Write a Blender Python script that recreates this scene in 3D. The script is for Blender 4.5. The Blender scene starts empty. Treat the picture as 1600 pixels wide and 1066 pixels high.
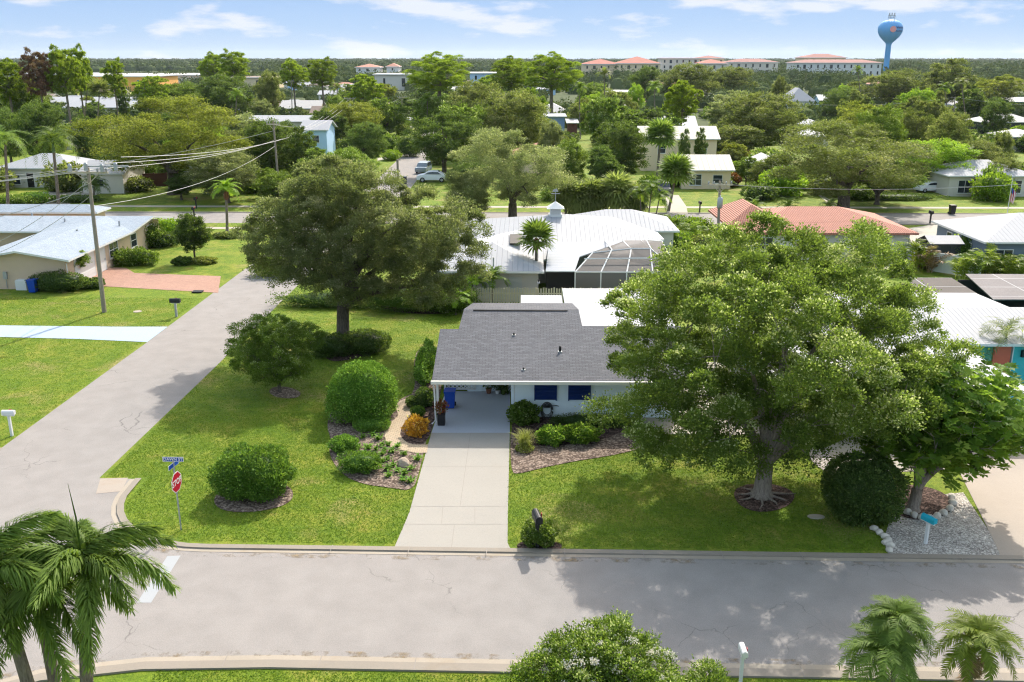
import bpy, bmesh, math, random
import numpy as np
from mathutils import Vector, Matrix

# ------------------------------------------------------------------ camera, sky, sun
SC = bpy.context.scene
COL = SC.collection
F, CAMH = 1450.0, 18.5
PITCH, YAW = math.radians(17), math.radians(0.7)
cd = bpy.data.cameras.new('camera'); cam = bpy.data.objects.new('camera', cd); COL.objects.link(cam)
cd.sensor_width = 36; cd.lens = 36 * F / 1600; cd.clip_start = 0.5; cd.clip_end = 20000
cam.location = (0, 0, CAMH); cam.rotation_euler = (math.pi / 2 - PITCH, 0, YAW)
SC.camera = cam
SUN_EL, SUN_AZ = math.radians(43), math.radians(21)      # azimuth measured from +Y towards +X
w = bpy.data.worlds.new('World'); SC.world = w; w.use_nodes = True
nt = w.node_tree; N = nt.nodes; L = nt.links
for n in list(N): N.remove(n)
out = N.new('ShaderNodeOutputWorld'); bg = N.new('ShaderNodeBackground'); bg.inputs[1].default_value = 0.15
sky = N.new('ShaderNodeTexSky'); sky.sky_type = 'NISHITA'; sky.sun_disc = False
sky.sun_elevation = SUN_EL; sky.sun_rotation = SUN_AZ; sky.altitude = 10; sky.air_density = 1.3; sky.dust_density = 1.6; sky.ozone_density = 2.0
# soft clouds in the sky, by direction
geo = N.new('ShaderNodeTexCoord'); mp = N.new('ShaderNodeMapping'); mp.inputs['Scale'].default_value = (1.0, 1.0, 4.2)
mp.inputs['Location'].default_value = (0.35, 0.2, 0.1)
nz = N.new('ShaderNodeTexNoise'); nz.inputs['Scale'].default_value = 8.5; nz.inputs['Detail'].default_value = 7; nz.inputs['Roughness'].default_value = 0.55
cr = N.new('ShaderNodeValToRGB'); cr.color_ramp.elements[0].position = 0.535; cr.color_ramp.elements[1].position = 0.63
cr.color_ramp.elements[0].color = (0, 0, 0, 1); cr.color_ramp.elements[1].color = (1, 1, 1, 1)
mx = N.new('ShaderNodeMix'); mx.data_type = 'RGBA'
tint = N.new('ShaderNodeMix'); tint.data_type = 'RGBA'; tint.blend_type = 'MULTIPLY'; tint.inputs[0].default_value = 1.0
tint.inputs[7].default_value = (1.27, 1.07, 0.82, 1)
L.new(geo.outputs['Generated'], mp.inputs[0]); L.new(mp.outputs[0], nz.inputs['Vector']); L.new(nz.outputs['Fac'], cr.inputs[0])
mul = N.new('ShaderNodeMath'); mul.operation = 'MULTIPLY'; mul.inputs[1].default_value = 0.9
L.new(cr.outputs[0], mul.inputs[0]); L.new(mul.outputs[0], mx.inputs[0]); L.new(sky.outputs[0], tint.inputs[6]); 
sp_ = N.new('ShaderNodeSeparateXYZ'); L.new(geo.outputs['Generated'], sp_.inputs[0])
low = N.new('ShaderNodeValToRGB'); L.new(sp_.outputs[2], low.inputs[0]); e_ = low.color_ramp.elements
for p_, c_ in ((0.0, (1.45, 1.78, 2.2)), (0.03, (1.15, 1.6, 2.25)), (0.09, (0.80, 1.30, 2.2)), (0.25, (0.68, 1.15, 2.1))):
    q_ = e_.new(p_) if p_ not in (0.0,) else e_[0]; q_.position = p_; q_.color = (*c_, 1)
e_[len(e_) - 1].color = (0.68, 1.15, 2.1, 1)
up_ = N.new('ShaderNodeMapRange'); up_.inputs[1].default_value = 0.12; up_.inputs[2].default_value = 0.35; L.new(sp_.outputs[2], up_.inputs[0])
blend = N.new('ShaderNodeMix'); blend.data_type = 'RGBA'; L.new(up_.outputs[0], blend.inputs[0]); L.new(low.outputs[0], blend.inputs[6]); L.new(tint.outputs[2], blend.inputs[7])
L.new(blend.outputs[2], mx.inputs[6])
mx.inputs[7].default_value = (2.05, 2.15, 2.4, 1)
L.new(mx.outputs[2], bg.inputs[0]); L.new(bg.outputs[0], out.inputs[0])
ld = bpy.data.lights.new('sun', 'SUN'); ld.energy = 2.05; ld.angle = math.radians(0.6); ld.color = (1.0, 0.955, 0.87)
sun = bpy.data.objects.new('sun', ld); COL.objects.link(sun)
sd = Vector((math.sin(SUN_AZ) * math.cos(SUN_EL), math.cos(SUN_AZ) * math.cos(SUN_EL), math.sin(SUN_EL)))
sun.rotation_euler = sd.to_track_quat('Z', 'Y').to_euler()
VS = SC.view_settings
VS.view_transform = 'Standard'; VS.look = 'None'; VS.exposure = 1.5; VS.gamma = 1; VS.use_curve_mapping = False
CY = SC.cycles
CY.use_denoising = True; CY.denoiser = 'OPENIMAGEDENOISE'; CY.denoising_input_passes = 'RGB_ALBEDO_NORMAL'; CY.denoising_prefilter = 'NONE'; CY.pixel_filter_type = 'BLACKMAN_HARRIS'; CY.filter_width = 1.2; CY.max_bounces = 6; CY.diffuse_bounces = 3; CY.glossy_bounces = 2; CY.transmission_bounces = 4
CY.transparent_max_bounces = 6; CY.volume_bounces = 0; CY.caustics_reflective = False; CY.caustics_refractive = False
CY.use_adaptive_sampling = True; CY.adaptive_threshold = 0.02; CY.sample_clamp_indirect = 6
SC.render.use_persistent_data = False

# ------------------------------------------------------------------ measuring helpers (photo pixels 1600x1066 -> metres)
_cp, _sp, _cy, _sy = math.cos(PITCH), math.sin(PITCH), math.cos(YAW), math.sin(YAW)
def ray(px, py):
    u = (px - 800) / F; v = (533 - py) / F
    y = _cp + v * _sp
    return (u * _cy - y * _sy, u * _sy + y * _cy, -_sp + v * _cp)
def P(px, py, z=0.0):                       # the point at height z seen at a pixel
    d = ray(px, py); t = (z - CAMH) / d[2]
    return Vector((d[0] * t, d[1] * t, z))
def W(px, py, Y):                           # the point at depth Y
    d = ray(px, py); t = Y / d[1]
    return Vector((d[0] * t, Y, CAMH + d[2] * t))
def proj(x, y, z):
    X = x * _cy + y * _sy; Y = -x * _sy + y * _cy; Z = z - CAMH
    d = max(Y * _cp - Z * _sp, 0.01); up = Y * _sp + Z * _cp
    return (800 + F * X / d, 533 - F * up / d, d)

# ------------------------------------------------------------------ materials
def _noise(nt, scale, detail=4, vec=None, rough=0.55, dist=0.0):
    n = nt.nodes.new('ShaderNodeTexNoise'); n.inputs['Scale'].default_value = scale
    n.inputs['Detail'].default_value = detail; n.inputs['Roughness'].default_value = rough; n.inputs['Distortion'].default_value = dist
    if vec is not None: nt.links.new(vec, n.inputs['Vector'])
    return n.outputs['Fac']
def _ramp(nt, fac, stops):
    r = nt.nodes.new('ShaderNodeValToRGB'); e = r.color_ramp.elements
    while len(e) < len(stops): e.new(0.5)
    for k, (p, c) in enumerate(stops):
        e[k].position = p; e[k].color = (*c, 1) if len(c) == 3 else c
    nt.links.new(fac, r.inputs[0]); return r.outputs[0]
def _mix(nt, fac, a, b, mode='MIX'):
    m = nt.nodes.new('ShaderNodeMix'); m.data_type = 'RGBA'; m.blend_type = mode
    for v, i in ((fac, 0), (a, 6), (b, 7)):
        if isinstance(v, (int, float)): m.inputs[i].default_value = v
        elif isinstance(v, tuple): m.inputs[i].default_value = (*v, 1)
        else: nt.links.new(v, m.inputs[i])
    return m.outputs[2]
def _new(name):
    m = bpy.data.materials.new(name); m.use_nodes = True
    b = m.node_tree.nodes['Principled BSDF']; return m, m.node_tree, b
def _obj(nt):
    return nt.nodes.new('ShaderNodeTexCoord').outputs['Object']
def _world(nt):
    return nt.nodes.new('ShaderNodeNewGeometry').outputs['Position']
def _bump(nt, b, h, strength=0.3, dist=0.02):
    n = nt.nodes.new('ShaderNodeBump'); n.inputs['Strength'].default_value = strength; n.inputs['Distance'].default_value = dist
    nt.links.new(h, n.inputs['Height']); nt.links.new(n.outputs[0], b.inputs['Normal'])
def mat(name, col, rough=0.6, scale=3.0, var=0.12, metal=0.0, bump=0.0, fine=40.0, spec=0.3):
    m, nt, b = _new(name); v = _world(nt)
    a = _noise(nt, scale, 5, v); c = _mix(nt, a, tuple(x * (1 - var) for x in col), tuple(min(1, x * (1 + var)) for x in col))
    f = _noise(nt, fine, 2, v); c = _mix(nt, 0.25, c, _mix(nt, f, tuple(x * (1 - var) for x in col), tuple(min(1, x * (1 + var)) for x in col)))
    nt.links.new(c, b.inputs['Base Color']); b.inputs['Roughness'].default_value = rough; b.inputs['Metallic'].default_value = metal
    b.inputs['Specular IOR Level'].default_value = spec
    if bump: _bump(nt, b, f, bump, 0.02)
    return m
def mat_ribbed(name, col, axis=0, pitch=0.4, rough=0.6, dark=0.75, spec=0.15, bump=0.6):      # standing-seam metal
    m, nt, b = _new(name); v = _world(nt)
    s = nt.nodes.new('ShaderNodeSeparateXYZ'); nt.links.new(v, s.inputs[0])
    q = nt.nodes.new('ShaderNodeMath'); q.operation = 'MULTIPLY'; q.inputs[1].default_value = 1 / pitch; nt.links.new(s.outputs[axis], q.inputs[0])
    fr = nt.nodes.new('ShaderNodeMath'); fr.operation = 'FRACT'; nt.links.new(q.outputs[0], fr.inputs[0])
    line = _ramp(nt, fr.outputs[0], [(0.0, (1, 1, 1)), (0.06, (1, 1, 1)), (0.10, (0, 0, 0)), (0.95, (0, 0, 0)), (1.0, (1, 1, 1))])
    a = _noise(nt, 0.7, 4, v); c = _mix(nt, a, tuple(x * 0.93 for x in col), tuple(min(1, x * 1.04) for x in col))
    c = _mix(nt, line, c, tuple(x * dark for x in col)); nt.links.new(c, b.inputs['Base Color'])
    b.inputs['Roughness'].default_value = rough; b.inputs['Specular IOR Level'].default_value = spec
    _bump(nt, b, line, bump, 0.03); return m
def mat_brick(name, c1, c2, mortar, w_, h_, axes=(0, 1), rough=0.85, msize=0.02, bump=0.5, blotch=0.25, offset=0.5, rot=0.0):
    m, nt, b = _new(name); v = _world(nt)
    s = nt.nodes.new('ShaderNodeSeparateXYZ'); nt.links.new(v, s.inputs[0])
    k = nt.nodes.new('ShaderNodeCombineXYZ'); nt.links.new(s.outputs[axes[0]], k.inputs[0]); nt.links.new(s.outputs[axes[1]], k.inputs[1])
    mpn = nt.nodes.new('ShaderNodeMapping'); mpn.inputs['Rotation'].default_value = (0, 0, rot); nt.links.new(k.outputs[0], mpn.inputs[0])
    t = nt.nodes.new('ShaderNodeTexBrick'); nt.links.new(mpn.outputs[0], t.inputs['Vector'])
    t.inputs['Scale'].default_value = 1; t.inputs['Brick Width'].default_value = w_; t.inputs['Row Height'].default_value = h_
    t.inputs['Mortar Size'].default_value = msize; t.inputs['Mortar Smooth'].default_value = 0.3; t.offset = offset
    t.inputs['Color1'].default_value = (*c1, 1); t.inputs['Color2'].default_value = (*c2, 1); t.inputs['Mortar'].default_value = (*mortar, 1)
    n = _noise(nt, 0.6, 5, v); n2 = _noise(nt, 9, 4, v)
    c = _mix(nt, blotch, t.outputs['Color'], _ramp(nt, n, [(0.3, tuple(x * 0.55 for x in c1)), (0.7, tuple(min(1, x * 1.5) for x in c2))]), 'MIX')
    c = _mix(nt, 0.15, c, _ramp(nt, n2, [(0.3, (0.02, 0.02, 0.02)), (0.7, tuple(min(1, x * 1.6) for x in c2))]))
    nt.links.new(c, b.inputs['Base Color']); b.inputs['Roughness'].default_value = rough; b.inputs['Specular IOR Level'].default_value = 0.2
    inv = nt.nodes.new('ShaderNodeMath'); inv.operation = 'SUBTRACT'; inv.inputs[0].default_value = 1; nt.links.new(t.outputs['Fac'], inv.inputs[1])
    _bump(nt, b, inv.outputs[0], bump, 0.02); return m
def mat_tile(name, c1, c2):                                           # rows of barrel tiles
    m, nt, b = _new(name); v = _world(nt)
    hs = []
    for ax, sc in ((0, 3.6), (1, 2.4)):
        wv = nt.nodes.new('ShaderNodeTexWave'); wv.wave_type = 'BANDS'; wv.bands_direction = 'XY'[ax]; wv.wave_profile = 'SIN' if ax == 0 else 'SAW'
        wv.inputs['Scale'].default_value = sc / 6.2832 * 3.14; nt.links.new(v, wv.inputs['Vector']); wv.inputs['Distortion'].default_value = 0.2; hs.append(wv.outputs['Fac'])
    n = _noise(nt, 1.3, 5, v); c = _mix(nt, n, c1, c2)
    c = _mix(nt, hs[1], c, tuple(x * 0.62 for x in c1), 'MIX'); 
    nt.links.new(_mix(nt, _noise(nt, 7, 2, v), c, c2), b.inputs['Base Color']); b.inputs['Roughness'].default_value = 0.75
    _bump(nt, b, _mix(nt, 0.5, hs[0], hs[1]), 0.9, 0.08); return m
def mat_leaf(name, dark, light, trans=0.35, rough=0.5, tip=None):
    m, nt, b = _new(name)
    at = nt.nodes.new('ShaderNodeAttribute'); at.attribute_name = 'var'
    oi = nt.nodes.new('ShaderNodeObjectInfo')
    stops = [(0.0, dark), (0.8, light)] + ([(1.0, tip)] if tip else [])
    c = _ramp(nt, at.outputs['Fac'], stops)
    hsv = nt.nodes.new('ShaderNodeHueSaturation'); nt.links.new(c, hsv.inputs['Color'])
    mr = nt.nodes.new('ShaderNodeMapRange'); mr.inputs[3].default_value = 0.8; mr.inputs[4].default_value = 1.25
    nt.links.new(oi.outputs['Random'], mr.inputs[0]); nt.links.new(mr.outputs[0], hsv.inputs['Value'])
    nt.links.new(hsv.outputs[0], b.inputs['Base Color']); b.inputs['Roughness'].default_value = max(rough, .5); b.inputs['Specular IOR Level'].default_value = 0.12 if rough < .9 else 0.0
    trans = min(.55, trans * 1.25); tr = nt.nodes.new('ShaderNodeBsdfTranslucent')
    tc = _mix(nt, 0.5, hsv.outputs[0], (0.30, 0.42, 0.03), 'MIX'); tc = _mix(nt, 1.0, tc, (1.5, 1.5, 1.0), 'MULTIPLY')
    nt.links.new(_mix(nt, 0.45, hsv.outputs[0], tc), tr.inputs[0])
    ms = nt.nodes.new('ShaderNodeMixShader'); ms.inputs[0].default_value = trans
    nt.links.new(b.outputs[0], ms.inputs[1]); nt.links.new(tr.outputs[0], ms.inputs[2])
    nt.links.new(ms.outputs[0], nt.nodes['Material Output'].inputs[0]); return m

M = {}
def road_material(name, base, crack=0.9, tint=(0.9, 0.55, 0.3)):
    m, nt, b = _new(name); v = _world(nt)
    big = _noise(nt, 0.09, 4, v); mid = _noise(nt, 0.9, 6, v); fine = _noise(nt, 28, 3, v)
    c = _mix(nt, big, tuple(x * 0.92 for x in base), tuple(x * 1.07 for x in base))
    c = _mix(nt, 0.35, c, _ramp(nt, mid, [(0.35, tuple(x * 0.72 for x in base)), (0.65, tuple(x * 1.20 for x in base))]))
    c = _mix(nt, 0.30, c, _ramp(nt, fine, [(0.35, tuple(x * 0.62 for x in base)), (0.65, tuple(x * 1.35 for x in base))]))
    nv = nt.nodes.new('ShaderNodeTexNoise'); nv.inputs['Scale'].default_value = 0.8; nv.inputs['Detail'].default_value = 5; nt.links.new(v, nv.inputs['Vector'])
    add = nt.nodes.new('ShaderNodeVectorMath'); add.operation = 'MULTIPLY_ADD'; add.inputs[1].default_value = (1.6, 1.6, 0)
    nt.links.new(nv.outputs['Color'], add.inputs[0]); nt.links.new(v, add.inputs[2])
    vo = nt.nodes.new('ShaderNodeTexVoronoi'); vo.feature = 'DISTANCE_TO_EDGE'; vo.inputs['Scale'].default_value = 0.3; nt.links.new(add.outputs[0], vo.inputs['Vector'])
    line = _ramp(nt, vo.outputs['Distance'], [(0.0, (1, 1, 1)), (0.006, (0, 0, 0))])
    mask = _ramp(nt, _noise(nt, 0.16, 3, v), [(0.51, (0, 0, 0)), (0.57, (crack, crack, crack))])
    c = _mix(nt, _mix(nt, 1.0, line, mask, 'MULTIPLY'), c, tuple(x * 0.45 for x in base))
    nt.links.new(c, b.inputs['Base Color']); b.inputs['Roughness'].default_value = 0.9; b.inputs['Specular IOR Level'].default_value = 0.2
    _bump(nt, b, fine, 0.25, 0.01); return m
def lawn_material():
    m, nt, b = _new('lawn'); v = _world(nt)
    big = _noise(nt, 0.10, 5, v); mid = _noise(nt, 0.55, 6, v, 0.65); fine = _noise(nt, 9, 4, v, 0.7); fin2 = _noise(nt, 38, 2, v)
    c = _ramp(nt, mid, [(0.30, (0.080, 0.155, 0.009)), (0.48, (0.145, 0.205, 0.018)), (0.60, (0.220, 0.245, 0.032)), (0.70, (0.30, 0.25, 0.07))])
    c = _mix(nt, _ramp(nt, big, [(0.42, (0, 0, 0)), (0.62, (0.65,) * 3)]), c, _ramp(nt, fine, [(0.3, (0.092, 0.165, 0.012)), (0.7, (0.185, 0.260, 0.022))]))
    dry = _noise(nt, 0.23, 5, v, 0.6, 0.6)
    c = _mix(nt, _ramp(nt, dry, [(0.56, (0, 0, 0)), (0.68, (0.8,) * 3)]), c, _ramp(nt, fine, [(0.35, (0.15, 0.19, 0.03)), (0.6, (0.33, 0.26, 0.11))]))
    tu = _noise(nt, 2.6, 6, v, 0.7)
    c = _mix(nt, 0.6, c, _mix(nt, 1.0, c, _ramp(nt, tu, [(0.35, (0.55, 0.68, 0.5)), (0.65, (1.35, 1.22, 1.2))]), 'MULTIPLY'))
    c = _mix(nt, 0.45, c, _mix(nt, 1.0, c, _ramp(nt, fine, [(0.3, (0.42,) * 3), (0.7, (1.45,) * 3)]), 'MULTIPLY'))
    c = _mix(nt, 0.45, c, _mix(nt, 1.0, c, _ramp(nt, fin2, [(0.32, (0.35,) * 3), (0.68, (1.6,) * 3)]), 'MULTIPLY'))
    nt.links.new(c, b.inputs['Base Color']); b.inputs['Roughness'].default_value = 0.85; b.inputs['Specular IOR Level'].default_value = 0.15
    _bump(nt, b, _mix(nt, 0.5, fine, fin2), 0.9, 0.06); return m
def mulch_material(name='mulch', a=(0.10, 0.07, 0.055), c_=(0.29, 0.225, 0.18)):
    m, nt, b = _new(name); v = _world(nt)
    vo = nt.nodes.new('ShaderNodeTexVoronoi'); vo.inputs['Scale'].default_value = 20 if name == 'gravel' else 13; nt.links.new(v, vo.inputs['Vector'])
    s = nt.nodes.new('ShaderNodeSeparateColor'); nt.links.new(vo.outputs['Color'], s.inputs[0])
    c = _ramp(nt, s.outputs[0], [(0.0, tuple(x * 0.4 for x in a)), (0.45, a), (0.8, c_), (1.0, tuple(min(1, x * 1.5) for x in c_))])
    c = _mix(nt, 0.3, c, _ramp(nt, _noise(nt, 1.2, 4, v), [(0.35, tuple(x * 0.6 for x in a)), (0.65, c_)]))
    nt.links.new(c, b.inputs['Base Color']); b.inputs['Roughness'].default_value = 0.95; b.inputs['Specular IOR Level'].default_value = 0.1
    _bump(nt, b, s.outputs[1], 0.8, 0.05); return m
def concrete_material(name, base, joint=0.0, stain=0.12):
    m, nt, b = _new(name); v = _world(nt)
    c = _mix(nt, _noise(nt, 0.5, 6, v), tuple(x * (1 - stain) for x in base), tuple(min(1, x * (1 + stain)) for x in base))
    c = _mix(nt, 0.3, c, _ramp(nt, _noise(nt, 20, 3, v), [(0.3, tuple(x * 0.8 for x in base)), (0.7, tuple(min(1, x * 1.15) for x in base))]))
    st = _ramp(nt, _noise(nt, 0.22, 4, v, 0.6, 1.2), [(0.55, (0, 0, 0)), (0.7, (stain * 3,) * 3)])
    c = _mix(nt, st, c, (base[0] * 0.85, base[1] * 0.74, base[2] * 0.58))
    nt.links.new(c, b.inputs['Base Color']); b.inputs['Roughness'].default_value = 0.85; return m
def bark_material(name, a, c_):
    m, nt, b = _new(name); v = _obj(nt); mpn = nt.nodes.new('ShaderNodeMapping'); mpn.inputs['Scale'].default_value = (6, 6, 1.3); nt.links.new(v, mpn.inputs[0])
    n = _noise(nt, 2.5, 6, mpn.outputs[0], 0.65, 0.5)
    nt.links.new(_ramp(nt, n, [(0.3, a), (0.7, c_)]), b.inputs['Base Color']); b.inputs['Roughness'].default_value = 0.95; b.inputs['Specular IOR Level'].default_value = 0.1
    _bump(nt, b, n, 0.9, 0.05); return m

M['road'] = road_material('asphalt', (0.275, 0.252, 0.236))
M['lawn'] = lawn_material()
def dirt_material():                                 # sand and leaf dirt washed along the gutter, patchy
    m, nt, b = _new('gutter dirt'); v = _world(nt); nt.links.new(_mix(nt, _noise(nt, 6, 4, v), (0.20, 0.145, 0.085), (0.34, 0.26, 0.16)), b.inputs['Base Color']); b.inputs['Roughness'].default_value = 1
    mk = _ramp(nt, _noise(nt, 1.4, 7, v, 0.75), [(0.50, (0, 0, 0)), (0.66, (.75,) * 3)]); tp = nt.nodes.new('ShaderNodeBsdfTransparent'); ms = nt.nodes.new('ShaderNodeMixShader')
    nt.links.new(mk, ms.inputs[0]); nt.links.new(tp.outputs[0], ms.inputs[1]); nt.links.new(b.outputs[0], ms.inputs[2]); nt.links.new(ms.outputs[0], nt.nodes['Material Output'].inputs[0]); return m
M['dirt'] = dirt_material()
M['kerb'] = concrete_material('kerb', (0.25, 0.215, 0.175), stain=0.2)
M['gutter'] = concrete_material('gutter', (0.34, 0.29, 0.23), stain=0.22)
M['concrete'] = concrete_material('driveway', (0.31, 0.288, 0.255), stain=0.07)
M['concrete2'] = concrete_material('old driveway', (0.34, 0.285, 0.235), stain=0.15)
M['sidewalk'] = concrete_material('sidewalk', (0.37, 0.335, 0.275))
M['bluedrive'] = concrete_material('pale blue driveway', (0.33, 0.41, 0.52), stain=0.03)
M['carfloor'] = concrete_material('painted floor', (0.38, 0.40, 0.45), stain=0.05)
M['joint'] = mat('joint', (0.25, 0.22, 0.195))
M['mulch'] = mulch_material()
M['mulchdark'] = mulch_material('dark mulch', (0.045, 0.03, 0.025), (0.15, 0.10, 0.085))
M['gravel'] = mulch_material('gravel', (0.34, 0.30, 0.27), (0.56, 0.52, 0.47))
M['brickpath'] = mat_brick('pavers', (0.54, 0.43, 0.30), (0.46, 0.36, 0.25), (0.2, 0.15, 0.10), 0.22, 0.11, msize=0.012, blotch=0.1)
M['brickdrive'] = mat_brick('red pavers', (0.44, 0.27, 0.20), (0.36, 0.21, 0.16), (0.30, 0.17, 0.13), 0.24, 0.12, msize=0.012, blotch=0.15)
M['shingle'] = mat_brick('grey shingles', (0.155, 0.157, 0.172), (0.104, 0.106, 0.118), (0.055, 0.055, 0.062), 0.33, 0.14, msize=0.012, blotch=0.16, bump=0.6)
M['shinglelite'] = mat_brick('light shingles', (0.36, 0.41, 0.47), (0.28, 0.33, 0.39), (0.18, 0.2, 0.23), 0.33, 0.14, msize=0.012, blotch=0.12)
M['shingledark'] = mat_brick('slate shingles', (0.20, 0.22, 0.27), (0.15, 0.17, 0.2), (0.08, 0.09, 0.1), 0.33, 0.14, msize=0.012, blotch=0.2)
M['shinglebrown'] = mat('brown shingles', (0.25, 0.19, 0.16), 0.9, 1, 0.25)
M['shinglegrey'] = mat('pale grey roof', (0.48, 0.46, 0.45), 0.8, 1, 0.15)
M['tile'] = mat_tile('terracotta', (0.40, 0.13, 0.08), (0.52, 0.21, 0.14))
M['tilefar'] = mat('far terracotta', (0.34, 0.10, 0.07), 0.8, 0.2, 0.15)
M['tilepink'] = mat('pink tile', (0.42, 0.20, 0.145), 0.8, 0.4, 0.15)
M['tiledark'] = mat('maroon tile', (0.22, 0.07, 0.06), 0.8, 0.2, 0.2)
M['metalx'] = mat_ribbed('white metal', (0.345, 0.352, 0.372), 0, 0.42, dark=0.8)
M['metaly'] = mat_ribbed('white metal side', (0.34, 0.36, 0.4), 1, 0.42, dark=0.8)
M['metalcream'] = mat_ribbed('cream metal', (0.48, 0.45, 0.38), 0, 0.8, dark=0.85)
M['whiteroof'] = mat('white flat roof', (0.325, 0.332, 0.355), 0.6, 0.8, 0.05)
M['white'] = mat('white paint', (0.66, 0.66, 0.65), 0.5, 2, 0.04)
M['fascia'] = mat('cream fascia', (0.66, 0.64, 0.58), 0.5, 2, 0.05)
M['bluewall'] = mat('pale blue stucco', (0.78, 0.87, 0.93), 0.85, 3, 0.06, bump=0.3)
M['navy'] = mat('navy shutter', (0.012, 0.035, 0.16), 0.5, 3, 0.1)
M['beige'] = mat('beige stucco', (0.55, 0.42, 0.31), 0.9, 2, 0.07, bump=0.3)
M['cream'] = mat('cream stucco', (0.74, 0.60, 0.42), 0.9, 2, 0.07, bump=0.2)
M['offwhite'] = mat('white stucco', (0.62, 0.585, 0.53), 0.9, 2, 0.06)
M['greywall'] = mat('grey wall', (0.42, 0.39, 0.36), 0.9, 2, 0.08)
M['slate'] = mat('slate blue wall', (0.15, 0.19, 0.25), 0.8, 2, 0.1)
M['midblue'] = mat('blue wall', (0.20, 0.30, 0.52), 0.8, 2, 0.08)
M['skyblue'] = mat('sky blue wall', (0.42, 0.60, 0.82), 0.8, 2, 0.06)
M['aqua'] = mat('aqua wall', (0.32, 0.68, 0.74), 0.8, 2, 0.06)
M['turq'] = mat('turquoise', (0.06, 0.42, 0.42), 0.7, 2, 0.06)
M['mint'] = mat('green wall', (0.10, 0.36, 0.26), 0.7, 2, 0.06)
M['coral'] = mat('coral door', (0.62, 0.13, 0.07), 0.6, 2, 0.06)
M['orange'] = mat('orange wall', (0.80, 0.42, 0.12), 0.9, 0.1, 0.08)
M['glass'] = mat('window glass', (0.03, 0.04, 0.05), 0.08, 2, 0.1, spec=0.6)
M['dark'] = mat('painted interior shade', (0.025, 0.025, 0.025), 0.9)  # near-black colour that paints in the shade of open interiors
M['black'] = mat('black paint', (0.015, 0.016, 0.018), 0.4)
M['frame'] = mat('charcoal', (0.05, 0.055, 0.06), 0.5)
M['bluebin'] = mat('blue plastic', (0.008, 0.06, 0.38), 0.4, 3, 0.05)
M['wood'] = mat('weathered wood', (0.27, 0.23, 0.18), 0.9, 6, 0.3, bump=0.3)
M['picket'] = mat('picket wood', (0.46, 0.40, 0.30), 0.9, 4, 0.3)
M['fencebrown'] = mat('brown fence', (0.13, 0.055, 0.045), 0.9, 3, 0.15)
M['metalgrey'] = mat('galvanised', (0.38, 0.39, 0.40), 0.45, 3, 0.12, metal=0.4)
M['red'] = mat('sign red', (0.42, 0.012, 0.03), 0.4, 3, 0.03)
M['signblue'] = mat('sign blue', (0.012, 0.07, 0.36), 0.4, 3, 0.03)
M['teal'] = mat('teal paint', (0.02, 0.36, 0.48), 0.4, 3, 0.05)
M['tower'] = mat('tower blue', (0.10, 0.36, 0.72), 0.45, 0.05, 0.06)
M['salmon'] = mat('salmon', (0.75, 0.32, 0.30), 0.6)
M['wire'] = mat('wire', (0.42, 0.41, 0.39), 0.5)
M['rock'] = mat('rock', (0.46, 0.36, 0.27), 0.95, 5, 0.3, bump=0.8, fine=15)
M['rockwhite'] = mat('pale rock', (0.58, 0.53, 0.46), 0.95, 5, 0.25, bump=0.8, fine=15)
M['carwhite'] = mat('car white', (0.78, 0.80, 0.83), 0.25, 1, 0.02, spec=0.6)
M['cardark'] = mat('car dark', (0.04, 0.045, 0.055), 0.25, 1, 0.02, spec=0.6)
M['carblue'] = mat('car silver blue', (0.25, 0.30, 0.36), 0.25, 1, 0.02, spec=0.6)
M['rubber'] = mat('rubber', (0.02, 0.02, 0.02), 0.8)
M['stripe'] = mat('road marking white', (0.33, 0.34, 0.35), 0.7, 2, 0.08)
M['pool'] = mat('pool water', (0.03, 0.20, 0.16), 0.1, 1, 0.1)
M['flagmat'] = mat('flag', (0.6, 0.25, 0.28), 0.8)
M['bark'] = bark_material('grey bark', (0.16, 0.125, 0.10), (0.38, 0.32, 0.27))
M['barkdark'] = bark_material('dark bark', (0.05, 0.04, 0.033), (0.17, 0.14, 0.115))
M['palmbark'] = bark_material('palm bark', (0.10, 0.08, 0.065), (0.27, 0.225, 0.185))
M['boot'] = bark_material('palm boots', (0.10, 0.04, 0.025), (0.26, 0.12, 0.07))
M['shaft'] = mat('palm crownshaft', (0.09, 0.15, 0.05), 0.5, 3, 0.2)
M['dead'] = mat_leaf('dead frond', (0.13, 0.08, 0.05), (0.30, 0.20, 0.12), 0.2)
# foliage: dark tone, light tone, tip
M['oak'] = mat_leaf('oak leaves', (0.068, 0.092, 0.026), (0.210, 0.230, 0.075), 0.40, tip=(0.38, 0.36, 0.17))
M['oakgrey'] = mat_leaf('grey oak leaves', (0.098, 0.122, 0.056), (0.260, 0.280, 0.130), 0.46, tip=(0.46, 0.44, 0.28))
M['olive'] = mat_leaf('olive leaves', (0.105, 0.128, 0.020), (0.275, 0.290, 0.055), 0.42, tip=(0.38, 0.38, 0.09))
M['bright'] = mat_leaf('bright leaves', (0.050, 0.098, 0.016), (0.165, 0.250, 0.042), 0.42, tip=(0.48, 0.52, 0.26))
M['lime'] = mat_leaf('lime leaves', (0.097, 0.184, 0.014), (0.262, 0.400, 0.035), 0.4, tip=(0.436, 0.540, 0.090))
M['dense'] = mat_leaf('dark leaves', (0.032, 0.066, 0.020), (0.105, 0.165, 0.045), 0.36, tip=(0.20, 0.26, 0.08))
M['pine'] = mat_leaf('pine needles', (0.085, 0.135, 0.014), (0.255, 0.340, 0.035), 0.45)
M['pinebrown'] = mat_leaf('brown needles', (0.126, 0.062, 0.048), (0.315, 0.158, 0.114), 0.2)
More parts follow.
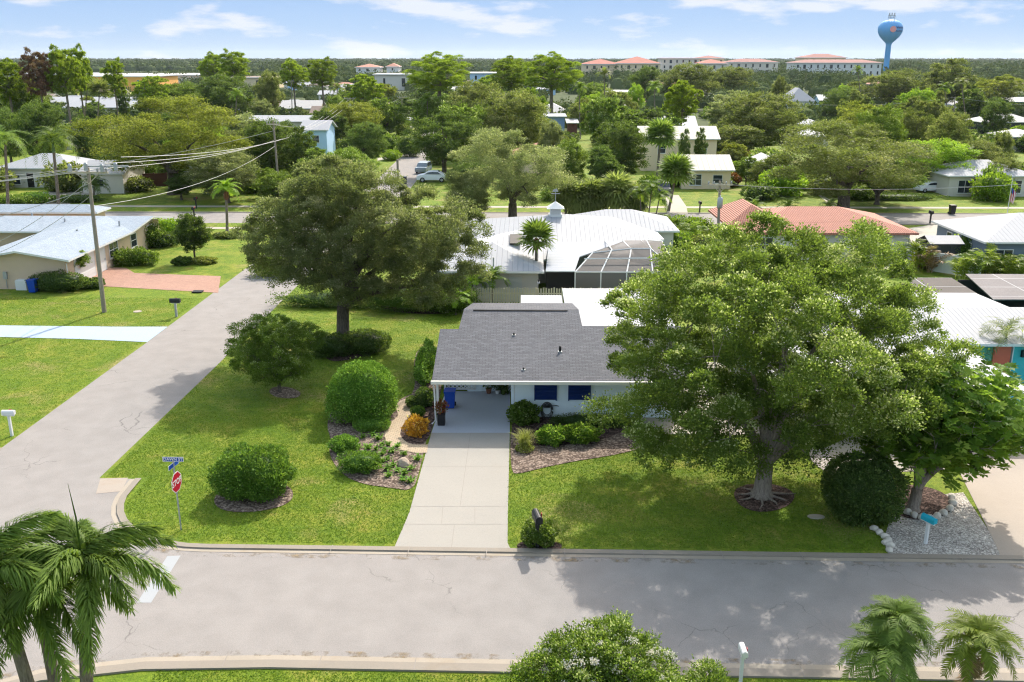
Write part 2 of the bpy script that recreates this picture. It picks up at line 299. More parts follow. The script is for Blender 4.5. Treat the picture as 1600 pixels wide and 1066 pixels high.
M['shrub'] = mat_leaf('clipped leaves', (0.049, 0.121, 0.017), (0.168, 0.314, 0.043), 0.3, tip=(0.369, 0.544, 0.112))
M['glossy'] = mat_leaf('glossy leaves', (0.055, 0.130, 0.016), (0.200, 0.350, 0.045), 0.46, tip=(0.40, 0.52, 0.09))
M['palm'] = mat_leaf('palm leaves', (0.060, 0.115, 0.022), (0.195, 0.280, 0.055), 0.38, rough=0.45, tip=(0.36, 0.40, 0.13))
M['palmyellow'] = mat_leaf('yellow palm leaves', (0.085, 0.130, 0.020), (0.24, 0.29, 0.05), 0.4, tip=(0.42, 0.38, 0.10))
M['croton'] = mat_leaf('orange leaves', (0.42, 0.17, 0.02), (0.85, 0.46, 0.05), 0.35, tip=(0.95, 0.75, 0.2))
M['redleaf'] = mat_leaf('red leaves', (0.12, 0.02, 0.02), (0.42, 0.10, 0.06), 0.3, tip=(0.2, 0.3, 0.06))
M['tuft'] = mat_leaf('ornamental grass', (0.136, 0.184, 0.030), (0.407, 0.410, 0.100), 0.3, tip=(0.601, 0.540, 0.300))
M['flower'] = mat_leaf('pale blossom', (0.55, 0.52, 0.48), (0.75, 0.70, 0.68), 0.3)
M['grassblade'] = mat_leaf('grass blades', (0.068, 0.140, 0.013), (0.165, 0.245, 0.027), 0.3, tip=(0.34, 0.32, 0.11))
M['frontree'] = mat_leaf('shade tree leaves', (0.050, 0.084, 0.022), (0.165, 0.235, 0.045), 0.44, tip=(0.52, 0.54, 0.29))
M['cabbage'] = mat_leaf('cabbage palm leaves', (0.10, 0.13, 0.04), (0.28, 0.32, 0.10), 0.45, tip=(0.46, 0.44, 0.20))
M['farwood'] = mat_leaf('far woods', (0.045, 0.068, 0.030), (0.130, 0.160, 0.065), 0.06, rough=1.0)

# ------------------------------------------------------------------ mesh helpers
def tag(o, label=None, cat=None, group=None, kind=None):
    if label: o['label'] = label
    if cat: o['category'] = cat
    if group: o['group'] = group
    if kind: o['kind'] = kind
    return o
def empty(name, loc, label, cat, group=None, rz=0):
    o = bpy.data.objects.new(name, None); COL.objects.link(o); o.location = loc; o.rotation_euler = (0, 0, rz)
    o.empty_display_size = 0.2
    return tag(o, label, cat, group)
class MB:
    def __init__(s): s.v = []; s.f = []; s.mi = []
    def poly(s, pts, mi=0):
        b = len(s.v); s.v += [tuple(p) for p in pts]; s.f.append(tuple(range(b, b + len(pts)))); s.mi.append(mi); return s
    def box(s, x0, x1, y0, y1, z0, z1, mi=0):
        b = len(s.v)
        s.v += [(x, y, z) for z in (z0, z1) for y in (y0, y1) for x in (x0, x1)]
        for f in ((0, 2, 3, 1), (4, 5, 7, 6), (0, 1, 5, 4), (2, 6, 7, 3), (0, 4, 6, 2), (1, 3, 7, 5)):
            s.f.append(tuple(b + i for i in f)); s.mi.append(mi)
        return s
    def obox(s, c, hx, hy, hz, rot=None, mi=0):
        m = (rot or Matrix.Identity(3)); b = len(s.v)
        for z in (-hz, hz):
            for y in (-hy, hy):
                for x in (-hx, hx): s.v.append(tuple(Vector(c) + m @ Vector((x, y, z))))
        for f in ((0, 2, 3, 1), (4, 5, 7, 6), (0, 1, 5, 4), (2, 6, 7, 3), (0, 4, 6, 2), (1, 3, 7, 5)):
            s.f.append(tuple(b + i for i in f)); s.mi.append(mi)
        return s
    def tube(s, pts, rad, n=8, cap=True, mi=0):
        pts = [Vector(p) for p in pts]; k = len(pts)
        if isinstance(rad, (int, float)): rad = [rad] * k
        b = len(s.v); up = Vector((0, 0, 1))
        for i, p in enumerate(pts):
            t = (pts[min(i + 1, k - 1)] - pts[max(i - 1, 0)]).normalized()
            a = t.cross(up if abs(t.z) < 0.95 else Vector((1, 0, 0))).normalized(); c = t.cross(a)
            for j in range(n):
                th = 2 * math.pi * j / n; s.v.append(tuple(p + (a * math.cos(th) + c * math.sin(th)) * rad[i]))
        for i in range(k - 1):
            for j in range(n):
                s.f.append((b + i * n + j, b + i * n + (j + 1) % n, b + (i + 1) * n + (j + 1) % n, b + (i + 1) * n + j)); s.mi.append(mi)
        if cap:
            s.f.append(tuple(b + j for j in range(n))); s.mi.append(mi)
            s.f.append(tuple(b + (k - 1) * n + j for j in reversed(range(n)))); s.mi.append(mi)
        return s
    def lathe(s, prof, c=(0, 0, 0), n=20, mi=0):
        b = len(s.v); k = len(prof)
        for r, z in prof:
            for j in range(n):
                th = 2 * math.pi * j / n; s.v.append((c[0] + r * math.cos(th), c[1] + r * math.sin(th), c[2] + z))
        for i in range(k - 1):
            for j in range(n):
                s.f.append((b + i * n + j, b + i * n + (j + 1) % n, b + (i + 1) * n + (j + 1) % n, b + (i + 1) * n + j)); s.mi.append(mi)
        s.f.append(tuple(b + j for j in reversed(range(n)))); s.mi.append(mi)
        s.f.append(tuple(b + (k - 1) * n + j for j in range(n))); s.mi.append(mi)
        return s
    def prism(s, outline, z0, z1, mi=0):        # outline [(x,y)] extruded in z
        b = len(s.v); n = len(outline)
        s.v += [(x, y, z0) for x, y in outline] + [(x, y, z1) for x, y in outline]
        s.f.append(tuple(b + i for i in reversed(range(n)))); s.f.append(tuple(b + n + i for i in range(n))); s.mi += [mi, mi]
        for i in range(n): s.f.append((b + i, b + (i + 1) % n, b + n + (i + 1) % n, b + n + i)); s.mi.append(mi)
        return s
    def build(s, name, mats, parent=None, smooth=False, fix=True):
        me = bpy.data.meshes.new(name); me.from_pydata(s.v, [], s.f)
        mats = mats if isinstance(mats, (list, tuple)) else [mats]
        for m in mats: me.materials.append(m)
        me.polygons.foreach_set('material_index', s.mi)
        if fix:
            bm = bmesh.new(); bm.from_mesh(me); bmesh.ops.recalc_face_normals(bm, faces=bm.faces); bm.to_mesh(me); bm.free()
        if smooth: me.polygons.foreach_set('use_smooth', [True] * len(me.polygons))
        me.update(); return link(name, me, parent)
def link(name, me, parent=None):
    o = bpy.data.objects.new(name, me); COL.objects.link(o)
    if parent: o.parent = parent
    return o
HARD = []
def sheet(name, pts, m, z=None):
    HARD.append([(p[0], p[1]) for p in pts])
    b = MB(); b.poly([(p[0], p[1], p[2] if z is None else z) for p in pts]); o = b.build(name, m)
    bm = bmesh.new(); bm.from_mesh(o.data)
    for f in bm.faces:
        f.normal_update()
        if f.normal.z < 0: f.normal_flip()
    bmesh.ops.triangulate(bm, faces=bm.faces); bm.to_mesh(o.data); bm.free()
    return tag(o, kind='structure')
def smooth_ring(pts, k=3):                     # Chaikin corner cutting of a closed outline
    pts = [tuple(p[:2]) for p in pts]
    for _ in range(k):
        q = []
        for i in range(len(pts)):
            a, b = pts[i], pts[(i + 1) % len(pts)]
            q += [(a[0] * .75 + b[0] * .25, a[1] * .75 + b[1] * .25), (a[0] * .25 + b[0] * .75, a[1] * .25 + b[1] * .75)]
        pts = q
    return pts
def children(o): return [c for c in bpy.data.objects if c.parent == o]
KIDS = {}
def copy_tree(o, loc, rz=0, scale=None, label=None, group=None):
    if o.name not in KIDS: KIDS[o.name] = [(c, [g for g in bpy.data.objects if g.parent == c]) for c in children(o)]
    r = o.copy(); COL.objects.link(r); r.location = loc; r.rotation_euler = (0, 0, rz)
    if scale is not None: r.scale = scale
    if label: r['label'] = label
    if group: r['group'] = group
    for c, gs in KIDS[o.name]:
        k = c.copy(); COL.objects.link(k); k.parent = r
        for g in gs:
            q = g.copy(); COL.objects.link(q); q.parent = k
    return r
def fast_mesh(name, V, Q, var, mats, midx=None):       # V (n,3), Q (m,4) or list of arrays
    me = bpy.data.meshes.new(name); V = np.asarray(V, np.float32); Q = np.asarray(Q, np.int32)
    me.vertices.add(len(V)); me.vertices.foreach_set('co', V.ravel())
    me.loops.add(Q.size); me.loops.foreach_set('vertex_index', Q.ravel())
    me.polygons.add(len(Q)); me.polygons.foreach_set('loop_start', np.arange(0, Q.size, Q.shape[1], dtype=np.int32))
    try: me.polygons.foreach_set('loop_total', np.full(len(Q), Q.shape[1], np.int32))
    except Exception: pass
    for m in mats: me.materials.append(m)
    if midx is not None: me.polygons.foreach_set('material_index', np.asarray(midx, np.int32))
    me.update(calc_edges=True)
    if var is not None:
        a = me.attributes.new('var', 'FLOAT', 'POINT'); a.data.foreach_set('value', np.clip(np.asarray(var, np.float32), 0, 1))
    me.validate(); return me

# ------------------------------------------------------------------ plants
def leaf_quads(C, D, ln, wd, rng, fold=0.25):
    """one folded diamond per leaf: C centres, D leaf axes"""
    n = len(C); D = D / (np.linalg.norm(D, axis=1, keepdims=True) + 1e-9)
    R = rng.normal(size=(n, 3)); S = np.cross(D, R); S /= (np.linalg.norm(S, axis=1, keepdims=True) + 1e-9)
    U = np.cross(S, D); l = (ln * rng.uniform(0.65, 1.3, (n, 1))); w_ = (wd * rng.uniform(0.7, 1.3, (n, 1)))
    a = C - D * l * 0.5; t = C + D * l * 0.5; m = C + D * l * 0.05 + U * w_ * fold
    V = np.stack([a, m - S * w_ * 0.5 , t, m + S * w_ * 0.5], 1).reshape(-1, 3)
    Q = np.arange(n * 4).reshape(-1, 4); return V, Q
def sphere_dirs(n, rng):
    d = rng.normal(size=(n, 3)); return d / np.linalg.norm(d, axis=1, keepdims=True)
def lobe_centres(ells, lr, rng, dens=0.95, inner=0.25, zmin=None, tries=9000, lump=0.13, hole=None):
    pts = []; ph = rng.uniform(0, 6.28, 8)
    vol = np.array([e[3] * e[4] * e[5] for e in ells]) ** (2 / 3); vol = vol / vol.sum()
    for _ in range(tries):
        e = ells[rng.choice(len(ells), p=vol)]
        d = sphere_dirs(1, rng)[0]
        az = math.atan2(d[1], d[0]); k = 1 + lump * (math.sin(3 * az + ph[0]) * 0.6 + math.sin(5 * az + ph[1] + 3 * d[2]) * 0.6 + math.sin(4 * d[2] + 2 * az + ph[2]) * 0.6)
        f = rng.uniform(0.72, 1.0) if rng.uniform() > inner else rng.uniform(0.3, 0.7)
        p = np.array(e[:3]) + d * np.array([max(e[3] - lr * .7, .1), max(e[4] - lr * .7, .1), max(e[5] - lr * .6, .1)]) * f * k
        if zmin is not None and p[2] < zmin: continue
        if hole and p[2] < hole[1] and (p[0] - hole[2]) ** 2 + (p[1] - hole[3]) ** 2 < hole[0] ** 2: continue
        if all(((p - q) ** 2).sum() > (lr * dens) ** 2 for q in pts): pts.append(p)
    return np.array(pts)
def lobed_crown(cent, lr, per, leaf, rng, asp=0.5, flat=0.75, spread=0.5, tipf=0.12):
    Vs, vs = [], []
    for c in cent:
        n = int(per * rng.uniform(0.75, 1.25)); r = lr * rng.uniform(0.6, 1.25)
        d = sphere_dirs(n, rng); d[:, 2] = np.abs(d[:, 2]) * np.where(rng.uniform(size=n) < 0.72, 1, -1)
        # each limb end carries a dome of leafy sprays with a flat underside
        k = max(6, n // 55); nuc = sphere_dirs(k, rng); nuc[:, 2] = np.where(nuc[:, 2] < -0.6, -nuc[:, 2], nuc[:, 2])
        which = rng.integers(0, k, n); rad = rng.uniform(0.62, 1.0, k)[which][:, None]
        loc = rng.normal(size=(n, 3)) * spread * np.array([.5, .5, .42]); d = nuc[which]
        C = c + (d * rad * 0.85 + loc) * r * np.array([1, 1, flat]); D = d * .6 + loc * 1.2 + rng.normal(size=(n, 3)) * 0.5 + np.array([0, 0, 0.25])
        V, _ = leaf_quads(C, D, leaf, leaf * asp, rng)
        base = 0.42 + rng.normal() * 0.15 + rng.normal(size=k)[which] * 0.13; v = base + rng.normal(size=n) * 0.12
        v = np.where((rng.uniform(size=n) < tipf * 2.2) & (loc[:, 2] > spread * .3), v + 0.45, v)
        Vs.append(V); vs.append(np.repeat(v, 4))
    V = np.concatenate(Vs); return V, np.arange(len(V)).reshape(-1, 4), np.concatenate(vs)
def limbs(mb, base, fork, cent, r0, rng, k=5, minr=0.03, n=6, stop=0.85):
    """trunk from base to fork, then tapering limbs that reach the leaf clumps"""
    base = Vector(base); fork = Vector(fork); mid = (base + fork) / 2 + Vector((rng.uniform(-.1, .1), rng.uniform(-.1, .1), 0)) * r0
    mb.tube([base - Vector((0, 0, .15)), base + Vector((0, 0, .12)), base + (mid - base) * 0.4, mid, fork], [r0 * 1.75, r0 * 1.35, r0 * 1.08, r0, r0 * 0.93], 10)
    cs = [Vector(c) for c in cent]; far = max((c - fork).length for c in cs) + 1e-6
    nodes = [(fork, r0 * 0.8)]
    cs.sort(key=lambda c: (c - fork).length)
    # primary limbs
    tops = [c for c in cs if (c - fork).length > far * 0.5] or cs
    step = max(1, len(tops) // k)
    for c in tops[::step][:k]:
        d = c - fork; ctrl = fork + Vector((d.x * 0.25, d.y * 0.25, d.z * 0.5 + 0.05 * far)); pts = []
        for i in range(7):
            t = i / 6 * 0.75; pts.append(fork * (1 - t) ** 2 + ctrl * 2 * t * (1 - t) + c * t * t)
        rs = [r0 * 0.62 * (1 - i / 8) + minr for i in range(7)]
        mb.tube(pts, rs, n); nodes += [(p, r) for p, r in zip(pts[1:], rs[1:])]
    for c in cs:
        p, r = min(nodes, key=lambda q: (q[0] - c).length + 0.25 * max(0, q[0].z - c.z))
        d = c - p
        if d.length < 0.3: continue
        m = p + d * 0.5 + Vector((rng.uniform(-1, 1), rng.uniform(-1, 1), rng.uniform(-.3, 1))) * 0.1 * d.length
        r1 = min(r * 0.6, 0.02 + d.length * 0.03); e = p + d * stop
        mb.tube([p, m, e], [r1 + minr * .4, r1 * .7 + minr * .3, minr * .5], 5, cap=False); nodes.append((m, r1 * .7))
def make_tree(name, label, cat, base, ells, lr, per, leaf, m, seed, trunk=0.3, fork=None, bark='barkdark', group=None, asp=0.5,
              dens=0.95, inner=0.25, zmin=None, k=5, flat=0.75, lump=0.13, tipf=0.12, spread=0.5, tries=9000, hole=None):
    """ells relative to base; crown and trunk are parts"""
    rng = np.random.default_rng(seed); root = empty(name, base, label, cat, group)
    cent = lobe_centres(ells, lr, rng, dens, inner, zmin, tries, lump, hole)
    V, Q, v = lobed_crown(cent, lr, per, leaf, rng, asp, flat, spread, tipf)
    link('crown', fast_mesh('crown', V, Q, v, [M[m]]), root)
    mb = MB(); zc = min(e[2] - e[5] for e in ells); fk = fork or (0, 0, max(0.4, zc * 0.8 + 0.3))
    limbs(mb, (0, 0, 0), fk, cent, trunk, rng, k=k); mb.build('trunk', M[bark], root, smooth=True, fix=False)
    return root
def bbox_ells(x0, y0, x1, y1, base, ratio=0.9):        # crown ellipsoid from its outline in the photo, at its trunk's depth
    Y = base[1]; c = W((x0 + x1) / 2, (y0 + y1) / 2, Y); a = W(x0, (y0 + y1) / 2, Y); b = W(x1, (y0 + y1) / 2, Y)
    rx = (b.x - a.x) / 2; ry = rx * ratio; th = math.atan2(CAMH - c.z, Y)
    d = proj(c.x, c.y, c.z)[2]; half = (y1 - y0) / 2 / F * d
    rz = math.sqrt(max((half / 1.0) ** 2 - (ry * math.sin(th)) ** 2, (0.35 * half) ** 2)) / math.cos(th)
    return (c.x - base[0], c.y - base[1], c.z, rx, ry, rz)
def shrub(name, label, cat, c, rx, ry, h, leaf, n, m, seed, power=2.6, group=None, z0=0.0, lump=0.03, inner=True, asp=0.6, tipf=0.12, part=None, taper=0.0):
    """clipped or rounded shrub: leaves packed on a rounded solid from the ground up"""
    rng = np.random.default_rng(seed); d = sphere_dirs(n, rng)
    k = (np.abs(d) ** power).sum(1) ** (-1 / power)
    az = np.arctan2(d[:, 1], d[:, 0]); ph = rng.uniform(0, 6, 4)
    wob = 1 + lump * (np.sin(4 * az + ph[0]) + np.sin(7 * az + ph[1] + 4 * d[:, 2]) + np.sin(6 * d[:, 2] + 3 * az + ph[2]))
    rr = (k * wob * (0.86 + 0.19 * rng.uniform(size=n) ** 0.8))[:, None]
    rr = np.where(rng.uniform(size=(n, 1)) < .03, rr * rng.uniform(1.03, 1.16, (n, 1)), rr)
    C = d * rr * np.array([rx, ry, h / 2]) + np.array([0, 0, z0 + h / 2]); C[:, 2] = np.maximum(C[:, 2], 0.03); C[:, :2] *= (1 + taper * (.35 - C[:, 2:3] / h))
    D = d + rng.normal(size=(n, 3)) * 0.6 + np.array([0, 0, 0.2]); V, Q = leaf_quads(C, D, leaf, leaf * asp, rng)
    v = 0.42 + rng.normal(size=n) * 0.24; v = np.where(rng.uniform(size=n) < tipf, v + 0.4, v); v = np.repeat(v, 4)
    if inner:                                         # leafy core so that light cannot pass straight through
        u = 14; core = []
        for i in range(u):
            for j in range(u // 2 + 1):
                th = 2 * math.pi * i / u; fi = math.pi * j / (u // 2); q = np.array([math.cos(th) * math.sin(fi), math.sin(th) * math.sin(fi), math.cos(fi)])
                kk = (np.abs(q) ** power).sum() ** (-1 / power) * 0.80; core.append(q * kk * np.array([rx, ry, h / 2]) + np.array([0, 0, z0 + h / 2]))
        core = np.array(core); core[:, :2] *= (1 + taper * (.35 - core[:, 2:3] / h)); core[:, 2] = np.maximum(core[:, 2], 0.0); b = len(V); r_ = u // 2 + 1
        q2 = np.array([(b + i * r_ + j, b + ((i + 1) % u) * r_ + j, b + ((i + 1) % u) * r_ + j + 1, b + i * r_ + j + 1) for i in range(u) for j in range(r_ - 1)])
        V = np.concatenate([V, core]); Q = np.concatenate([Q, q2]); v = np.concatenate([v, np.full(len(core), 0.15)])
    o = link(name, fast_mesh(name, V, Q, v, [M[m]])); o.location = (c[0], c[1], c[2] if len(c) > 2 else 0.0)
    return tag(o, label, cat, group)

def frond_arrays(length, rise, droop, leaflet, n, rng, plumose=False, wid=0.035, hang=0.35, vbase=0.45, segs=12, start=0.12, twist=0.0):
    """feather frond along +X: curved midrib with rows of narrow leaflets"""
    ts = np.linspace(0, 1, segs + 1); X = length * (ts - 0.16 * droop * ts ** 3); Z = length * (rise * ts - droop * ts ** 2.2)
    def at(t): return np.array([np.interp(t, ts, X), 0, np.interp(t, ts, Z)])
    V, Q, v = [], [], []
    for i in range(segs):                                             # midrib: flat v-shaped strip
        p, q = at(ts[i]), at(ts[i + 1]); w0 = 0.03 * length * (1 - ts[i] * .85) * .5; w1 = 0.03 * length * (1 - ts[i + 1] * .85) * .5; b = len(V)
        V += [p + [0, -w0, 0], p + [0, w0, 0], q + [0, w1, 0], q + [0, -w1, 0]]; Q.append([b, b + 1, b + 2, b + 3]); v += [0.75] * 4
    for i in range(n):
        t = start + (1 - start) * (i + 0.5) / n; p = at(t); tg = at(min(1, t + .03)) - at(t - .03); tg = tg / np.linalg.norm(tg)
        up = np.array([-tg[2], 0, tg[0]]); side = np.array([0, 1, 0]); le = leaflet * (math.sin(math.pi * (0.12 + 0.80 * t)) ** 0.6) * rng.uniform(0.85, 1.1)
        angs = ([rng.uniform(0, 6.28) for _ in range(5)] if plumose else [rng.uniform(-.15, .35), math.pi - rng.uniform(-.15, .35)])
        for a in angs:
            dirn = side * math.cos(a) + up * math.sin(a) + tg * rng.uniform(0.5, 0.9); dirn = dirn / np.linalg.norm(dirn)
            wv = np.cross(dirn, up if not plumose else np.array([0.3, 0.2, 1.0])); wv = wv / (np.linalg.norm(wv) + 1e-6) * wid
            m_ = p + dirn * le * 0.5 + np.array([0, 0, -hang * le * 0.12]); e = p + dirn * le * 0.92 + np.array([0, 0, -hang * le * 0.75]); b = len(V); x = vbase + rng.normal() * 0.15
            V += [p - wv * .5, p + wv * .5, m_ + wv * .55, m_ - wv * .55, e + wv * .12, e - wv * .12]
            Q += [[b, b + 1, b + 2, b + 3], [b + 3, b + 2, b + 4, b + 5]]; v += [x] * 4 + [x + .12] * 2
    return np.array(V), np.array(Q), np.array(v)
def fan_arrays(stalk, size, n, rng, droop=0.35, vbase=0.45):
    V, Q, v = [], [], []; b = 0
    V += [(0, -.015, 0), (0, .015, 0), (stalk, .012, 0), (stalk, -.012, 0)]; Q.append([0, 1, 2, 3]); v += [.7] * 4
    for i in range(n):
        a = (i / (n - 1) - .5) * 4.2; d = np.array([math.cos(a), math.sin(a), rng.uniform(-.08, .12)]); s = np.array([-math.sin(a), math.cos(a), 0]) * size * 0.075
        p = np.array([stalk, 0, 0.]); L_ = size * (0.75 + 0.25 * math.cos(a * .5)); m_ = p + d * L_ * .55; e = p + d * L_ * .95 + np.array([0, 0, -droop * L_]); b = len(V); x = vbase + rng.normal() * .14
        V += [p - s * .1, p + s * .1, m_ + s, m_ - s, e + s * .15, e - s * .15]; Q += [[b, b + 1, b + 2, b + 3], [b + 3, b + 2, b + 4, b + 5]]; v += [x] * 4 + [x + .15] * 2
    return np.array(V), np.array(Q), np.array(v)
def merge(parts):                                      # [(V,Q,v,matrix)]
    Vs, Qs, vs = [], [], []; b = 0
    for V, Q, v, m_ in parts:
        R = np.array(m_.to_3x3()); t = np.array(m_.translation); Vs.append(V @ R.T + t); Qs.append(Q + b); vs.append(v); b += len(V)
    return np.concatenate(Vs), np.concatenate(Qs), np.concatenate(vs)
def frond_matrix(az, pitch, roll=0.0): return Matrix.Rotation(az, 4, 'Z') @ Matrix.Rotation(-pitch, 4, 'Y') @ Matrix.Rotation(roll, 4, 'X')
def make_palm(name, label, base, top, nf, length, leaflet, nleaf, m, seed, r=0.14, kind='feather', rise=0.75, droop=0.9, plumose=False, parts=False,
              shaft=0.0, boots=False, spread=(-0.2, 1.2), group=None, wid=0.035, bend=0.15, hang=0.35, spear=False, deadn=0, cat='palm', bark='palmbark'):
    """top: crown point relative to base"""
    rng = np.random.default_rng(seed); root = empty(name, base, label, cat, group); T = Vector(top); h = T.z
    pts = []
    for i in range(8):
        t = i / 7; pts.append(Vector((T.x * (t + bend * math.sin(math.pi * t) * (1 - t)), T.y * t, h * t)))
    mb = MB(); rr = [r * (1.35 if i == 0 else 1.0 - 0.25 * i / 7) for i in range(8)]
    pts[0].z -= 0.1; mb.tube(pts, rr, 10); 
    trunk = mb.build('trunk', M[bark], root, smooth=True, fix=False)
    d = (pts[-1] - pts[-2]).normalized(); C = T.copy()
    if shaft:
        mb = MB(); mb.tube([T - d * .03, T + d * shaft * .3, T + d * shaft], [r * .85, r * .95, r * .4], 10); mb.build('crownshaft', M['shaft'], root, smooth=True, fix=False); C = T + d * shaft * .85
    if boots:
        mb = MB(); mb.tube([T - d * 0.9, T - d * .6, T - d * .15, T + d * .1], [r * .8, r * 1.7, r * 1.6, r * .7], 10); mb.build('leaf_base', M['boot'], root, smooth=True, fix=False)
    protos = []
    for q in range(4):
        if kind == 'feather': protos.append(frond_arrays(length * rng.uniform(.9, 1.1), rise, droop * rng.uniform(.85, 1.15), leaflet, nleaf, rng, plumose, wid, hang))
        else: protos.append(fan_arrays(length * .45, length * .75, nleaf, rng, droop=hang))
    items = []
    for i in range(nf + deadn):
        az = i * 2.399 + rng.uniform(-.2, .2); t = (i + .5) / nf; pitch = spread[1] + (spread[0] - spread[1]) * t + rng.uniform(-.1, .1)
        if i >= nf: pitch = -1.3
        mt = Matrix.Translation(C) @ frond_matrix(az, pitch, rng.uniform(-.3, .3)); items.append((protos[i % 4], mt, i >= nf))
    if parts:
        mes = [fast_mesh('frond', *p[:2], p[2], [M[m]]) for p in protos]; dm = None
        for i, (p, mt, dd) in enumerate(items):
            if dd:
                dm = dm or fast_mesh('dead frond', *p[:2], p[2], [M['dead']]); o = link('dead_frond', dm, root)
            else: o = link('frond', mes[i % 4], root)
            o.matrix_local = mt
    else:
        V, Q, v = merge([(*p, mt) for p, mt, dd in items if not dd]); link('crown', fast_mesh('crown', V, Q, v, [M[m]]), root)
        dd_ = [(*p, mt) for p, mt, dd in items if dd]
        if dd_: V, Q, v = merge(dd_); link('dead_fronds', fast_mesh('dead_fronds', V, Q, v, [M['dead']]), root)
    if spear:
        mb = MB(); mb.tube([C, C + Vector((0.02, 0, 1.6)), C + Vector((-.05, 0, 2.5))], [.035, .02, .004], 6); mb.build('spear_leaf', M['palm'], root)
    return root
def clump(name, label, cat, c, n, length, m, seed, kind='arch', h=1.0, nleaf=10, leaflet=.3, group=None, wid=0.03, flower=None):
    """clump of arching fronds or blades rising from one foot; one mesh"""
    rng = np.random.default_rng(seed); items = []
    for q in range(n):
        if kind == 'arch': A = frond_arrays(length * rng.uniform(.7, 1.1), 1.2 * h, 0.95, leaflet, nleaf, rng, False, wid)
        else: A = blade(length * rng.uniform(.6, 1.1), wid, rng, h)
        off = Vector((rng.normal() * .12 * length, rng.normal() * .12 * length, 0))
        items.append((*A, Matrix.Translation(off) @ frond_matrix(q * 2.399, rng.uniform(.1, .9))))
    V, Q, v = merge(items); V[:, 2] = np.maximum(V[:, 2], 0.01); o = link(name, fast_mesh(name, V, Q, v, [M[m]])); o.location = (c[0], c[1], c[2] if len(c) > 2 else 0)
    return tag(o, label, cat, group)
def blade(length, wid, rng, h=1.0):
    V, Q, v = [], [], []; x = .45 + rng.normal() * .18
    for i in range(5):
        t = i / 4; w_ = wid * (1 - t) ** .6 * .5 + .002; V += [(length * t * .8, -w_, length * (h * .9 * t - .75 * t ** 2.2)), (length * t * .8, w_, length * (h * .9 * t - .75 * t ** 2.2))]; v += [x + .3 * t] * 2
        if i: b = 2 * i; Q.append([b - 2, b - 1, b + 1, b])
    return np.array(V, float), np.array(Q), np.array(v)

# ------------------------------------------------------------------ building helpers
def roof_solid(name, faces, thick, mats, parent=None):
    """sloping roof slabs: top faces mats[0], undersides and edges mats[-1]"""
    vs = []; idx = {}; F_ = []
    for f in faces:
        r = []
        for p in f:
            k = (round(p[0], 3), round(p[1], 3), round(p[2], 3))
            if k not in idx: idx[k] = len(vs); vs.append(k)
            r.append(idx[k])
        a, b, c = Vector(vs[r[0]]), Vector(vs[r[1]]), Vector(vs[r[2]])
        if (b - a).cross(c - a).z < 0: r = r[::-1]
        F_.append(r)
    n = len(vs); allv = vs + [(x, y, z - thick) for x, y, z in vs]; edge = {}
    fs = [tuple(r) for r in F_] + [tuple(i + n for i in reversed(r)) for r in F_]; mi = [0] * len(F_) + [len(mats) - 1] * len(F_)
    for r in F_:
        for i in range(len(r)): edge[(r[i], r[(i + 1) % len(r)])] = 1
    for a, b in edge:
        if (b, a) not in edge: fs.append((a, a + n, b + n, b)); mi.append(len(mats) - 1)
    me = bpy.data.meshes.new(name); me.from_pydata(allv, [], fs)
    for m in mats: me.materials.append(m)
    me.polygons.foreach_set('material_index', mi); me.update(); return link(name, me, parent)
def gable_faces(X0, X1, Y0, Y1, e, r, axis):
    if axis == 'x':
        m = (Y0 + Y1) / 2; return [[(X0, Y0, e), (X1, Y0, e), (X1, m, r), (X0, m, r)], [(X0, m, r), (X1, m, r), (X1, Y1, e), (X0, Y1, e)]]
    m = (X0 + X1) / 2; return [[(X0, Y0, e), (m, Y0, r), (m, Y1, r), (X0, Y1, e)], [(m, Y0, r), (X1, Y0, e), (X1, Y1, e), (m, Y1, r)]]
def hip_faces(X0, X1, Y0, Y1, e, r):
    w_, d = X1 - X0, Y1 - Y0
    if w_ >= d:
        a, b = (X0 + d / 2, (Y0 + Y1) / 2, r), (X1 - d / 2, (Y0 + Y1) / 2, r)
        if w_ == d: b = a
        return [[(X0, Y0, e), (X1, Y0, e), b, a], [(X1, Y1, e), (X0, Y1, e), a, b], [(X0, Y1, e), (X0, Y0, e), a], [(X1, Y0, e), (X1, Y1, e), b]]
    a, b = ((X0 + X1) / 2, Y0 + w_ / 2, r), ((X0 + X1) / 2, Y1 - w_ / 2, r)
    return [[(X0, Y0, e), (X1, Y0, e), a], [(X1, Y0, e), (X1, Y1, e), b, a], [(X1, Y1, e), (X0, Y1, e), b], [(X0, Y1, e), (X0, Y0, e), a, b]]
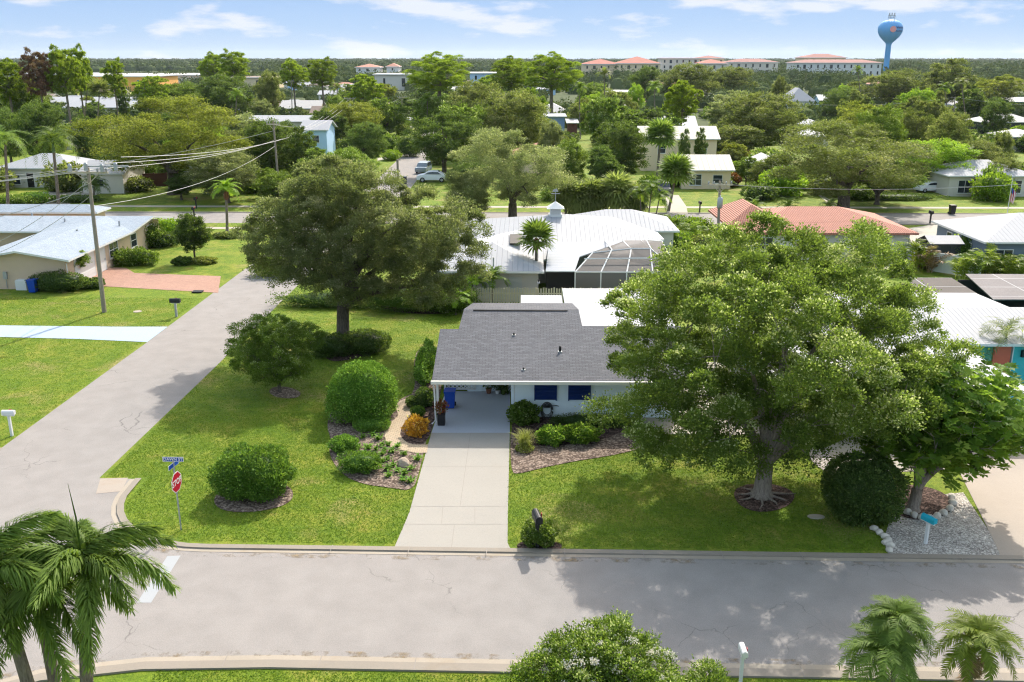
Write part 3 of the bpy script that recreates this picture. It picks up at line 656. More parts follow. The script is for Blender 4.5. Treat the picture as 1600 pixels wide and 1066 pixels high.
def opening(root, X0, X1, Y0, Y1, face, u, z0, w_, h, kind, fm='white', gm='glass', label=None):
    """u: distance along the face from its west or south end to the opening's centre"""
    def B(mb, a, b, z_a, z_b, d0, d1, mi=0):
        if face == 'S': mb.box(X0 + a, X0 + b, Y0 - d1, Y0 - d0, z_a, z_b, mi)
        elif face == 'N': mb.box(X0 + a, X0 + b, Y1 + d0, Y1 + d1, z_a, z_b, mi)
        elif face == 'E': mb.box(X1 + d0, X1 + d1, Y0 + a, Y0 + b, z_a, z_b, mi)
        else: mb.box(X0 - d1, X0 - d0, Y0 + a, Y0 + b, z_a, z_b, mi)
    a, b = u - w_ / 2, u + w_ / 2
    if kind == 'window':
        mb = MB(); t = 0.07
        B(mb, a - t, a, z0 - t, z0 + h + t, -.02, .06); B(mb, b, b + t, z0 - t, z0 + h + t, -.02, .06); B(mb, a, b, z0 + h, z0 + h + t, -.02, .058); B(mb, a, b, z0 - t, z0, -.02, .058)
        B(mb, a, b, z0 + h * .5 - .025, z0 + h * .5 + .025, .012, .04)
        if w_ > 1.3: B(mb, (a + b) / 2 - .025, (a + b) / 2 + .025, z0, z0 + h, .012, .038)
        f = mb.build('window', M[fm], root); mb = MB(); B(mb, a, b, z0, z0 + h, -.02, .012); mb.build('pane', M[gm], f)
        mb = MB(); B(mb, a - .12, b + .12, z0 - t - .06, z0 - t, -.02, .11); mb.build('sill', M[fm], f)
    else:
        mb = MB(); B(mb, a, b, z0, z0 + h, -.02, .03)
        if kind == 'garage':
            for i in range(1, 4): B(mb, a + .05, b - .05, z0 + h * i / 4 - .42 * h / 4, z0 + h * i / 4 + .42 * h / 4 - .06, .03, .045)
        d = mb.build('garage_door' if kind == 'garage' else 'door', M[gm], root)
        mb = MB(); B(mb, a - .08, a, z0, z0 + h + .08, -.02, .05); B(mb, b, b + .08, z0, z0 + h + .08, -.02, .05); B(mb, a, b, z0 + h, z0 + h + .08, -.02, .05); mb.build('frame', M[fm], d)
        if kind == 'door': mb = MB(); B(mb, b - .18, b - .1, z0 + .95, z0 + 1.05, .03, .09); mb.build('handle', M['metalgrey'], d)
def house(label, X0, X1, Y0, Y1, eave, ridge, roof, wallm, roofm, ops=(), oh=0.5, trim='white', name='house', cat='house', group=None, thick=0.16, z0=0.0, root=None, axis=None, extra=None):
    root = root or empty(name, ((X0 + X1) / 2, (Y0 + Y1) / 2, 0), label, cat, group)
    org = root.location.copy(); kids = []
    wt = eave - thick - .01
    mb = MB(); mb.box(X0, X1, Y0, Y1, z0, wt)
    if roof == 'gx': 
        m_ = (Y0 + Y1) / 2; zr = ridge - thick - .03 - (ridge - eave) * oh / ((Y1 - Y0) / 2 + oh) * 0
        for x in (X0, X1): mb.prism([(0, 0)] * 3, 0, 0) if False else mb.poly([(x, Y0, wt), (x, Y1, wt), (x, m_, zr)])
    if roof == 'gy':
        m_ = (X0 + X1) / 2; zr = ridge - thick - .03
        for y in (Y0, Y1): mb.poly([(X0, y, wt), (X1, y, wt), (m_, y, zr)])
    w_ = mb.build('wall', M[wallm], None); kids.append(w_)
    a, b, c, d = X0 - oh, X1 + oh, Y0 - oh, Y1 + oh
    if roof == 'hip': fs = hip_faces(a, b, c, d, eave, ridge)
    elif roof == 'gx': fs = gable_faces(a, b, c, d, eave, ridge, 'x')
    elif roof == 'gy': fs = gable_faces(a, b, c, d, eave, ridge, 'y')
    else: fs = [[(a, c, eave), (b, c, eave), (b, d, ridge), (a, d, ridge)]]
    kids.append(roof_solid('roof', fs, thick, [M[roofm], M[trim]]))
    for o in kids: o.parent = root; o.matrix_parent_inverse = Matrix.Translation(-org)
    for k, op in enumerate(ops):
        before = set(bpy.data.objects); opening(None, X0, X1, Y0, Y1, *op)
        for o in set(bpy.data.objects) - before:
            if o.parent is None: o.parent = root; o.matrix_parent_inverse = Matrix.Translation(-org)
    return root
def part(o, root):
    o.parent = root; o.matrix_parent_inverse = Matrix.Translation(-root.location); return o
def xprism(profile, x0, x1):
    mb = MB(); n = len(profile); mb.v = [(x0, y, z) for y, z in profile] + [(x1, y, z) for y, z in profile]
    mb.f = [tuple(range(n)), tuple(range(2 * n - 1, n - 1, -1))] + [(i, (i + 1) % n, n + (i + 1) % n, n + i) for i in range(n)]; mb.mi = [0] * len(mb.f); return mb

# ------------------------------------------------------------------ ground, roads, paths
b = MB(); S_ = [-7000, -800, -200, -60, -20, 20, 60, 200, 800, 7000]; T_ = [-200, 0, 30, 60, 120, 240, 500, 1000, 3000, 9000]
for i in range(9):
    for j in range(9): b.poly([(S_[i], T_[j], 0), (S_[i + 1], T_[j], 0), (S_[i + 1], T_[j + 1], 0), (S_[i], T_[j + 1], 0)])
tag(b.build('ground', M['lawn']), kind='structure')
def ky(x, y0): return y0 - 0.016 * (x + 12)          # the front street runs a shade off square
arc = [(-12.5 + 5.2 * math.cos(t), 37.6 + 5.2 * math.sin(t)) for t in [math.pi + i * math.pi / 2 / 10 for i in range(11)]]
northk = [(-17.7, 38.6)] + arc[1:] + [(x, ky(x, 32.4)) for x in (-8, 0, 8, 16, 30, 80)]
southk = [(-19.5, 20.5), (-17.2, 23.4), (-15.0, 24.55), (-12, 25.15), (-8, 25.3)] + [(x, ky(x, 25.35)) for x in (0, 8, 16, 30, 80)]
sheet('front_road', [(80, southk[-1][1])] + [(x, y, 0) for x, y in reversed(southk[:-1])] + [(-19.5, 5), (-60, 5), (-60, 40.5), (-25.8, 40.5), (-25.8, 42), (-25.5, 60), (-25.3, 107.2), (-19.0, 107.2), (-19.2, 55), (-19.45, 38.7), (-17.7, 38.65)] + northk, M['road'], 0.004)
def strip(name, line, w0, w1, z0, z1, m):           # ribbon beside a line; w: offsets to the left
    mb = MB(); n = len(line); L0, L1 = [], []
    for i, p in enumerate(line):
        a = Vector(line[max(i - 1, 0)][:2]); c = Vector(line[min(i + 1, n - 1)][:2]); t = (c - a).normalized(); nn = Vector((-t.y, t.x))
        L0.append((p[0] + nn.x * w0, p[1] + nn.y * w0)); L1.append((p[0] + nn.x * w1, p[1] + nn.y * w1))
    for i in range(n - 1):
        mb.poly([(*L0[i], z0), (*L0[i + 1], z0), (*L1[i + 1], z1), (*L1[i], z1)])
        if z1 > 0.03: mb.poly([(*L1[i], z1), (*L1[i + 1], z1), (*L1[i + 1], -0.02), (*L1[i], -0.02)])
    o = mb.build(name, m, fix=False); return tag(o, kind='structure')
strip('gutter_north', northk, -0.02, -0.26, 0.012, 0.016, M['gutter'])
strip('kerb_north', northk, 0.26, -0.03, 0.07, 0.07, M['kerb']); strip('kerb_face_north', northk, -0.03, -0.035, 0.07, 0.016, M['kerb'])
strip('gutter_south', southk, 0.34, 0.02, 0.016, 0.012, M['gutter'])
strip('kerb_south', southk, 0.03, -0.36, 0.07, 0.07, M['kerb']); strip('kerb_face_south', southk, 0.035, 0.03, 0.016, 0.07, M['kerb'])
strip('gutter_dirt_north', northk[3:], -0.30, -0.62, 0.0185, 0.0165, M['dirt']); strip('gutter_dirt_south', southk, 0.60, 0.30, 0.0165, 0.0185, M['dirt'])
mb = MB()
for x in np.arange(-7.5, 30, 3.05): y = ky(x, 32.4); mb.box(x, x + .025, y - .33, y + .30, 0.07, 0.073)
for x in np.arange(-9.5, 22, 3.05): y = ky(x, 25.35); mb.box(x, x + .025, y - .36, y + .33, 0.07, 0.073)
tag(mb.build('kerb_joint', M['joint']), kind='structure')
sheet('stop_line_road_marking', [(-13.75, 31.8, 0), (-13.25, 31.85, 0), (-13.15, 28.6, 0), (-13.65, 28.6, 0)], M['stripe'], 0.008)
sheet('corner_pavement', [P(157, 748), P(200, 747), P(190, 768), P(150, 772)], M['concrete2'], 0.012)
sheet('corner_pavement_west', [(-27.5, 40.6, 0), (-25.6, 40.6, 0), (-25.7, 42.1, 0), (-27.5, 42.1, 0)], M['kerb'], 0.012)
sheet('back_road', [(-150, 107.2, 0), (150, 107.2, 0), (150, 114.8, 0), (-150, 114.8, 0)], M['road'], 0.004)
strip('back_kerb', [(-150, 114.9), (-23.9, 114.9)], 0.15, -0.15, 0.08, 0.08, M['kerb']); strip('back_kerb_east', [(-16.0, 114.9), (150, 114.9)], 0.15, -0.15, 0.08, 0.08, M['kerb'])
strip('back_kerb_near', [(-18.5, 107.0), (150, 107.0)], 0.15, -0.15, 0.08, 0.08, M['kerb'])
sheet('north_road', [(-23.6, 114.7, 0), (-16.4, 114.7, 0), (-16.8, 150, 0), (-20.6, 240, 0), (-24, 300, 0), (-27, 300, 0), (-25.6, 240, 0), (-23.8, 180, 0), (-23.2, 150, 0)], M['road'], 0.006)
for a, b_ in ((-120, -24.5), (-15.5, 140)): sheet('sidewalk', [(a, 119.0, 0), (b_, 119.0, 0), (b_, 120.4, 0), (a, 120.4, 0)], M['sidewalk'], 0.02)
sheet('sidewalk_near', [(-95, 103.2, 0), (-27, 103.2, 0), (-27, 104.4, 0), (-95, 104.4, 0)], M['sidewalk'], 0.02)
# driveways
sheet('driveway', [P(674, 677), P(640, 800), P(634, 815), P(614, 861), P(799, 861), P(793, 849), P(793.5, 800), P(796.5, 677)], M['concrete'], 0.020)
sheet('carport_floor', [P(674, 677), P(796.5, 677), (-0.72, 50.5, 0), (-4.45, 50.5, 0)], M['carfloor'], 0.022)
mb = MB()
def line(mb, a, b_, z=0.024, w_=0.022):
    a, b_ = Vector((a[0], a[1])), Vector((b_[0], b_[1])); t = (b_ - a).normalized() * w_; n = Vector((-t.y, t.x)) * .5
    mb.poly([(a.x - n.x, a.y - n.y, z), (b_.x - n.x, b_.y - n.y, z), (b_.x + n.x, b_.y + n.y, z), (a.x + n.x, a.y + n.y, z)])
for q in (((735, 678), (719, 791)), ((642, 792), (793, 792)), ((629, 820), (793, 820)), ((692, 793), (690, 819)), ((742, 793), (742, 819)), ((710, 821), (705, 860)), ((659, 730), (794, 730))): line(mb, P(*q[0]), P(*q[1]))
o = mb.build('driveway_joint', M['joint'], fix=False); tag(o, kind='structure')
sheet('pale_blue_driveway', [P(-60, 509), P(0, 509), P(180, 511), P(262, 511), P(230, 535), P(120, 530), P(0, 527), P(-60, 526)], M['bluedrive'], 0.02)
sheet('brick_driveway', [P(118, 444), P(172, 418), P(197, 419), P(210, 427), P(345, 432), P(341, 458), P(148, 447), P(128, 452)], M['brickdrive'], 0.02)
sheet('neighbour_driveway', [P(1500, 740), P(1470, 700), P(1530, 660), (24, 44, 0), (31, 44, 0), P(1700, 870), P(1565, 872), P(1540, 820)], M['concrete2'], 0.02)
sheet('neighbour_patio_paving', [(5.8, 44.2, 0), (19, 44.2, 0), (19, 56, 0), (5.8, 56, 0)], M['sidewalk'], 0.022)
sheet('neighbour_front_path', [P(1290, 700), P(1280, 720), P(1300, 745), P(1340, 740), P(1480, 735), P(1530, 660), P(1400, 650)], M['sidewalk'], 0.018)
sheet('gravel_bed', [P(1388, 866), P(1380, 845), P(1395, 800), P(1400, 780), P(1505, 770), P(1545, 830), P(1566, 871)], M['gravel'], 0.015)
sheet('blue_patio', [(25.7, 44.2, 0), (40, 44.2, 0), (40, 51.9, 0), (25.7, 51.9, 0)], mat('aqua paint floor', (0.10, 0.42, 0.52), 0.5, 2, 0.1), 0.02)
sheet('white_driveway_far_west', [P(60, 300), P(150, 300), P(200, 287), P(202, 292), P(150, 305), P(110, 318), P(100, 331), P(20, 331), P(0, 318), P(60, 318), P(75, 305)], M['sidewalk'], 0.024)
sheet('pink_driveway_far_west', [P(0, 318), P(50, 318), P(130, 331), P(0, 331)], mat('pink paving', (0.50, 0.31, 0.24), 0.9, 1, .1), 0.016)
sheet('far_driveway_east', [P(1040, 305), P(1060, 305), P(1072, 322), P(1075, 335), P(1042, 335)], M['sidewalk'], 0.024)
sheet('far_front_path_east', [P(1275, 303), P(1282, 303), P(1320, 328), P(1308, 328)], M['sidewalk'], 0.024)
sheet('oak_house_driveway', [P(1400, 360), P(1500, 345), P(1480, 380), P(1440, 410), P(1400, 425), P(1380, 420), P(1425, 385)], M['sidewalk'], 0.024)
sheet('north_road_side_drive', [P(590, 247), P(628, 243), P(624, 248), P(590, 251)], M['sidewalk'], 0.024)
# planting beds
def bed(name, pts, m='mulch', z=0.03, k=2): return sheet(name, [(x, y, 0) for x, y in smooth_ring([P(*p) for p in pts], k)], M[m], z)
bed('mulch_bed_west', [(655, 612), (628, 622), (605, 640), (560, 648), (517, 640), (510, 665), (518, 690), (513, 710), (533, 742), (565, 757), (610, 763), (645, 768), (655, 740), (668, 680), (676, 640), (672, 600)])
bed('mulch_bed_dark', [(640, 640), (628, 660), (626, 685), (640, 695), (668, 694), (680, 655), (680, 625)], 'mulchdark', 0.036)
bed('side_mulch_bed', [(655, 540), (645, 570), (650, 600), (640, 625), (690, 640), (690, 560)], 'mulch', 0.026)
bed('mulch_bed_east', [(798, 648), (797, 740), (812, 741), (850, 731), (900, 721), (960, 712), (1015, 698), (1005, 672), (960, 645), (900, 640)])
bed('mulch_bed_east_dark', [(800, 650), (800, 690), (850, 700), (940, 690), (985, 670), (960, 650), (900, 650)], 'mulchdark', 0.036)
bed('tree_ring', [(1145, 760), (1150, 790), (1190, 804), (1235, 792), (1245, 770), (1205, 755)], 'mulchdark', 0.03)
bed('bush_ring', [(330, 780), (345, 800), (400, 802), (455, 788), (460, 765), (430, 752), (360, 755)])
bed('small_tree_ring', [(418, 612), (430, 622), (462, 624), (473, 615), (455, 606), (430, 604)])
bed('oak_bed', [(500, 548), (515, 568), (560, 560), (600, 548), (590, 525), (520, 522)], 'mulchdark')
bed('magnolia_ring', [(1365, 770), (1400, 808), (1450, 815), (1492, 800), (1480, 770), (1420, 755)], 'mulchdark', 0.03)
bed('side_yard_rocks', [(1250, 690), (1300, 700), (1300, 745), (1265, 720)], 'gravel', 0.024)
bed('left_house_bed', [(0, 450), (140, 452), (150, 443), (110, 435), (0, 440)], 'mulchdark')
bed('mailbox_bed', [(805, 850), (812, 862), (875, 862), (880, 850), (840, 842)], 'mulchdark')
bed('north_yard_bed', [(690, 462), (600, 470), (590, 482), (640, 492), (722, 490), (730, 470)], 'mulchdark')
path = [P(*q) for q in ((667, 709), (650, 709), (635, 706), (620, 703), (610, 699), (603, 690), (601, 681), (603, 672), (608, 664), (616, 657), (622, 651), (621, 645), (619, 640), (620, 632), (626, 627), (642, 622),
                        (641, 632), (643, 640), (645, 646), (640, 653), (633, 660), (627, 670), (625, 680), (630, 688), (637, 693), (646, 696), (669, 696))]
sheet('paver_path', path, M['brickpath'], 0.045)

# ------------------------------------------------------------------ the main house
hr = empty('house', (0, 50, 0), 'low pale blue house with grey shingle roof and open carport over the driveway', 'house')
zz = lambda y: 2.6 + (y - 45.0) * 0.24
front = [(-4.67, 45.0, zz(45)), (8.9, 45.0, zz(45)), (8.9, 50.6, zz(50.6)), (3.36, 50.6, zz(50.6)), (3.25, 52.5, 4.4), (-3.45, 52.5, 4.4), (-3.62, 50.2, zz(50.2)), (-4.67, 50.2, zz(50.2))]
r1 = roof_solid('roof', [front, [(-3.45, 52.5, 4.4), (3.25, 52.5, 4.4), (3.1, 56.6, 3.7), (-3.15, 56.6, 3.7)], [(3.36, 50.6, zz(50.6)), (8.9, 50.6, zz(50.6)), (8.9, 52.2, 3.45), (3.3, 52.2, 3.45)]], 0.14, [M['shingle'], M['fascia']]); part(r1, hr)
mb = MB(); mb.box(-4.72, 8.95, 44.86, 44.995, 2.43, 2.60); part(mb.build('fascia', M['fascia']), hr)
mb = MB(); mb.box(-2.9, 2.6, 52.25, 52.31, 4.362, 4.40); mb.box(-2.9, 2.6, 52.31, 52.36, 4.362, 4.41); part(mb.build('ridge_vent', M['black']), hr)
def vent(px, py, y, r, h, m='metalgrey'):
    p = P(px, py, zz(y)); mb = MB(); mb.box(p.x - r * 1.6, p.x + r * 1.6, p.y - r * 1.6, p.y + r * 1.6, zz(p.y) - .05, zz(p.y) + .03); mb.lathe([(r, 0), (r, h), (r * .2, h + .03)], (p.x, p.y, zz(p.y) + .04), 10, 1)
    part(mb.build('roof_vent', [M[m], M['black']]), hr)
vent(875, 554, 47.2, .07, .28); vent(818, 577, 46.2, .06, .08); vent(803, 521, 50, .06, .08); vent(841, 476, 50, .05, .15)
prof = [(46.5, 0), (50.5, 0), (50.5, zz(50.5) - .2), (46.5, zz(46.5) - .2)]
part(xprism(prof, -0.62, 8.4).build('wall', M['bluewall']), hr)
part(xprism([(50.52, 0), (56.2, 0), (56.2, 3.4), (52.5, 4.07), (50.52, zz(50.52) - .2)], -3.2, 3.0).build('wall', M['bluewall']), hr)
mb = MB(); mb.box(-4.5, -4.38, 45.35, 45.47, 0, 2.5); mb.box(-4.55, -4.33, 45.3, 45.52, 0, .18); part(mb.build('carport_post', M['white']), hr)
mb = MB(); mb.box(-4.5, -4.38, 49.9, 50.02, 0, 3.4); part(mb.build('carport_post', M['white']), hr)
mb = MB(); mb.tube([(-4.6, 45.05, 2.3), (-4.58, 45.25, 2.1), (-4.56, 45.28, .3), (-4.75, 45.2, .12)], .045, 8); part(mb.build('downspout', M['white']), hr)
mb = MB(); mb.box(-4.42, -0.7, 45.25, 45.42, 2.36, 2.5); part(mb.build('carport_beam', M['bluewall']), hr)
mb = MB(); mb.box(-3.15, -2.35, 50.46, 50.515, 0, 3.2); part(mb.build('wall_panel', M['bluewall']), hr)
mb = MB()                                           # white diamond lattice screen closing the back of the carport
x0, x1, z0, z1 = -4.42, -2.75, .2, 2.9
for k in range(-12, 12):
    for s_ in (1, -1):
        xs = x0 + k * .24; p0 = (xs, z0) if s_ > 0 else (xs, z1); a = max(0, x0 - xs); e_ = min(z1 - z0, x1 - xs)
        if e_ - a <= 0.05: continue
        A = (xs + a, z0 + a if s_ > 0 else z1 - a); B_ = (xs + e_, z0 + e_ if s_ > 0 else z1 - e_); y = 50.38 if s_ > 0 else 50.40
        c = ((A[0] + B_[0]) / 2, y, (A[1] + B_[1]) / 2); ln = math.hypot(B_[0] - A[0], B_[1] - A[1]) / 2
        mb.obox(c, ln, .006, .035, Matrix.Rotation(-s_ * math.pi / 4, 3, 'Y'))
mb.box(x0 - .04, x1 + .04, 50.36, 50.42, z0 - .05, z0 + .03); mb.box(x1, x1 + .07, 50.36, 50.42, z0, z1)
part(mb.build('lattice', M['white']), hr)
for cx in (1.22, 3.02):                               # navy top-hinged shutters
    mb = MB(); mb.box(cx - .57, cx + .57, 46.40, 46.44, 1.04, 2.44)
    for i in range(16): mb.obox((cx, 46.385, 1.1 + i * .083), .54, .02, .03, Matrix.Rotation(0.5, 3, 'X'))
    mb.box(cx - .6, cx - .54, 46.36, 46.46, 1.0, 2.46); mb.box(cx + .54, cx + .6, 46.36, 46.46, 1.0, 2.46)
    part(mb.build('shutter', M['navy']), hr)
mb = MB(); mb.box(0.0 - .12, 0.06, 46.40, 46.5, 1.9, 2.12); part(mb.build('wall_lamp', M['black']), hr)
mb = MB(); mb.tube([(-.45, 46.46, 1.9), (-.45, 46.46, .5)], .02, 6); part(mb.build('conduit', M['white']), hr)
shrub('carport_hedge', 'dark bush behind the white lattice of the carport', 'bush', (-3.7, 51.4), 1.1, .7, 2.6, .12, 2500, 'dense', 19, 3.0)
# hose on its reel
hz = empty('garden_hose', (1.3, 46.35, 0.42), 'coiled dark garden hose hanging under the navy shutter', 'hose')
mb = MB()
for k in range(5):
    r_ = .26 + .03 * k; mb.tube([(math.cos(t) * r_ * .85, -.05 - .015 * (k % 3), .1 + math.sin(t) * r_ * 1.15 - .03 * k * (math.sin(t) < 0)) for t in np.linspace(0, 6.283, 22)], .017, 6, cap=False)
mb.build('coil', M['frame'], hz, smooth=True); mb = MB(); mb.box(-.16, .16, -.04, .1, .2, .3); mb.tube([(.1, 0, .3), (.5, 0, .32), (.62, 0, .28)], .02, 6); mb.build('bracket', M['black'], hz)
# the white flat-roofed back room
br = empty('back_room', (5.8, 57, 0), 'white flat-roofed back room joined behind the grey shingle roof', 'extension')
part(roof_solid('roof', [[(3.3, 52.4, 3.02), (9.2, 52.4, 3.02), (9.2, 63.6, 2.95), (2.75, 63.6, 2.95), (2.75, 56.8, 2.98), (3.3, 56.8, 2.98)]], .14, [M['whiteroof'], M['white']]), br)
mb = MB(); mb.box(3.4, 8.9, 52.5, 63.2, 0, 2.82); part(mb.build('wall', M['bluewall']), br)
br = empty('patio_cover', (1.3, 60, 0), 'small white flat patio roof before the picket fence', 'patio roof')
part(roof_solid('roof', [[(-.15, 57.0, 2.86), (2.65, 57.0, 2.86), (2.65, 62.2, 2.8), (-.15, 62.2, 2.8)]], .1, [M['whiteroof'], M['white']]), br)
for x, y in ((0, 57.2), (0, 62.0), (2.5, 62.0)): mb = MB(); mb.box(x - .05, x + .05, y - .05, y + .05, 0, 2.7); part(mb.build('post', M['white']), br)

# ------------------------------------------------------------------ big trees round the house
def tree_px(name, label, cat, bpx, boxes, lr, per, leaf, m, seed, ratio=0.9, **kw):
    base = P(*bpx); ells = [bbox_ells(*bx, base, ratio) for bx in boxes]
    return make_tree(name, label, cat, (base.x, base.y, 0), ells, lr, per, leaf, m, seed, **kw)
# the broad bright tree in the front lawn: crown measured as several overlapping masses
bR = P(1190, 775)
make_tree('shade_tree', 'largest bright green tree, forked grey trunk in the front lawn right of the driveway', 'tree', (bR.x, bR.y, 0),
          [(0.6, 1.8, 6.7, 7.3, 6.8, 4.9), (-2.9, -0.4, 4.7, 4.7, 4.4, 3.2), (1.5, -1.8, 5.2, 4.2, 3.0, 2.6), (4.0, 1.0, 5.6, 4.4, 5.0, 3.2), (0.5, 3.5, 8.9, 4.4, 4.0, 2.7), (-4.6, 2.6, 7.4, 2.8, 2.8, 2.0), (1.2, 4.0, 10.5, 1.5, 1.5, 1.4), (6.4, 3.8, 6.4, 2.6, 3.0, 2.0)],
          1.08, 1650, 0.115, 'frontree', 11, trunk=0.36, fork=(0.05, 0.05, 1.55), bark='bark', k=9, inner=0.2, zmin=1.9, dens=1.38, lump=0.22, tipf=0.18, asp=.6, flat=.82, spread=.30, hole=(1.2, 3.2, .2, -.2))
bA = P(537, 545)
make_tree('oak_tree', 'large grey green oak on the lawn between the side street and the picket fence', 'tree', (bA.x, bA.y, 0),
          [bbox_ells(366, 265, 745, 475, bA, 0.68), bbox_ells(348, 310, 540, 460, bA, .42), bbox_ells(590, 330, 765, 500, bA, .9), (0.3, 0, 10.0, 4.6, 4.4, 2.8)],
          1.0, 1100, 0.12, 'oakgrey', 12, trunk=0.42, fork=(0.1, 0, 2.9), k=8, inner=0.2, zmin=3.0, dens=1.22, asp=.6, spread=.34, lump=0.12, tipf=0.14)
tree_px('small_tree', 'small airy olive green tree on the lawn beside the side street', 'tree', (437, 612), [(355, 492, 500, 605), (380, 488, 470, 545)], 0.5, 400, 0.10, 'bright', 13, ratio=.95,
        trunk=0.09, fork=(0, 0, .55), k=6, inner=.2, zmin=.8, dens=1.2, lump=.2, bark='barkdark')
# magnolia-like tree with leaf rosettes
bM = P(1425, 798); rng = np.random.default_rng(5); root = empty('rosette_tree', (bM.x, bM.y, 0), 'tree with big glossy star-shaped leaf rosettes above the stone ring', 'tree')
cent = lobe_centres([(1.3, 0.6, 3.9, 3.6, 3.0, 2.5), (2.9, 0.8, 4.2, 2.0, 2.0, 2.0), (-0.6, 0, 2.9, 2.0, 1.8, 1.3)], .5, rng, .85, .3, 1.3, 9000, .1)
Vs, vs = [], []
for c in cent:
    for _ in range(2):
        p = c + rng.normal(size=3) * .2; ax = rng.normal(size=3) * .35 + np.array([0, -.1, 1.]); ax /= np.linalg.norm(ax)
        n = 11; az = np.arange(n) * 2.399; e1 = np.cross(ax, [1, 0, 0]); e1 /= np.linalg.norm(e1); e2 = np.cross(ax, e1); tilt = rng.uniform(.05, .55, n)[:, None]
        D = (np.cos(az)[:, None] * e1 + np.sin(az)[:, None] * e2) + ax * tilt; C = p + D * .15
        D = D / np.linalg.norm(D, axis=1, keepdims=True); S = np.cross(D, ax); S /= np.linalg.norm(S, axis=1, keepdims=True); l = .34; a = p + D * .02; t = p + D * l - ax * .03; m_ = p + D * l * .6 + ax * .02
        V = np.stack([a, m_ - S * .065, t, m_ + S * .065], 1).reshape(-1, 3); Vs.append(V); vs.append(np.repeat(.5 + rng.normal() * .26 + rng.normal(size=n) * .05, 4))
V = np.concatenate(Vs); link('crown', fast_mesh('crown', V, np.arange(len(V)).reshape(-1, 4), np.concatenate(vs), [M['glossy']]), root)
mb = MB(); limbs(mb, (0, 0, 0), (.15, .1, 1.0), cent[::2], .24, rng, k=7, minr=.025); mb.build('trunk', M['bark'], root, smooth=True, fix=False)
# bloom tree at the lower edge
make_tree('crape_myrtle', 'green flowering tree with white blossom at the near kerb', 'tree', (2.4, 21.0, 0),
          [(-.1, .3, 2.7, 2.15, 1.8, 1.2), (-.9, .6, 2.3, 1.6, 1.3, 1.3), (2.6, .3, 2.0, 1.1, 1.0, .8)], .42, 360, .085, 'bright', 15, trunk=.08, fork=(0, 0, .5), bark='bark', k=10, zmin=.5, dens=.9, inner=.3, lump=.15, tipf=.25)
cm = bpy.data.objects['crape_myrtle']; rng = np.random.default_rng(8)
cent = lobe_centres([(-.1, .2, 2.95, 1.9, 1.5, 1.1)], .28, rng, 1.5, .1, 2.0, 500, .1)
V, Q, v = lobed_crown(cent, .17, 70, .05, rng, .8); link('blossom', fast_mesh('blossom', V, Q, v, [M['flower']]), cm)
mb = MB()
for k in range(9):
    a = rng.uniform(0, 6.28); r_ = rng.uniform(.4, 1.2); p = Vector((.9 + math.cos(a) * r_, -.5 + math.sin(a) * r_ * .5, 1.9)); q = p + Vector((rng.uniform(-.5, .9), rng.uniform(-.5, .2), rng.uniform(.5, 1.1))); mb.tube([p, (p + q) / 2 + Vector((.08, 0, .08)), q], [.02, .014, .004], 5)
mb.build('bare_branch', M['bark'], cm)

# ------------------------------------------------------------------ clipped shrubs and bed plants
c = P(567, 655); shrub('clipped_bush', 'biggest dome-clipped green bush beside the curved paver path', 'bush', (c.x, c.y + .3), 1.82, 1.75, 3.0, .12, 14000, 'shrub', 21, 2.6, taper=.36)
c = P(389, 785); shrub('clipped_bush', 'round clipped green bush alone in the corner lawn near the stop sign', 'bush', (c.x, c.y + .9), 1.7, 1.5, 2.1, .12, 11000, 'shrub', 22, 2.3, lump=.05, taper=.15)
c = P(1347, 822); shrub('clipped_bush', 'dark round clipped bush in front of the stone ringed tree', 'bush', (c.x + .2, c.y + .8), 1.5, 1.45, 2.65, .12, 11000, 'dense', 23, 2.7, lump=.03, tipf=.16)
c = P(580, 672); shrub('low_hedge', 'flat dark hedge patch below the biggest clipped bush', 'hedge', (c.x, c.y + .2), .95, .75, .6, .06, 5200, 'shrub', 24, 2.8)
for i, (px, py, rx, ry, h, lab) in enumerate([(538, 705, .65, .6, .75, 'bushy green mound at the lawn edge, upper of two'), (563, 735, 1.0, .75, .85, 'wider bushy green mound at the tip of the west bed, lower of two')]):
    c = P(px, py); shrub('mounding_bush', lab, 'bush', (c.x, c.y), rx, ry, h, .13, 3400, 'shrub', 30 + i, 2.0, lump=.09, asp=.3, group='mounding bushes in the west bed')
c = P(650, 683); shrub('croton', 'orange and yellow leaved croton inside the path curve', 'bush', (c.x, c.y + .2), .56, .54, 1.0, .17, 1100, 'croton', 33, 2.0, lump=.12, asp=.45, inner=False)
c = P(653, 650); shrub('small_bush', 'grey green ball bush behind the orange croton', 'bush', (c.x, c.y), .4, .36, .55, .06, 1500, 'shrub', 34, 2.2)
c = P(647, 636); shrub('small_bush', 'dark low bush at the top of the paver path', 'bush', (c.x, c.y), .45, .4, .6, .09, 1500, 'dense', 35, 2.1, lump=.08)
c = P(664, 634); shrub('small_bush', 'dark leafy bush against the carport post', 'bush', (c.x, c.y), .5, .6, 1.0, .1, 1900, 'dense', 36, 2.2, lump=.08)
c = P(819, 664); shrub('rounded_bush', 'broad-leaved dark green bush right of the carport opening', 'bush', (c.x, c.y + .2), .76, .65, 1.15, .17, 1500, 'bright', 37, 2.1, lump=.08, tipf=.05)
c = P(862, 700); shrub('variegated_bush', 'pale yellow green bush beside the ornamental grass, left of two', 'bush', (c.x, c.y + .5), .72, .6, .9, .12, 2200, 'glossy', 38, 2.1, lump=.1, tipf=.35, group='variegated bushes by the front wall')
c = P(908, 697); shrub('variegated_bush', 'pale yellow green bush under the big tree, right of two', 'bush', (c.x, c.y + .5), .95, .6, .9, .12, 2800, 'glossy', 39, 2.1, lump=.1, tipf=.35, group='variegated bushes by the front wall')
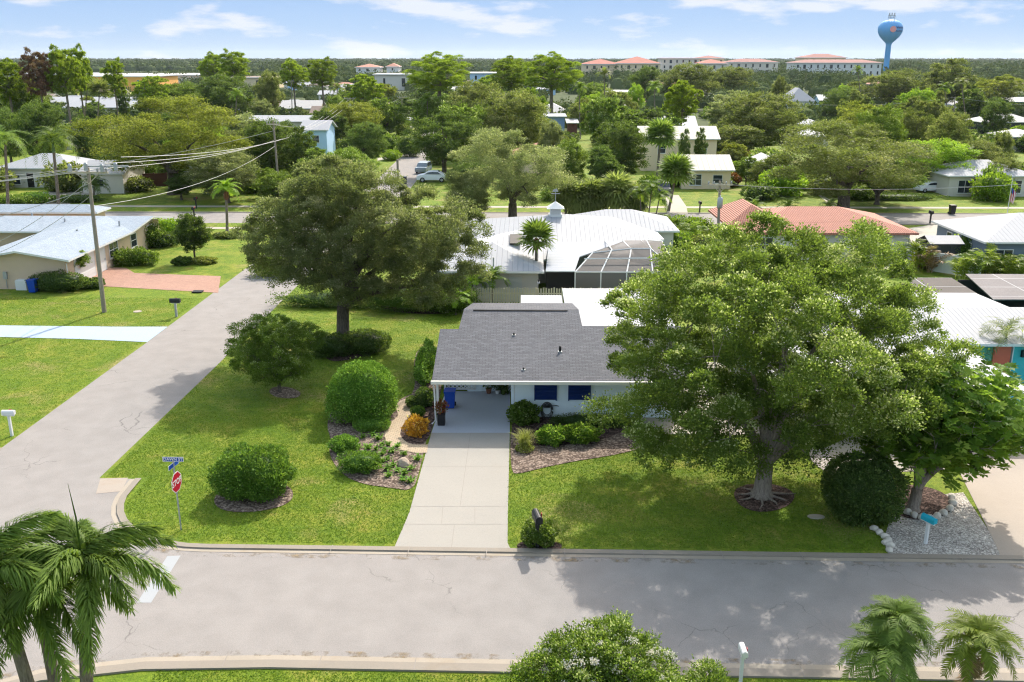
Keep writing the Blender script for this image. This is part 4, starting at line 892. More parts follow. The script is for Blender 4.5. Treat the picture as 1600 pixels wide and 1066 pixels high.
c = P(905, 668); shrub('clipped_hedge', 'long dark clipped hedge below the second navy shutter', 'hedge', (c.x + .9, c.y + .2), 2.3, .5, .62, .06, 7000, 'dense', 40, 3.2)
c = P(668, 590); shrub('side_hedge', 'leafy pale green hedge along the west side of the carport', 'hedge', (c.x - .05, c.y + .3), .55, 2.6, 1.75, .13, 6000, 'shrub', 41, 2.5, lump=.08, tipf=.25)
for i, (px, py, rx, h, lab) in enumerate([(515, 560, 1.5, 1.3, 'dark shrub left of the grey green oak trunk'), (568, 556, 1.55, 1.4, 'dark shrub right of the grey green oak trunk')]):
    c = P(px, py); shrub('dark_shrub', lab, 'bush', (c.x, c.y + .8), rx, 1.3, h, .12, 4500, 'dense', 42 + i, 2.4, lump=.07, tipf=.02, group='shrubs at the oak foot')
c = P(842, 858); shrub('mailbox_bush', 'loose green bush round the black mailbox at the kerb', 'bush', (c.x, c.y + .35), .68, .6, 1.0, .09, 3600, 'bright', 45, 2.0, lump=.1, tipf=.2)
c = P(820, 700); clump('ornamental_grass', 'tuft of straw coloured ornamental grass beside the driveway', 'grass clump', (c.x, c.y), 330, 1.05, 'tuft', 46, 'blade', 1.35, wid=.022)
c = P(820, 704); shrub('pale_bush', 'dry low collar of leaves at the foot of the grass tuft', 'plant', (c.x, c.y - .1), .45, .4, .35, .08, 700, 'tuft', 47, 2.0, inner=False)
spots = [(551, 688), (566, 685), (583, 682), (591, 688), (560, 700), (576, 702), (588, 704), (597, 698), (607, 697), (597, 712), (612, 708), (606, 720), (621, 700), (632, 712), (653, 720), (605, 735), (632, 742), (629, 752), (607, 745), (548, 698), (570, 712), (587, 717), (600, 706), (614, 729), (598, 723), (621, 738), (642, 735), (640, 755)]
words = ['topmost', 'second', 'third', 'fourth', 'fifth', 'sixth', 'seventh', 'eighth', 'ninth', 'tenth', 'eleventh', 'twelfth', 'thirteenth', 'fourteenth', 'fifteenth', 'sixteenth', 'seventeenth', 'eighteenth', 'nineteenth', 'twentieth', 'twenty-first', 'twenty-second', 'twenty-third', 'twenty-fourth', 'twenty-fifth', 'twenty-sixth', 'twenty-seventh', 'lowest']
spots.sort(key=lambda q: q[1]); proto = None
for i, (px, py) in enumerate(spots):
    c = P(px, py); lab = '%s little leafy plant counted down the bark mulch below the path' % words[i]
    if proto is None: proto = clump('bed_plant', lab, 'plant', (c.x, c.y, .03), 16, .40, 'shrub', 50, 'blade', 1.0, wid=.11, group='small plants in the west bed')
    else: copy_tree(proto, (c.x, c.y, .03), i * 1.3, (1, 1, 1) if i % 3 else (1.3, 1.3, 1.2), lab)
def rock(label, c, sx, sy, sz, seed, m='rock', name='rock', group=None, me=None):
    if me is None:
        bm = bmesh.new(); bmesh.ops.create_icosphere(bm, subdivisions=3, radius=1); r_ = random.Random(seed); ds = [Vector((r_.gauss(0, 1), r_.gauss(0, 1), r_.gauss(0, 1))).normalized() for _ in range(12)]
        for v in bm.verts:
            k = min([1.0] + [(.72 + .12 * (j % 3)) / max(v.co.normalized().dot(d), .05) for j, d in enumerate(ds)]); v.co *= k * (1 + r_.uniform(-.03, .03)); v.co.z = max(v.co.z, -.3)
        me = bpy.data.meshes.new(name); bm.to_mesh(me); bm.free(); me.materials.append(M[m])
    o = link(name, me); o.location = (c[0], c[1], sz * .25); o.scale = (sx, sy, sz); o.rotation_euler = (0, 0, seed * 1.7); return tag(o, label, 'rock', group)
c = P(632, 728); rock('tan angular boulder in the mulch beside the driveway', c, .38, .26, .34, 9)
E0 = None; k = 0
ring = [(1408, 795), (1418, 803), (1428, 808), (1440, 811), (1452, 812), (1464, 809), (1474, 804), (1484, 797), (1488, 788), (1486, 779)]
for i, q in enumerate(ring):
    c = P(*q); o = rock('%s pale stone from the left in the ring round the rosette tree' % words[i].replace('topmost', 'first'), c, .2, .17, .2, 3 + i, 'rockwhite', 'edging_stone', 'pale edging stones round the magnolia ring', E0); E0 = E0 or o.data
for i, q in enumerate([(1366, 828), (1374, 834), (1382, 840), (1388, 846), (1391, 854), (1390, 862), (1384, 850)]):
    c = P(*q); rock('%s whitish stone counted down the short row at the gravel corner' % words[i], c, .2, .15, .16, 20 + i, 'rockwhite', 'edging_stone', 'stones between lawn and gravel', E0)
mb = MB(); c = P(1200, 795)                         # surface roots
for k in range(9):
    a = k * .7 + .2; p = Vector((bR.x + math.cos(a) * .4, bR.y + math.sin(a) * .4, .12)); q = Vector((bR.x + math.cos(a) * random.Random(k).uniform(1.0, 1.7), bR.y + math.sin(a) * random.Random(k + 9).uniform(.8, 1.5), .0)); mb.tube([p, (p + q) / 2 + Vector((.1, -.1, .03)), q], [.06, .04, .015], 6)
o = mb.build('root', M['bark'], None, smooth=True, fix=False); t_ = bpy.data.objects['shade_tree']; part(o, t_)
c = P(1275, 808); mb = MB(); mb.lathe([(.36, 0), (.36, .03), (.30, .045)], (0, 0, 0), 20); o = mb.build('utility_cover', M['sidewalk']); o.location = (c.x, c.y, 0); o.scale = (1, .6, 1); tag(o, 'oval concrete cover in the shaded lawn by the dark round bush', 'utility cover')
c = P(215, 487); mb = MB(); mb.lathe([(.32, 0), (.32, .02), (.27, .03)], (0, 0, 0), 16); o = mb.build('utility_cover', M['concrete2']); o.location = (c.x, c.y, 0); tag(o, 'round tan cover in the lawn near the leaning pole', 'utility cover')
c = P(309, 457); mb = MB(); mb.box(-.4, .4, -.3, .3, 0, .12); o = mb.build('utility_cover', M['black']); o.location = (c.x, c.y, 0); tag(o, 'black box cover at the brick driveway corner', 'utility cover')

# ------------------------------------------------------------------ carport contents
def bin_(label, x, y, s=1.0, m='bluebin', rz=0, lidm='bluebin'):
    r = empty('wheeled_bin', (x, y, 0), label, 'bin', rz=rz); mb = MB(); b_ = len(mb.v)
    for z, k in ((.06, .24), (1.0, .3)):
        mb.v += [(-k * s, -k * 1.1 * s, z * s), (k * s, -k * 1.1 * s, z * s), (k * s, k * 1.1 * s, z * s), (-k * s, k * 1.1 * s, z * s)]
    mb.f += [(3, 2, 1, 0), (4, 5, 6, 7)] + [(i, (i + 1) % 4, 4 + (i + 1) % 4, 4 + i) for i in range(4)]; mb.mi += [0] * 6
    mb.build('body', M[m], r); mb = MB(); mb.box(-.32 * s, .32 * s, -.36 * s, .36 * s, 1.0 * s, 1.06 * s); mb.box(-.25 * s, .25 * s, .34 * s, .42 * s, .97 * s, 1.04 * s); mb.build('lid', M[lidm], r)
    for sx in (-1, 1): mb = MB(); mb.tube([(sx * .24 * s, .3 * s, .12 * s), (sx * .31 * s, .3 * s, .12 * s)], .12 * s, 12); mb.build('wheel', M['rubber'], r)
    return r
bin_('blue wheeled bin standing inside the carport by the left post', -4.0, 47.9, .98)
c = P(53, 457); bin_('blue wheeled bin against the beige house wall', c.x, c.y, 1.05)
c = P(1487, 335); bin_('black wheeled bin at the far kerb across the back road', c.x, c.y, 1.1, 'black', lidm='black')
def pot(label, x, y, r, h, m, planted, seed, ph=.7, square=False, pm='redleaf', n=500):
    q = empty('potted_plant', (x, y, .022), label, 'potted plant'); mb = MB()
    if square: mb.prism([(-r * .8, -r * .8), (r * .8, -r * .8), (r * .8, r * .8), (-r * .8, r * .8)], 0, .06); mb.box(-r * .9, r * .9, -r * .9, r * .9, .06, h); mb.box(-r, r, -r, r, h, h + .04)
    else: mb.lathe([(r * .7, 0), (r, h * .9), (r * 1.08, h * .9), (r * 1.05, h), (r * .9, h)], (0, 0, 0), 16)
    mb.build('pot', M[m], q); rng = np.random.default_rng(seed); d = sphere_dirs(n, rng); C = d * (rng.uniform(.3, 1, (n, 1))) * [planted, planted, ph / 2] + [0, 0, h + ph / 2]
    V, Q = leaf_quads(C, d + [0, 0, .6], .15, .05, rng); link('foliage', fast_mesh('foliage', V, Q, np.repeat(rng.uniform(0, 1, n), 4), [M[pm]]), q); return q
c = P(690, 664); pot('tall black planter with reddish foliage at the carport post', c.x, c.y, .22, .62, 'black', .42, 60, .75, True)
pot('terracotta pot with dark foliage at the back of the carport', -1.95, 50.15, .17, .3, 'boot', .5, 61, 1.0, pm='dense', n=700)
pot('small white pot on the carport floor by the back wall', -1.45, 50.1, .15, .22, 'white', .45, 62, .8, pm='dense', n=600)
clump('carport_plant', 'dark leafy plant filling the right rear corner of the carport', 'plant', (-1.05, 50.1, 0), 26, .9, 'dense', 63, 'blade', 1.2, wid=.15)

# ------------------------------------------------------------------ signs, mailboxes
def text_mesh(s, size, m, parent, loc, rot, name='lettering', depth=.004, sx=1.0):
    cu = bpy.data.curves.new(name, 'FONT'); cu.body = s; cu.size = size; cu.extrude = depth; cu.align_x = 'CENTER'; cu.align_y = 'CENTER'; cu.offset = size * .018
    t = bpy.data.objects.new(name, cu); COL.objects.link(t); bpy.context.view_layer.update()
    me = bpy.data.meshes.new_from_object(t.evaluated_get(bpy.context.evaluated_depsgraph_get())); bpy.data.objects.remove(t); me.materials.clear(); me.materials.append(m)
    o = link(name, me, parent); o.location = loc; o.rotation_euler = rot; o.scale = (sx, 1, 1); return o
c = P(283, 828); sg = empty('stop_sign', (c.x, c.y, 0), 'red stop sign with blue street name blades on the corner lawn', 'street sign')
mb = MB(); mb.tube([(0, 0, -.1), (0, 0, 3.1)], .035, 8); mb.build('pole', M['metalgrey'], sg)
az = math.radians(84)                                # the face looks towards the side street
Rz = Matrix.Rotation(az, 3, 'Z')
def plate(name, pts, th, z, m, parent, R_, off=0.0):
    mb = MB(); n = len(pts); f = lambda x, y, zz_: tuple(R_ @ Vector((x, y, 0)) + Vector((0, 0, z + zz_)))
    mb.v = [f(x, off - th / 2, y) for x, y in pts] + [f(x, off + th / 2, y) for x, y in pts]; mb.f = [tuple(range(n)), tuple(range(2 * n - 1, n - 1, -1))] + [(i, i + n, (i + 1) % n + n, (i + 1) % n) for i in range(n)]; mb.mi = [0] * len(mb.f)
    return mb.build(name, m, parent)
octo = lambda r: [(r * math.cos(math.pi / 8 + i * math.pi / 4), r * math.sin(math.pi / 8 + i * math.pi / 4)) for i in range(8)]
o = plate('border', octo(.45), .01, 2.15, M['white'], sg, Rz, -.045); plate('panel', octo(.415), .012, 2.15, M['red'], sg, Rz, -.048)
pz = Rz @ Vector((0, -.056, 0)); text_mesh('STOP', .34, M['white'], sg, (pz.x, pz.y, 2.15), (math.pi / 2, 0, az), sx=.95)
def blade_sign(R_, z, s, a, w_):
    r = plate('street_name_blade', [(-w_, -.1), (w_, -.1), (w_, .1), (-w_, .1)], .014, z, M['white'], sg, R_); 
    p = plate('blade_face', [(-w_ + .02, -.083), (w_ - .02, -.083), (w_ - .02, .083), (-w_ + .02, .083)], .019, z, M['signblue'], r, R_)
    q = R_ @ Vector((0, -.012, 0)); text_mesh(s, .17, M['white'], r, (q.x, q.y, z), (math.pi / 2, 0, a), depth=.003)
blade_sign(Matrix.Rotation(0.0, 3, 'Z'), 3.14, 'DAWN ST', 0.0, .42)
blade_sign(Matrix.Rotation(math.radians(80), 3, 'Z'), 2.90, '', math.radians(80), .38)
def mailbox(label, c, m, h=1.05, rz=0, post='white', arm=True, s=1.0):
    r = empty('mailbox', (c.x, c.y, 0), label, 'mailbox', rz=rz); mb = MB(); mb.box(-.05 * s, .05 * s, -.05 * s, .05 * s, -.05, h - .06); 
    if arm: mb.box(-.045 * s, .045 * s, -.25 * s, .2 * s, h - .06, h)
    mb.build('post', M[post], r); pr = [(-.1, 0), (.1, 0), (.1, .12)] + [(.1 * math.cos(t), .12 + .1 * math.sin(t)) for t in np.linspace(.3, 2.84, 7)] + [(-.1, .12)]
    mb = MB(); n = len(pr); mb.v = [(x * s, -.27 * s, h + .002 + z * s) for x, z in pr] + [(x * s, .27 * s, h + .002 + z * s) for x, z in pr]; mb.f = [tuple(range(n)), tuple(range(2 * n - 1, n - 1, -1))] + [(i, i + n, (i + 1) % n + n, (i + 1) % n) for i in range(n)]; mb.mi = [0] * len(mb.f)
    bo = mb.build('box', M[m], r); mb = MB(); mb.box(-.085 * s, .085 * s, -.285 * s, -.272 * s, h + .02, h + .19 * s); mb.build('door', M[m], bo); mb = MB(); mb.box(.105 * s, .115 * s, -.1 * s, .02 * s, h + .1 * s, h + .22 * s); mb.build('flag', M['red' if m != 'teal' else 'white'], bo); return r
mailbox('white mailbox on a slanted white post at the west street edge', P(19, 681), 'white', 1.15, 1.57, s=1.15)
mailbox('black mailbox on a grey post near the brick driveway', P(276, 495), 'black', 1.1, 1.57, 'metalgrey', s=1.4)
mailbox('black mailbox half sunk in the kerbside bush', P(839, 857), 'black', 1.25, .2, 'black', s=1.4)
mailbox('teal and white mailbox on a thin post above the gravel', P(1446, 850), 'teal', 1.0, 0.5, 'white', s=1.1)
mailbox('tall white mailbox post at the near kerb below the street', Vector((6.7, 24.2, 0)), 'white', 1.25, 0.0, s=.95)
for i, (px, py, lab) in enumerate([(304, 342, 'black mailbox at the back road before the ball tree'), (307, 326, 'dark mailbox on the far verge west of the junction'), (1093, 333, 'small mailbox on the verge before the cream house'), (1453, 349, 'dark mailbox by the driveway of the slate blue house')]):
    mailbox(lab, P(px, py), 'black', 1.15, 1.57 * 0, 'black', s=1.5)
mb = MB(); c = P(622, 279); mb.box(-.16, .16, -.16, .16, 0, 3.0); mb.box(-.2, .2, -.2, .2, 0, .2); o = mb.build('short_post', M['wood']); o.location = (c.x, c.y, 0); tag(o, 'short brown wooden post at the north road edge', 'post')
c = P(632, 287); mb = MB(); mb.box(-.35, .35, -.3, .3, 0, 1.0); mb.box(-.4, .4, -.34, .34, 1.0, 1.08); o = mb.build('street_bin', M['cardark']); o.location = (c.x, c.y, 0); tag(o, 'small dark bin beside the parked white car', 'bin')

# ------------------------------------------------------------------ palms near the camera
def palm_at(label, bpx, top_px, topY=None, **kw):
    base = P(*bpx) if len(bpx) == 2 else Vector(bpx); T = W(*top_px, topY if topY else base.y)
    return make_palm(kw.pop('name', 'palm'), label, (base.x, base.y, 0), (T.x - base.x, T.y - base.y, T.z), **kw)
def trunk_line(a, b_, Y):                            # base of a trunk whose line passes two pixels
    T = W(*a, Y); B_ = W(*b_, Y); q = T + (B_ - T) * (T.z / (T.z - B_.z)); return (q.x, Y, 0)
fx = dict(nf=13, length=2.35, leaflet=.46, nleaf=72, m='palm', kind='feather', rise=.55, droop=1.05, plumose=True, parts=True, shaft=1.1, spread=(-.15, 1.15), wid=.036, hang=.8, r=.19, name='foxtail_palm', group='foxtail palms at the lower left')
palm_at('rightmost foxtail palm of the lower left cluster, trunk upright', trunk_line((132, 950), (133, 1066), 20.2), (132, 950), 20.2, seed=71, spear=True, **fx)
palm_at('left foxtail palm at the picture corner with a leaning trunk', trunk_line((10, 960), (45, 1066), 19.8), (10, 960), 19.8, seed=72, spear=True, **fx)
palm_at('middle foxtail palm of the cluster, its crown lowest', trunk_line((70, 990), (86, 1066), 20.5), (70, 990), 20.5, seed=73, **{**fx, 'length': 2.4, 'nf': 11})
py = dict(kind='feather', rise=.9, droop=1.25, leaflet=.36, nleaf=48, parts=True, wid=.026, hang=.3, spread=(-.25, 1.2), name='pygmy_date_palm', group='pygmy date palms at the lower right')
palm_at('pygmy date palm on a curved trunk nearest the right edge', (12.75, 23.4, 0), (1525, 1012), 23.8, seed=74, nf=26, length=1.35, m='palmyellow', r=.075, bend=.7, deadn=4, **py)
palm_at('bushy pygmy date palm, taller rear head of the pair', (11.2, 23.8, 0), (1400, 985), 24.0, seed=75, nf=30, length=1.35, m='palm', r=.08, **py)
palm_at('bushy pygmy date palm, lower front head of the pair', (10.9, 23.2, 0), (1380, 1035), 23.4, seed=76, nf=30, length=1.4, m='palm', r=.08, **py)

# ------------------------------------------------------------------ neighbours
# beige house on the west side
X0, X1 = -45.5, -37.9; lh = empty('house', (-42, 85, 0), 'beige stucco house with light blue grey shingles beside the brick driveway', 'house')
zr = 3.35; ev = 2.6
part(roof_solid('roof', [[(-45.9, 74.2, ev), (-41.6, 74.2, zr), (-41.6, 91.8, zr), (-45.9, 87.2, ev)], [(-41.6, 74.2, zr), (-37.25, 74.2, ev), (-37.25, 87.2, ev), (-41.6, 91.8, zr)],
     [(-62, 87.2, ev), (-45.9, 87.2, ev), (-41.6, 91.8, zr), (-62, 91.8, zr)], [(-37.25, 87.2, ev), (-36.9, 91.8, zr), (-41.6, 91.8, zr)], [(-62, 91.8, zr), (-36.9, 91.8, zr), (-36.6, 96.0, ev), (-62, 96.0, ev)]], .16, [M['shinglelite'], M['white']]), lh)
mb = MB(); mb.box(-45.3, -37.9, 74.8, 95.4, 0, 2.42); mb.poly([(-45.3, 74.8, 2.42), (-37.9, 74.8, 2.42), (-41.6, 74.8, 3.12)]); mb.poly([(-37.9, 88, 2.42), (-37.9, 95.3, 2.42), (-37.9, 91.7, 3.1)]); part(mb.build('wall', M['beige']), lh)
mb = MB(); mb.box(-61.5, -45.3, 88, 95.4, 0, 2.42); part(mb.build('wall', M['beige']), lh)
def op_(root, *a, **k):
    before = set(bpy.data.objects); opening(None, *a, **k)
    for o in set(bpy.data.objects) - before:
        if o.parent is None: part(o, root)
op_(lh, -45.3, -37.9, 74.8, 95.4, 'E', 3.4, .02, 3.6, 2.15, 'garage', gm='white'); op_(lh, -45.3, -37.9, 74.8, 95.4, 'E', 6.9, .05, 1.0, 2.1, 'door', gm='white')
op_(lh, -45.3, -37.9, 74.8, 95.4, 'E', 9.3, .9, 1.8, 1.25, 'window'); op_(lh, -45.3, -37.9, 74.8, 95.4, 'E', 13.9, .9, 1.3, 1.2, 'window'); op_(lh, -45.3, -37.9, 74.8, 95.4, 'E', 18.2, 1.3, 1.5, .9, 'window')
for x, y in ((-39, 88.5), (-41, 84), (-45, 90), (-50, 93.5)): mb = MB(); mb.lathe([(.09, 0), (.09, .5)], (x, y, 2.9), 8); part(mb.build('roof_vent', M['metalgrey']), lh)
mb = MB(); mb.tube([(-37.35, 74.5, 2.4), (-37.8, 74.85, 2.2), (-37.82, 74.85, .1)], .05, 6); part(mb.build('downspout', M['white']), lh)
mb = MB(); mb.box(-43.1, -42.8, 74.6, 74.78, .9, 1.5); mb.tube([(-42.95, 74.7, .9), (-42.95, 74.7, .1)], .03, 6); part(mb.build('meter_box', M['metalgrey']), lh)
c = P(43, 452); mb = MB(); mb.box(-.45, .45, -.4, .4, 0, .8); mb.box(-.4, .4, -.35, .35, .8, .86); mb.lathe([(.3, 0), (.3, .03)], (0, 0, .86), 12); o = mb.build('air_conditioner', M['white']); o.location = (c.x - .3, c.y, 0); tag(o, 'white air conditioner box next to the blue bin', 'air conditioner')
house('low slate grey roofed house at the far west picture edge', -66, -45.9, 98.5, 101, 2.7, 3.3, 'hip', 'beige', 'shinglelite')
sh_ = P(0, 372, 2.7); house('dark shingled house wing behind the beige house at the left edge', -75, -62.5, 80, 90, 2.8, 4.2, 'hip', 'greywall', 'shingledark')
# white metal roofed house behind the picket fence
wr = empty('house', (3, 82, 0), 'grey walled house under a big white metal roof with cupola and screened patio', 'house')
A, B_, Cc, D, E_, F_, G = (-6.7, 70.5, 2.6), (1.65, 70.5, 2.6), (-2.6, 75.6, 3.95), (2.6, 83.6, 4.9), (3.9, 83.9, 4.9), (12.9, 84.0, 2.6), (-6.9, 84.5, 2.6)
H1, I1, J1 = (1.65, 74.8, 2.62), (-7.0, 94, 2.6), (12.5, 95, 2.6)
part(roof_solid('roof', [[A, B_, Cc], [A, Cc, D, G], [B_, H1, D, Cc], [H1, F_, E_], [H1, E_, D], [G, D, I1], [D, E_, J1, I1], [E_, F_, J1]], .16, [M['metalx'], M['white']]), wr)
mb = MB(); mb.box(-6.2, 1.2, 71.1, 84, 0, 2.4); mb.box(-6.3, 12.2, 84.02, 94.2, 0, 2.4); part(mb.build('wall', M['greywall']), wr)
mb = MB(); mb.box(1.22, 9.5, 77.5, 84, 0, 2.4); part(mb.build('lanai_wall', M['greywall']), wr)
part(roof_solid('lanai_roof', [[(1.75, 70.5, 2.64), (4.0, 70.5, 2.64), (4.6, 74.5, 2.95), (8.6, 79.2, 3.3), (2.2, 78.2, 3.4)]], .08, [M['metaly'], M['white']]), wr)
cx, cy = 2.9, 83.7; mb = MB(); mb.box(cx - .6, cx + .6, cy - .6, cy + .6, 4.3, 4.95); mb.box(cx - .48, cx + .48, cy - .48, cy + .48, 4.95, 5.5)
mb.poly([(cx - .78, cy - .78, 5.5), (cx + .78, cy - .78, 5.5), (cx, cy, 6.1)]); mb.poly([(cx + .78, cy - .78, 5.5), (cx + .78, cy + .78, 5.5), (cx, cy, 6.1)]); mb.poly([(cx + .78, cy + .78, 5.5), (cx - .78, cy + .78, 5.5), (cx, cy, 6.1)]); mb.poly([(cx - .78, cy + .78, 5.5), (cx - .78, cy - .78, 5.5), (cx, cy, 6.1)]); mb.poly([(cx - .78, cy - .78, 5.5), (cx - .78, cy + .78, 5.5), (cx + .78, cy + .78, 5.5), (cx + .78, cy - .78, 5.5)])
cu = mb.build('cupola', M['white']); part(cu, wr); mb = MB()
for s_ in (-1, 1):
    for k in range(5): mb.box(cx - .42, cx + .42, cy + s_ * .485 - .01, cy + s_ * .485 + .01, 5.0 + k * .1, 5.04 + k * .1)
o = mb.build('louvre', M['metalgrey']); o.parent = cu; o.matrix_parent_inverse = Matrix.Translation(-wr.location) if False else Matrix.Identity(4)
mb = MB(); mb.tube([(cx, cy, 6.0), (cx, cy, 7.2)], .03, 6); mb.box(cx - .4, cx + .4, cy - .02, cy + .02, 6.75, 6.8); mb.poly([(cx - .3, cy, 6.95), (cx + .25, cy, 6.95), (cx + .1, cy, 7.25), (cx - .2, cy, 7.15)]); part(mb.build('weathervane', M['metalgrey']), wr)
for px, py in ((767, 373), (772, 372), (771, 411)): p = P(px, py, 3.4); mb = MB(); mb.lathe([(.06, 0), (.06, .7), (.1, .75)], (p.x, p.y, 3.1), 8); part(mb.build('roof_pipe', M['metalgrey']), wr)
p = P(806, 373, 4.0); mb = MB(); mb.obox((p.x, p.y, 3.95), .5, .9, .05, Matrix.Rotation(.25, 3, 'X')); part(mb.build('skylight', M['black']), wr)
mb = MB()
for x in (-5, -2.8, -.6): mb = MB(); mb.box(x - .5, x + .5, 71.05, 71.09, .8, 2.0); part(mb.build('shutter', M['metalgrey']), wr)
mb = MB(); mb.box(1.8, 4.2, 71.6, 71.7, 0, 2.5); part(mb.build('opening_shade_panel', M['dark']), wr)  # solid panel, its black paints the shade inside the lanai opening
scr = bpy.data.materials.new('screen'); scr.use_nodes = True; nt = scr.node_tree; b_ = nt.nodes['Principled BSDF']; b_.inputs['Base Color'].default_value = (.15, .135, .125, 1); b_.inputs['Roughness'].default_value = .9
tp = nt.nodes.new('ShaderNodeBsdfTransparent'); ms = nt.nodes.new('ShaderNodeMixShader'); ms.inputs[0].default_value = .8; nt.links.new(tp.outputs[0], ms.inputs[1]); nt.links.new(b_.outputs[0], ms.inputs[2]); nt.links.new(ms.outputs[0], nt.nodes['Material Output'].inputs[0])
se = empty('screen_enclosure', (8, 75, 0), 'white framed grey mesh pool enclosure against the white metal roof', 'screen enclosure')
z1, z2 = 2.55, 3.75; q = [(4.05, 70.55, z1), (12.0, 70.55, z1), (12.6, 83.3, z1), (9.0, 79.4, 3.2)]; t1 = [(5.6, 73.6, z2 - .3), (8.6, 73.8, z2), (10.3, 73.8, z2), (10.6, 79, z2 - .3)]
mb = MB(); mb.poly([q[0], q[1], t1[2], t1[1], t1[0]]); mb.poly([q[1], q[2], t1[3], t1[2]]); mb.poly([t1[0], t1[1], t1[2], t1[3], (8.8, 79.2, 3.4)]); mb.poly([q[0], t1[0], (8.8, 79.2, 3.4)])
mb.poly([(4.05, 70.55, 0), (12, 70.55, 0), q[1], q[0]]); mb.poly([(12, 70.55, 0), (12.6, 83.3, 0), q[2], q[1]]); part(mb.build('mesh_screen', scr, fix=False), se)
mb = MB(); T_ = lambda a, b_: mb.tube([a, b_], .055, 5)
for a, b_ in ((q[0], q[1]), (q[1], q[2]), (q[0], t1[0]), (t1[0], t1[1]), (t1[1], t1[2]), (t1[2], t1[3]), (q[1], t1[2]), (q[2], t1[3])): T_(a, b_)
for i in range(1, 4):
    x = 4.05 + i * 2; top = (min(5.6 + i * 1.55, 10.3), 73.75, z2 - .05); T_((x, 70.55, 0), (x, 70.55, z1)); T_((x, 70.55, z1), top); T_(top, (top[0] - .1, 79, z2 - .35))
T_((4.05, 70.55, 0), q[0]); T_((12, 70.55, 0), q[1]); T_((12.6, 83.3, 0), q[2]); T_((4.8, 72, 3.3), (11.2, 72.1, 3.35)); part(mb.build('frame', M['white']), se)
mb = MB(); mb.lathe([(3.1, 0), (3.1, .02)], (8, 74.6, 0), 24); o = mb.build('pool', M['pool']); tag(o, 'oval green pool inside the screen enclosure', 'pool')
mb = MB(); r_ = 1.5; mb.v = [(6.3, 69.6, .9), (9.9, 69.6, .9), (8.3, 69.6, 1.9), (6.5, 70.1, 1.0), (9.9, 70.1, 1.0), (8.4, 70.1, 2.0)]; mb.f = [(0, 1, 2), (5, 4, 3), (0, 3, 4, 1), (1, 4, 5, 2), (2, 5, 3, 0)]; mb.mi = [0] * 5
house('second white metal roofed house right behind the cupola roof', 4.5, 14.4, 88.2, 95.6, 2.7, 4.1, 'hip', 'offwhite', 'metalx')
# picket fence and terracotta roofed house
fe = empty('picket_fence', (2, 71 - 2.5, 0), 'weathered wooden picket fence behind the grey roofed house', 'fence')
mb = MB(); xa, xb, fy = -6.5, 9.0, 68.4; x = xa
while x < xb:
    mb.box(x, x + .12, fy, fy + .02, .06, 1.78 + .05 * math.sin(x * 9)); mb.v[-8:] = mb.v[-8:]; x += .20
part(mb.build('picket', M['picket']), fe); mb = MB()
for z in (.4, 1.3): mb.box(xa, xb, fy + .022, fy + .06, z, z + .09)
part(mb.build('rail', M['picket']), fe)
for i in range(7): x = xa + i * 2.5; mb = MB(); mb.box(x, x + .1, fy + .06, fy + .16, 0, 1.7); mb.lathe([(.08, 0), (.02, .1)], (x + .05, fy + .11, 1.7), 4); part(mb.build('post', M['picket']), fe)
tr = empty('house', (28, 92, 0), 'white house with a terracotta tiled roof beyond the big bright tree', 'house')
part(roof_solid('roof', hip_faces(20.6, 37.2, 86.8, 98.6, 2.7, 4.3) , .18, [M['tile'], M['tile']]), tr); part(roof_solid('porch_roof', hip_faces(19.8, 25.6, 89.6, 99.4, 2.9, 4.5), .18, [M['tile'], M['tile']]), tr)
mb = MB(); mb.box(21.2, 36.6, 87.4, 98, 0, 2.5); part(mb.build('wall', M['offwhite']), tr)
for u in (2.5, 7, 12): op_(tr, 20.5, 36.6, 87.4, 98, 'S', u, .9, 1.4, 1.2, 'window')
# slate blue house on the east side
house('slate blue house with white metal hip roof near the right edge', 41.6, 60, 82.6, 93, 2.75, 4.5, 'hip', 'slate', 'metalx', ops=[('S', 1.6, .8, 1.5, 1.15, 'window'), ('S', 6, .8, 1.5, 1.15, 'window'), ('W', 3.5, .8, 1.2, 1.15, 'window'), ('W', 7.5, .05, 1, 2.1, 'door')])
c = P(1490, 385); s_ = empty('garden_shed', (39.2, 86.5, 0), 'small dark shed with pale roof beside the slate blue house', 'shed'); mb = MB(); mb.box(-1.4, 1.4, -1.2, 1.2, 0, 1.9); mb.build('wall', M['frame'], s_); roof_solid('roof', gable_faces(-1.6, 1.6, -1.4, 1.4, 2.0, 2.55, 'x'), .1, [M['shinglegrey'], M['frame']], s_); mb = MB(); mb.box(-.45, .45, -1.23, -1.19, .05, 1.75); mb.build('door', M['cardark'], s_)
def panel_fence(label, a, b_, h, m, step=2.0, name='fence'):
    r = empty(name, (a[0], a[1], 0), label, 'fence'); d = Vector((b_[0] - a[0], b_[1] - a[1], 0)); n = max(1, round(d.length / step)); R_ = Matrix.Rotation(math.atan2(d.y, d.x), 3, 'Z'); mb = MB(); mb.obox(d / 2 + Vector((0, 0, h / 2 - .02)), d.length / 2, .02, h / 2 - .04, R_)
    for k in range(int(d.length / .3)): mb.obox(d * ((k + .5) * .3 / d.length) + Vector((0, 0, h / 2)), .11, .035, h / 2 - .05, R_)
    mb.build('panel', M[m], r); mb = MB()
    for k in range(n + 1): p = d * (k / n); mb.obox(p + Vector((0, 0, h / 2 + .04)), .07, .07, h / 2 + .04, R_)
    mb.build('post', M[m], r); return r
panel_fence('white vinyl privacy fence beside the small dark shed', (37.0, 82.5), (39.8, 79.6), 1.8, 'white'); panel_fence('white vinyl privacy fence running back beside the driveway', (37.0, 82.5), (36.6, 89.5), 1.8, 'white')
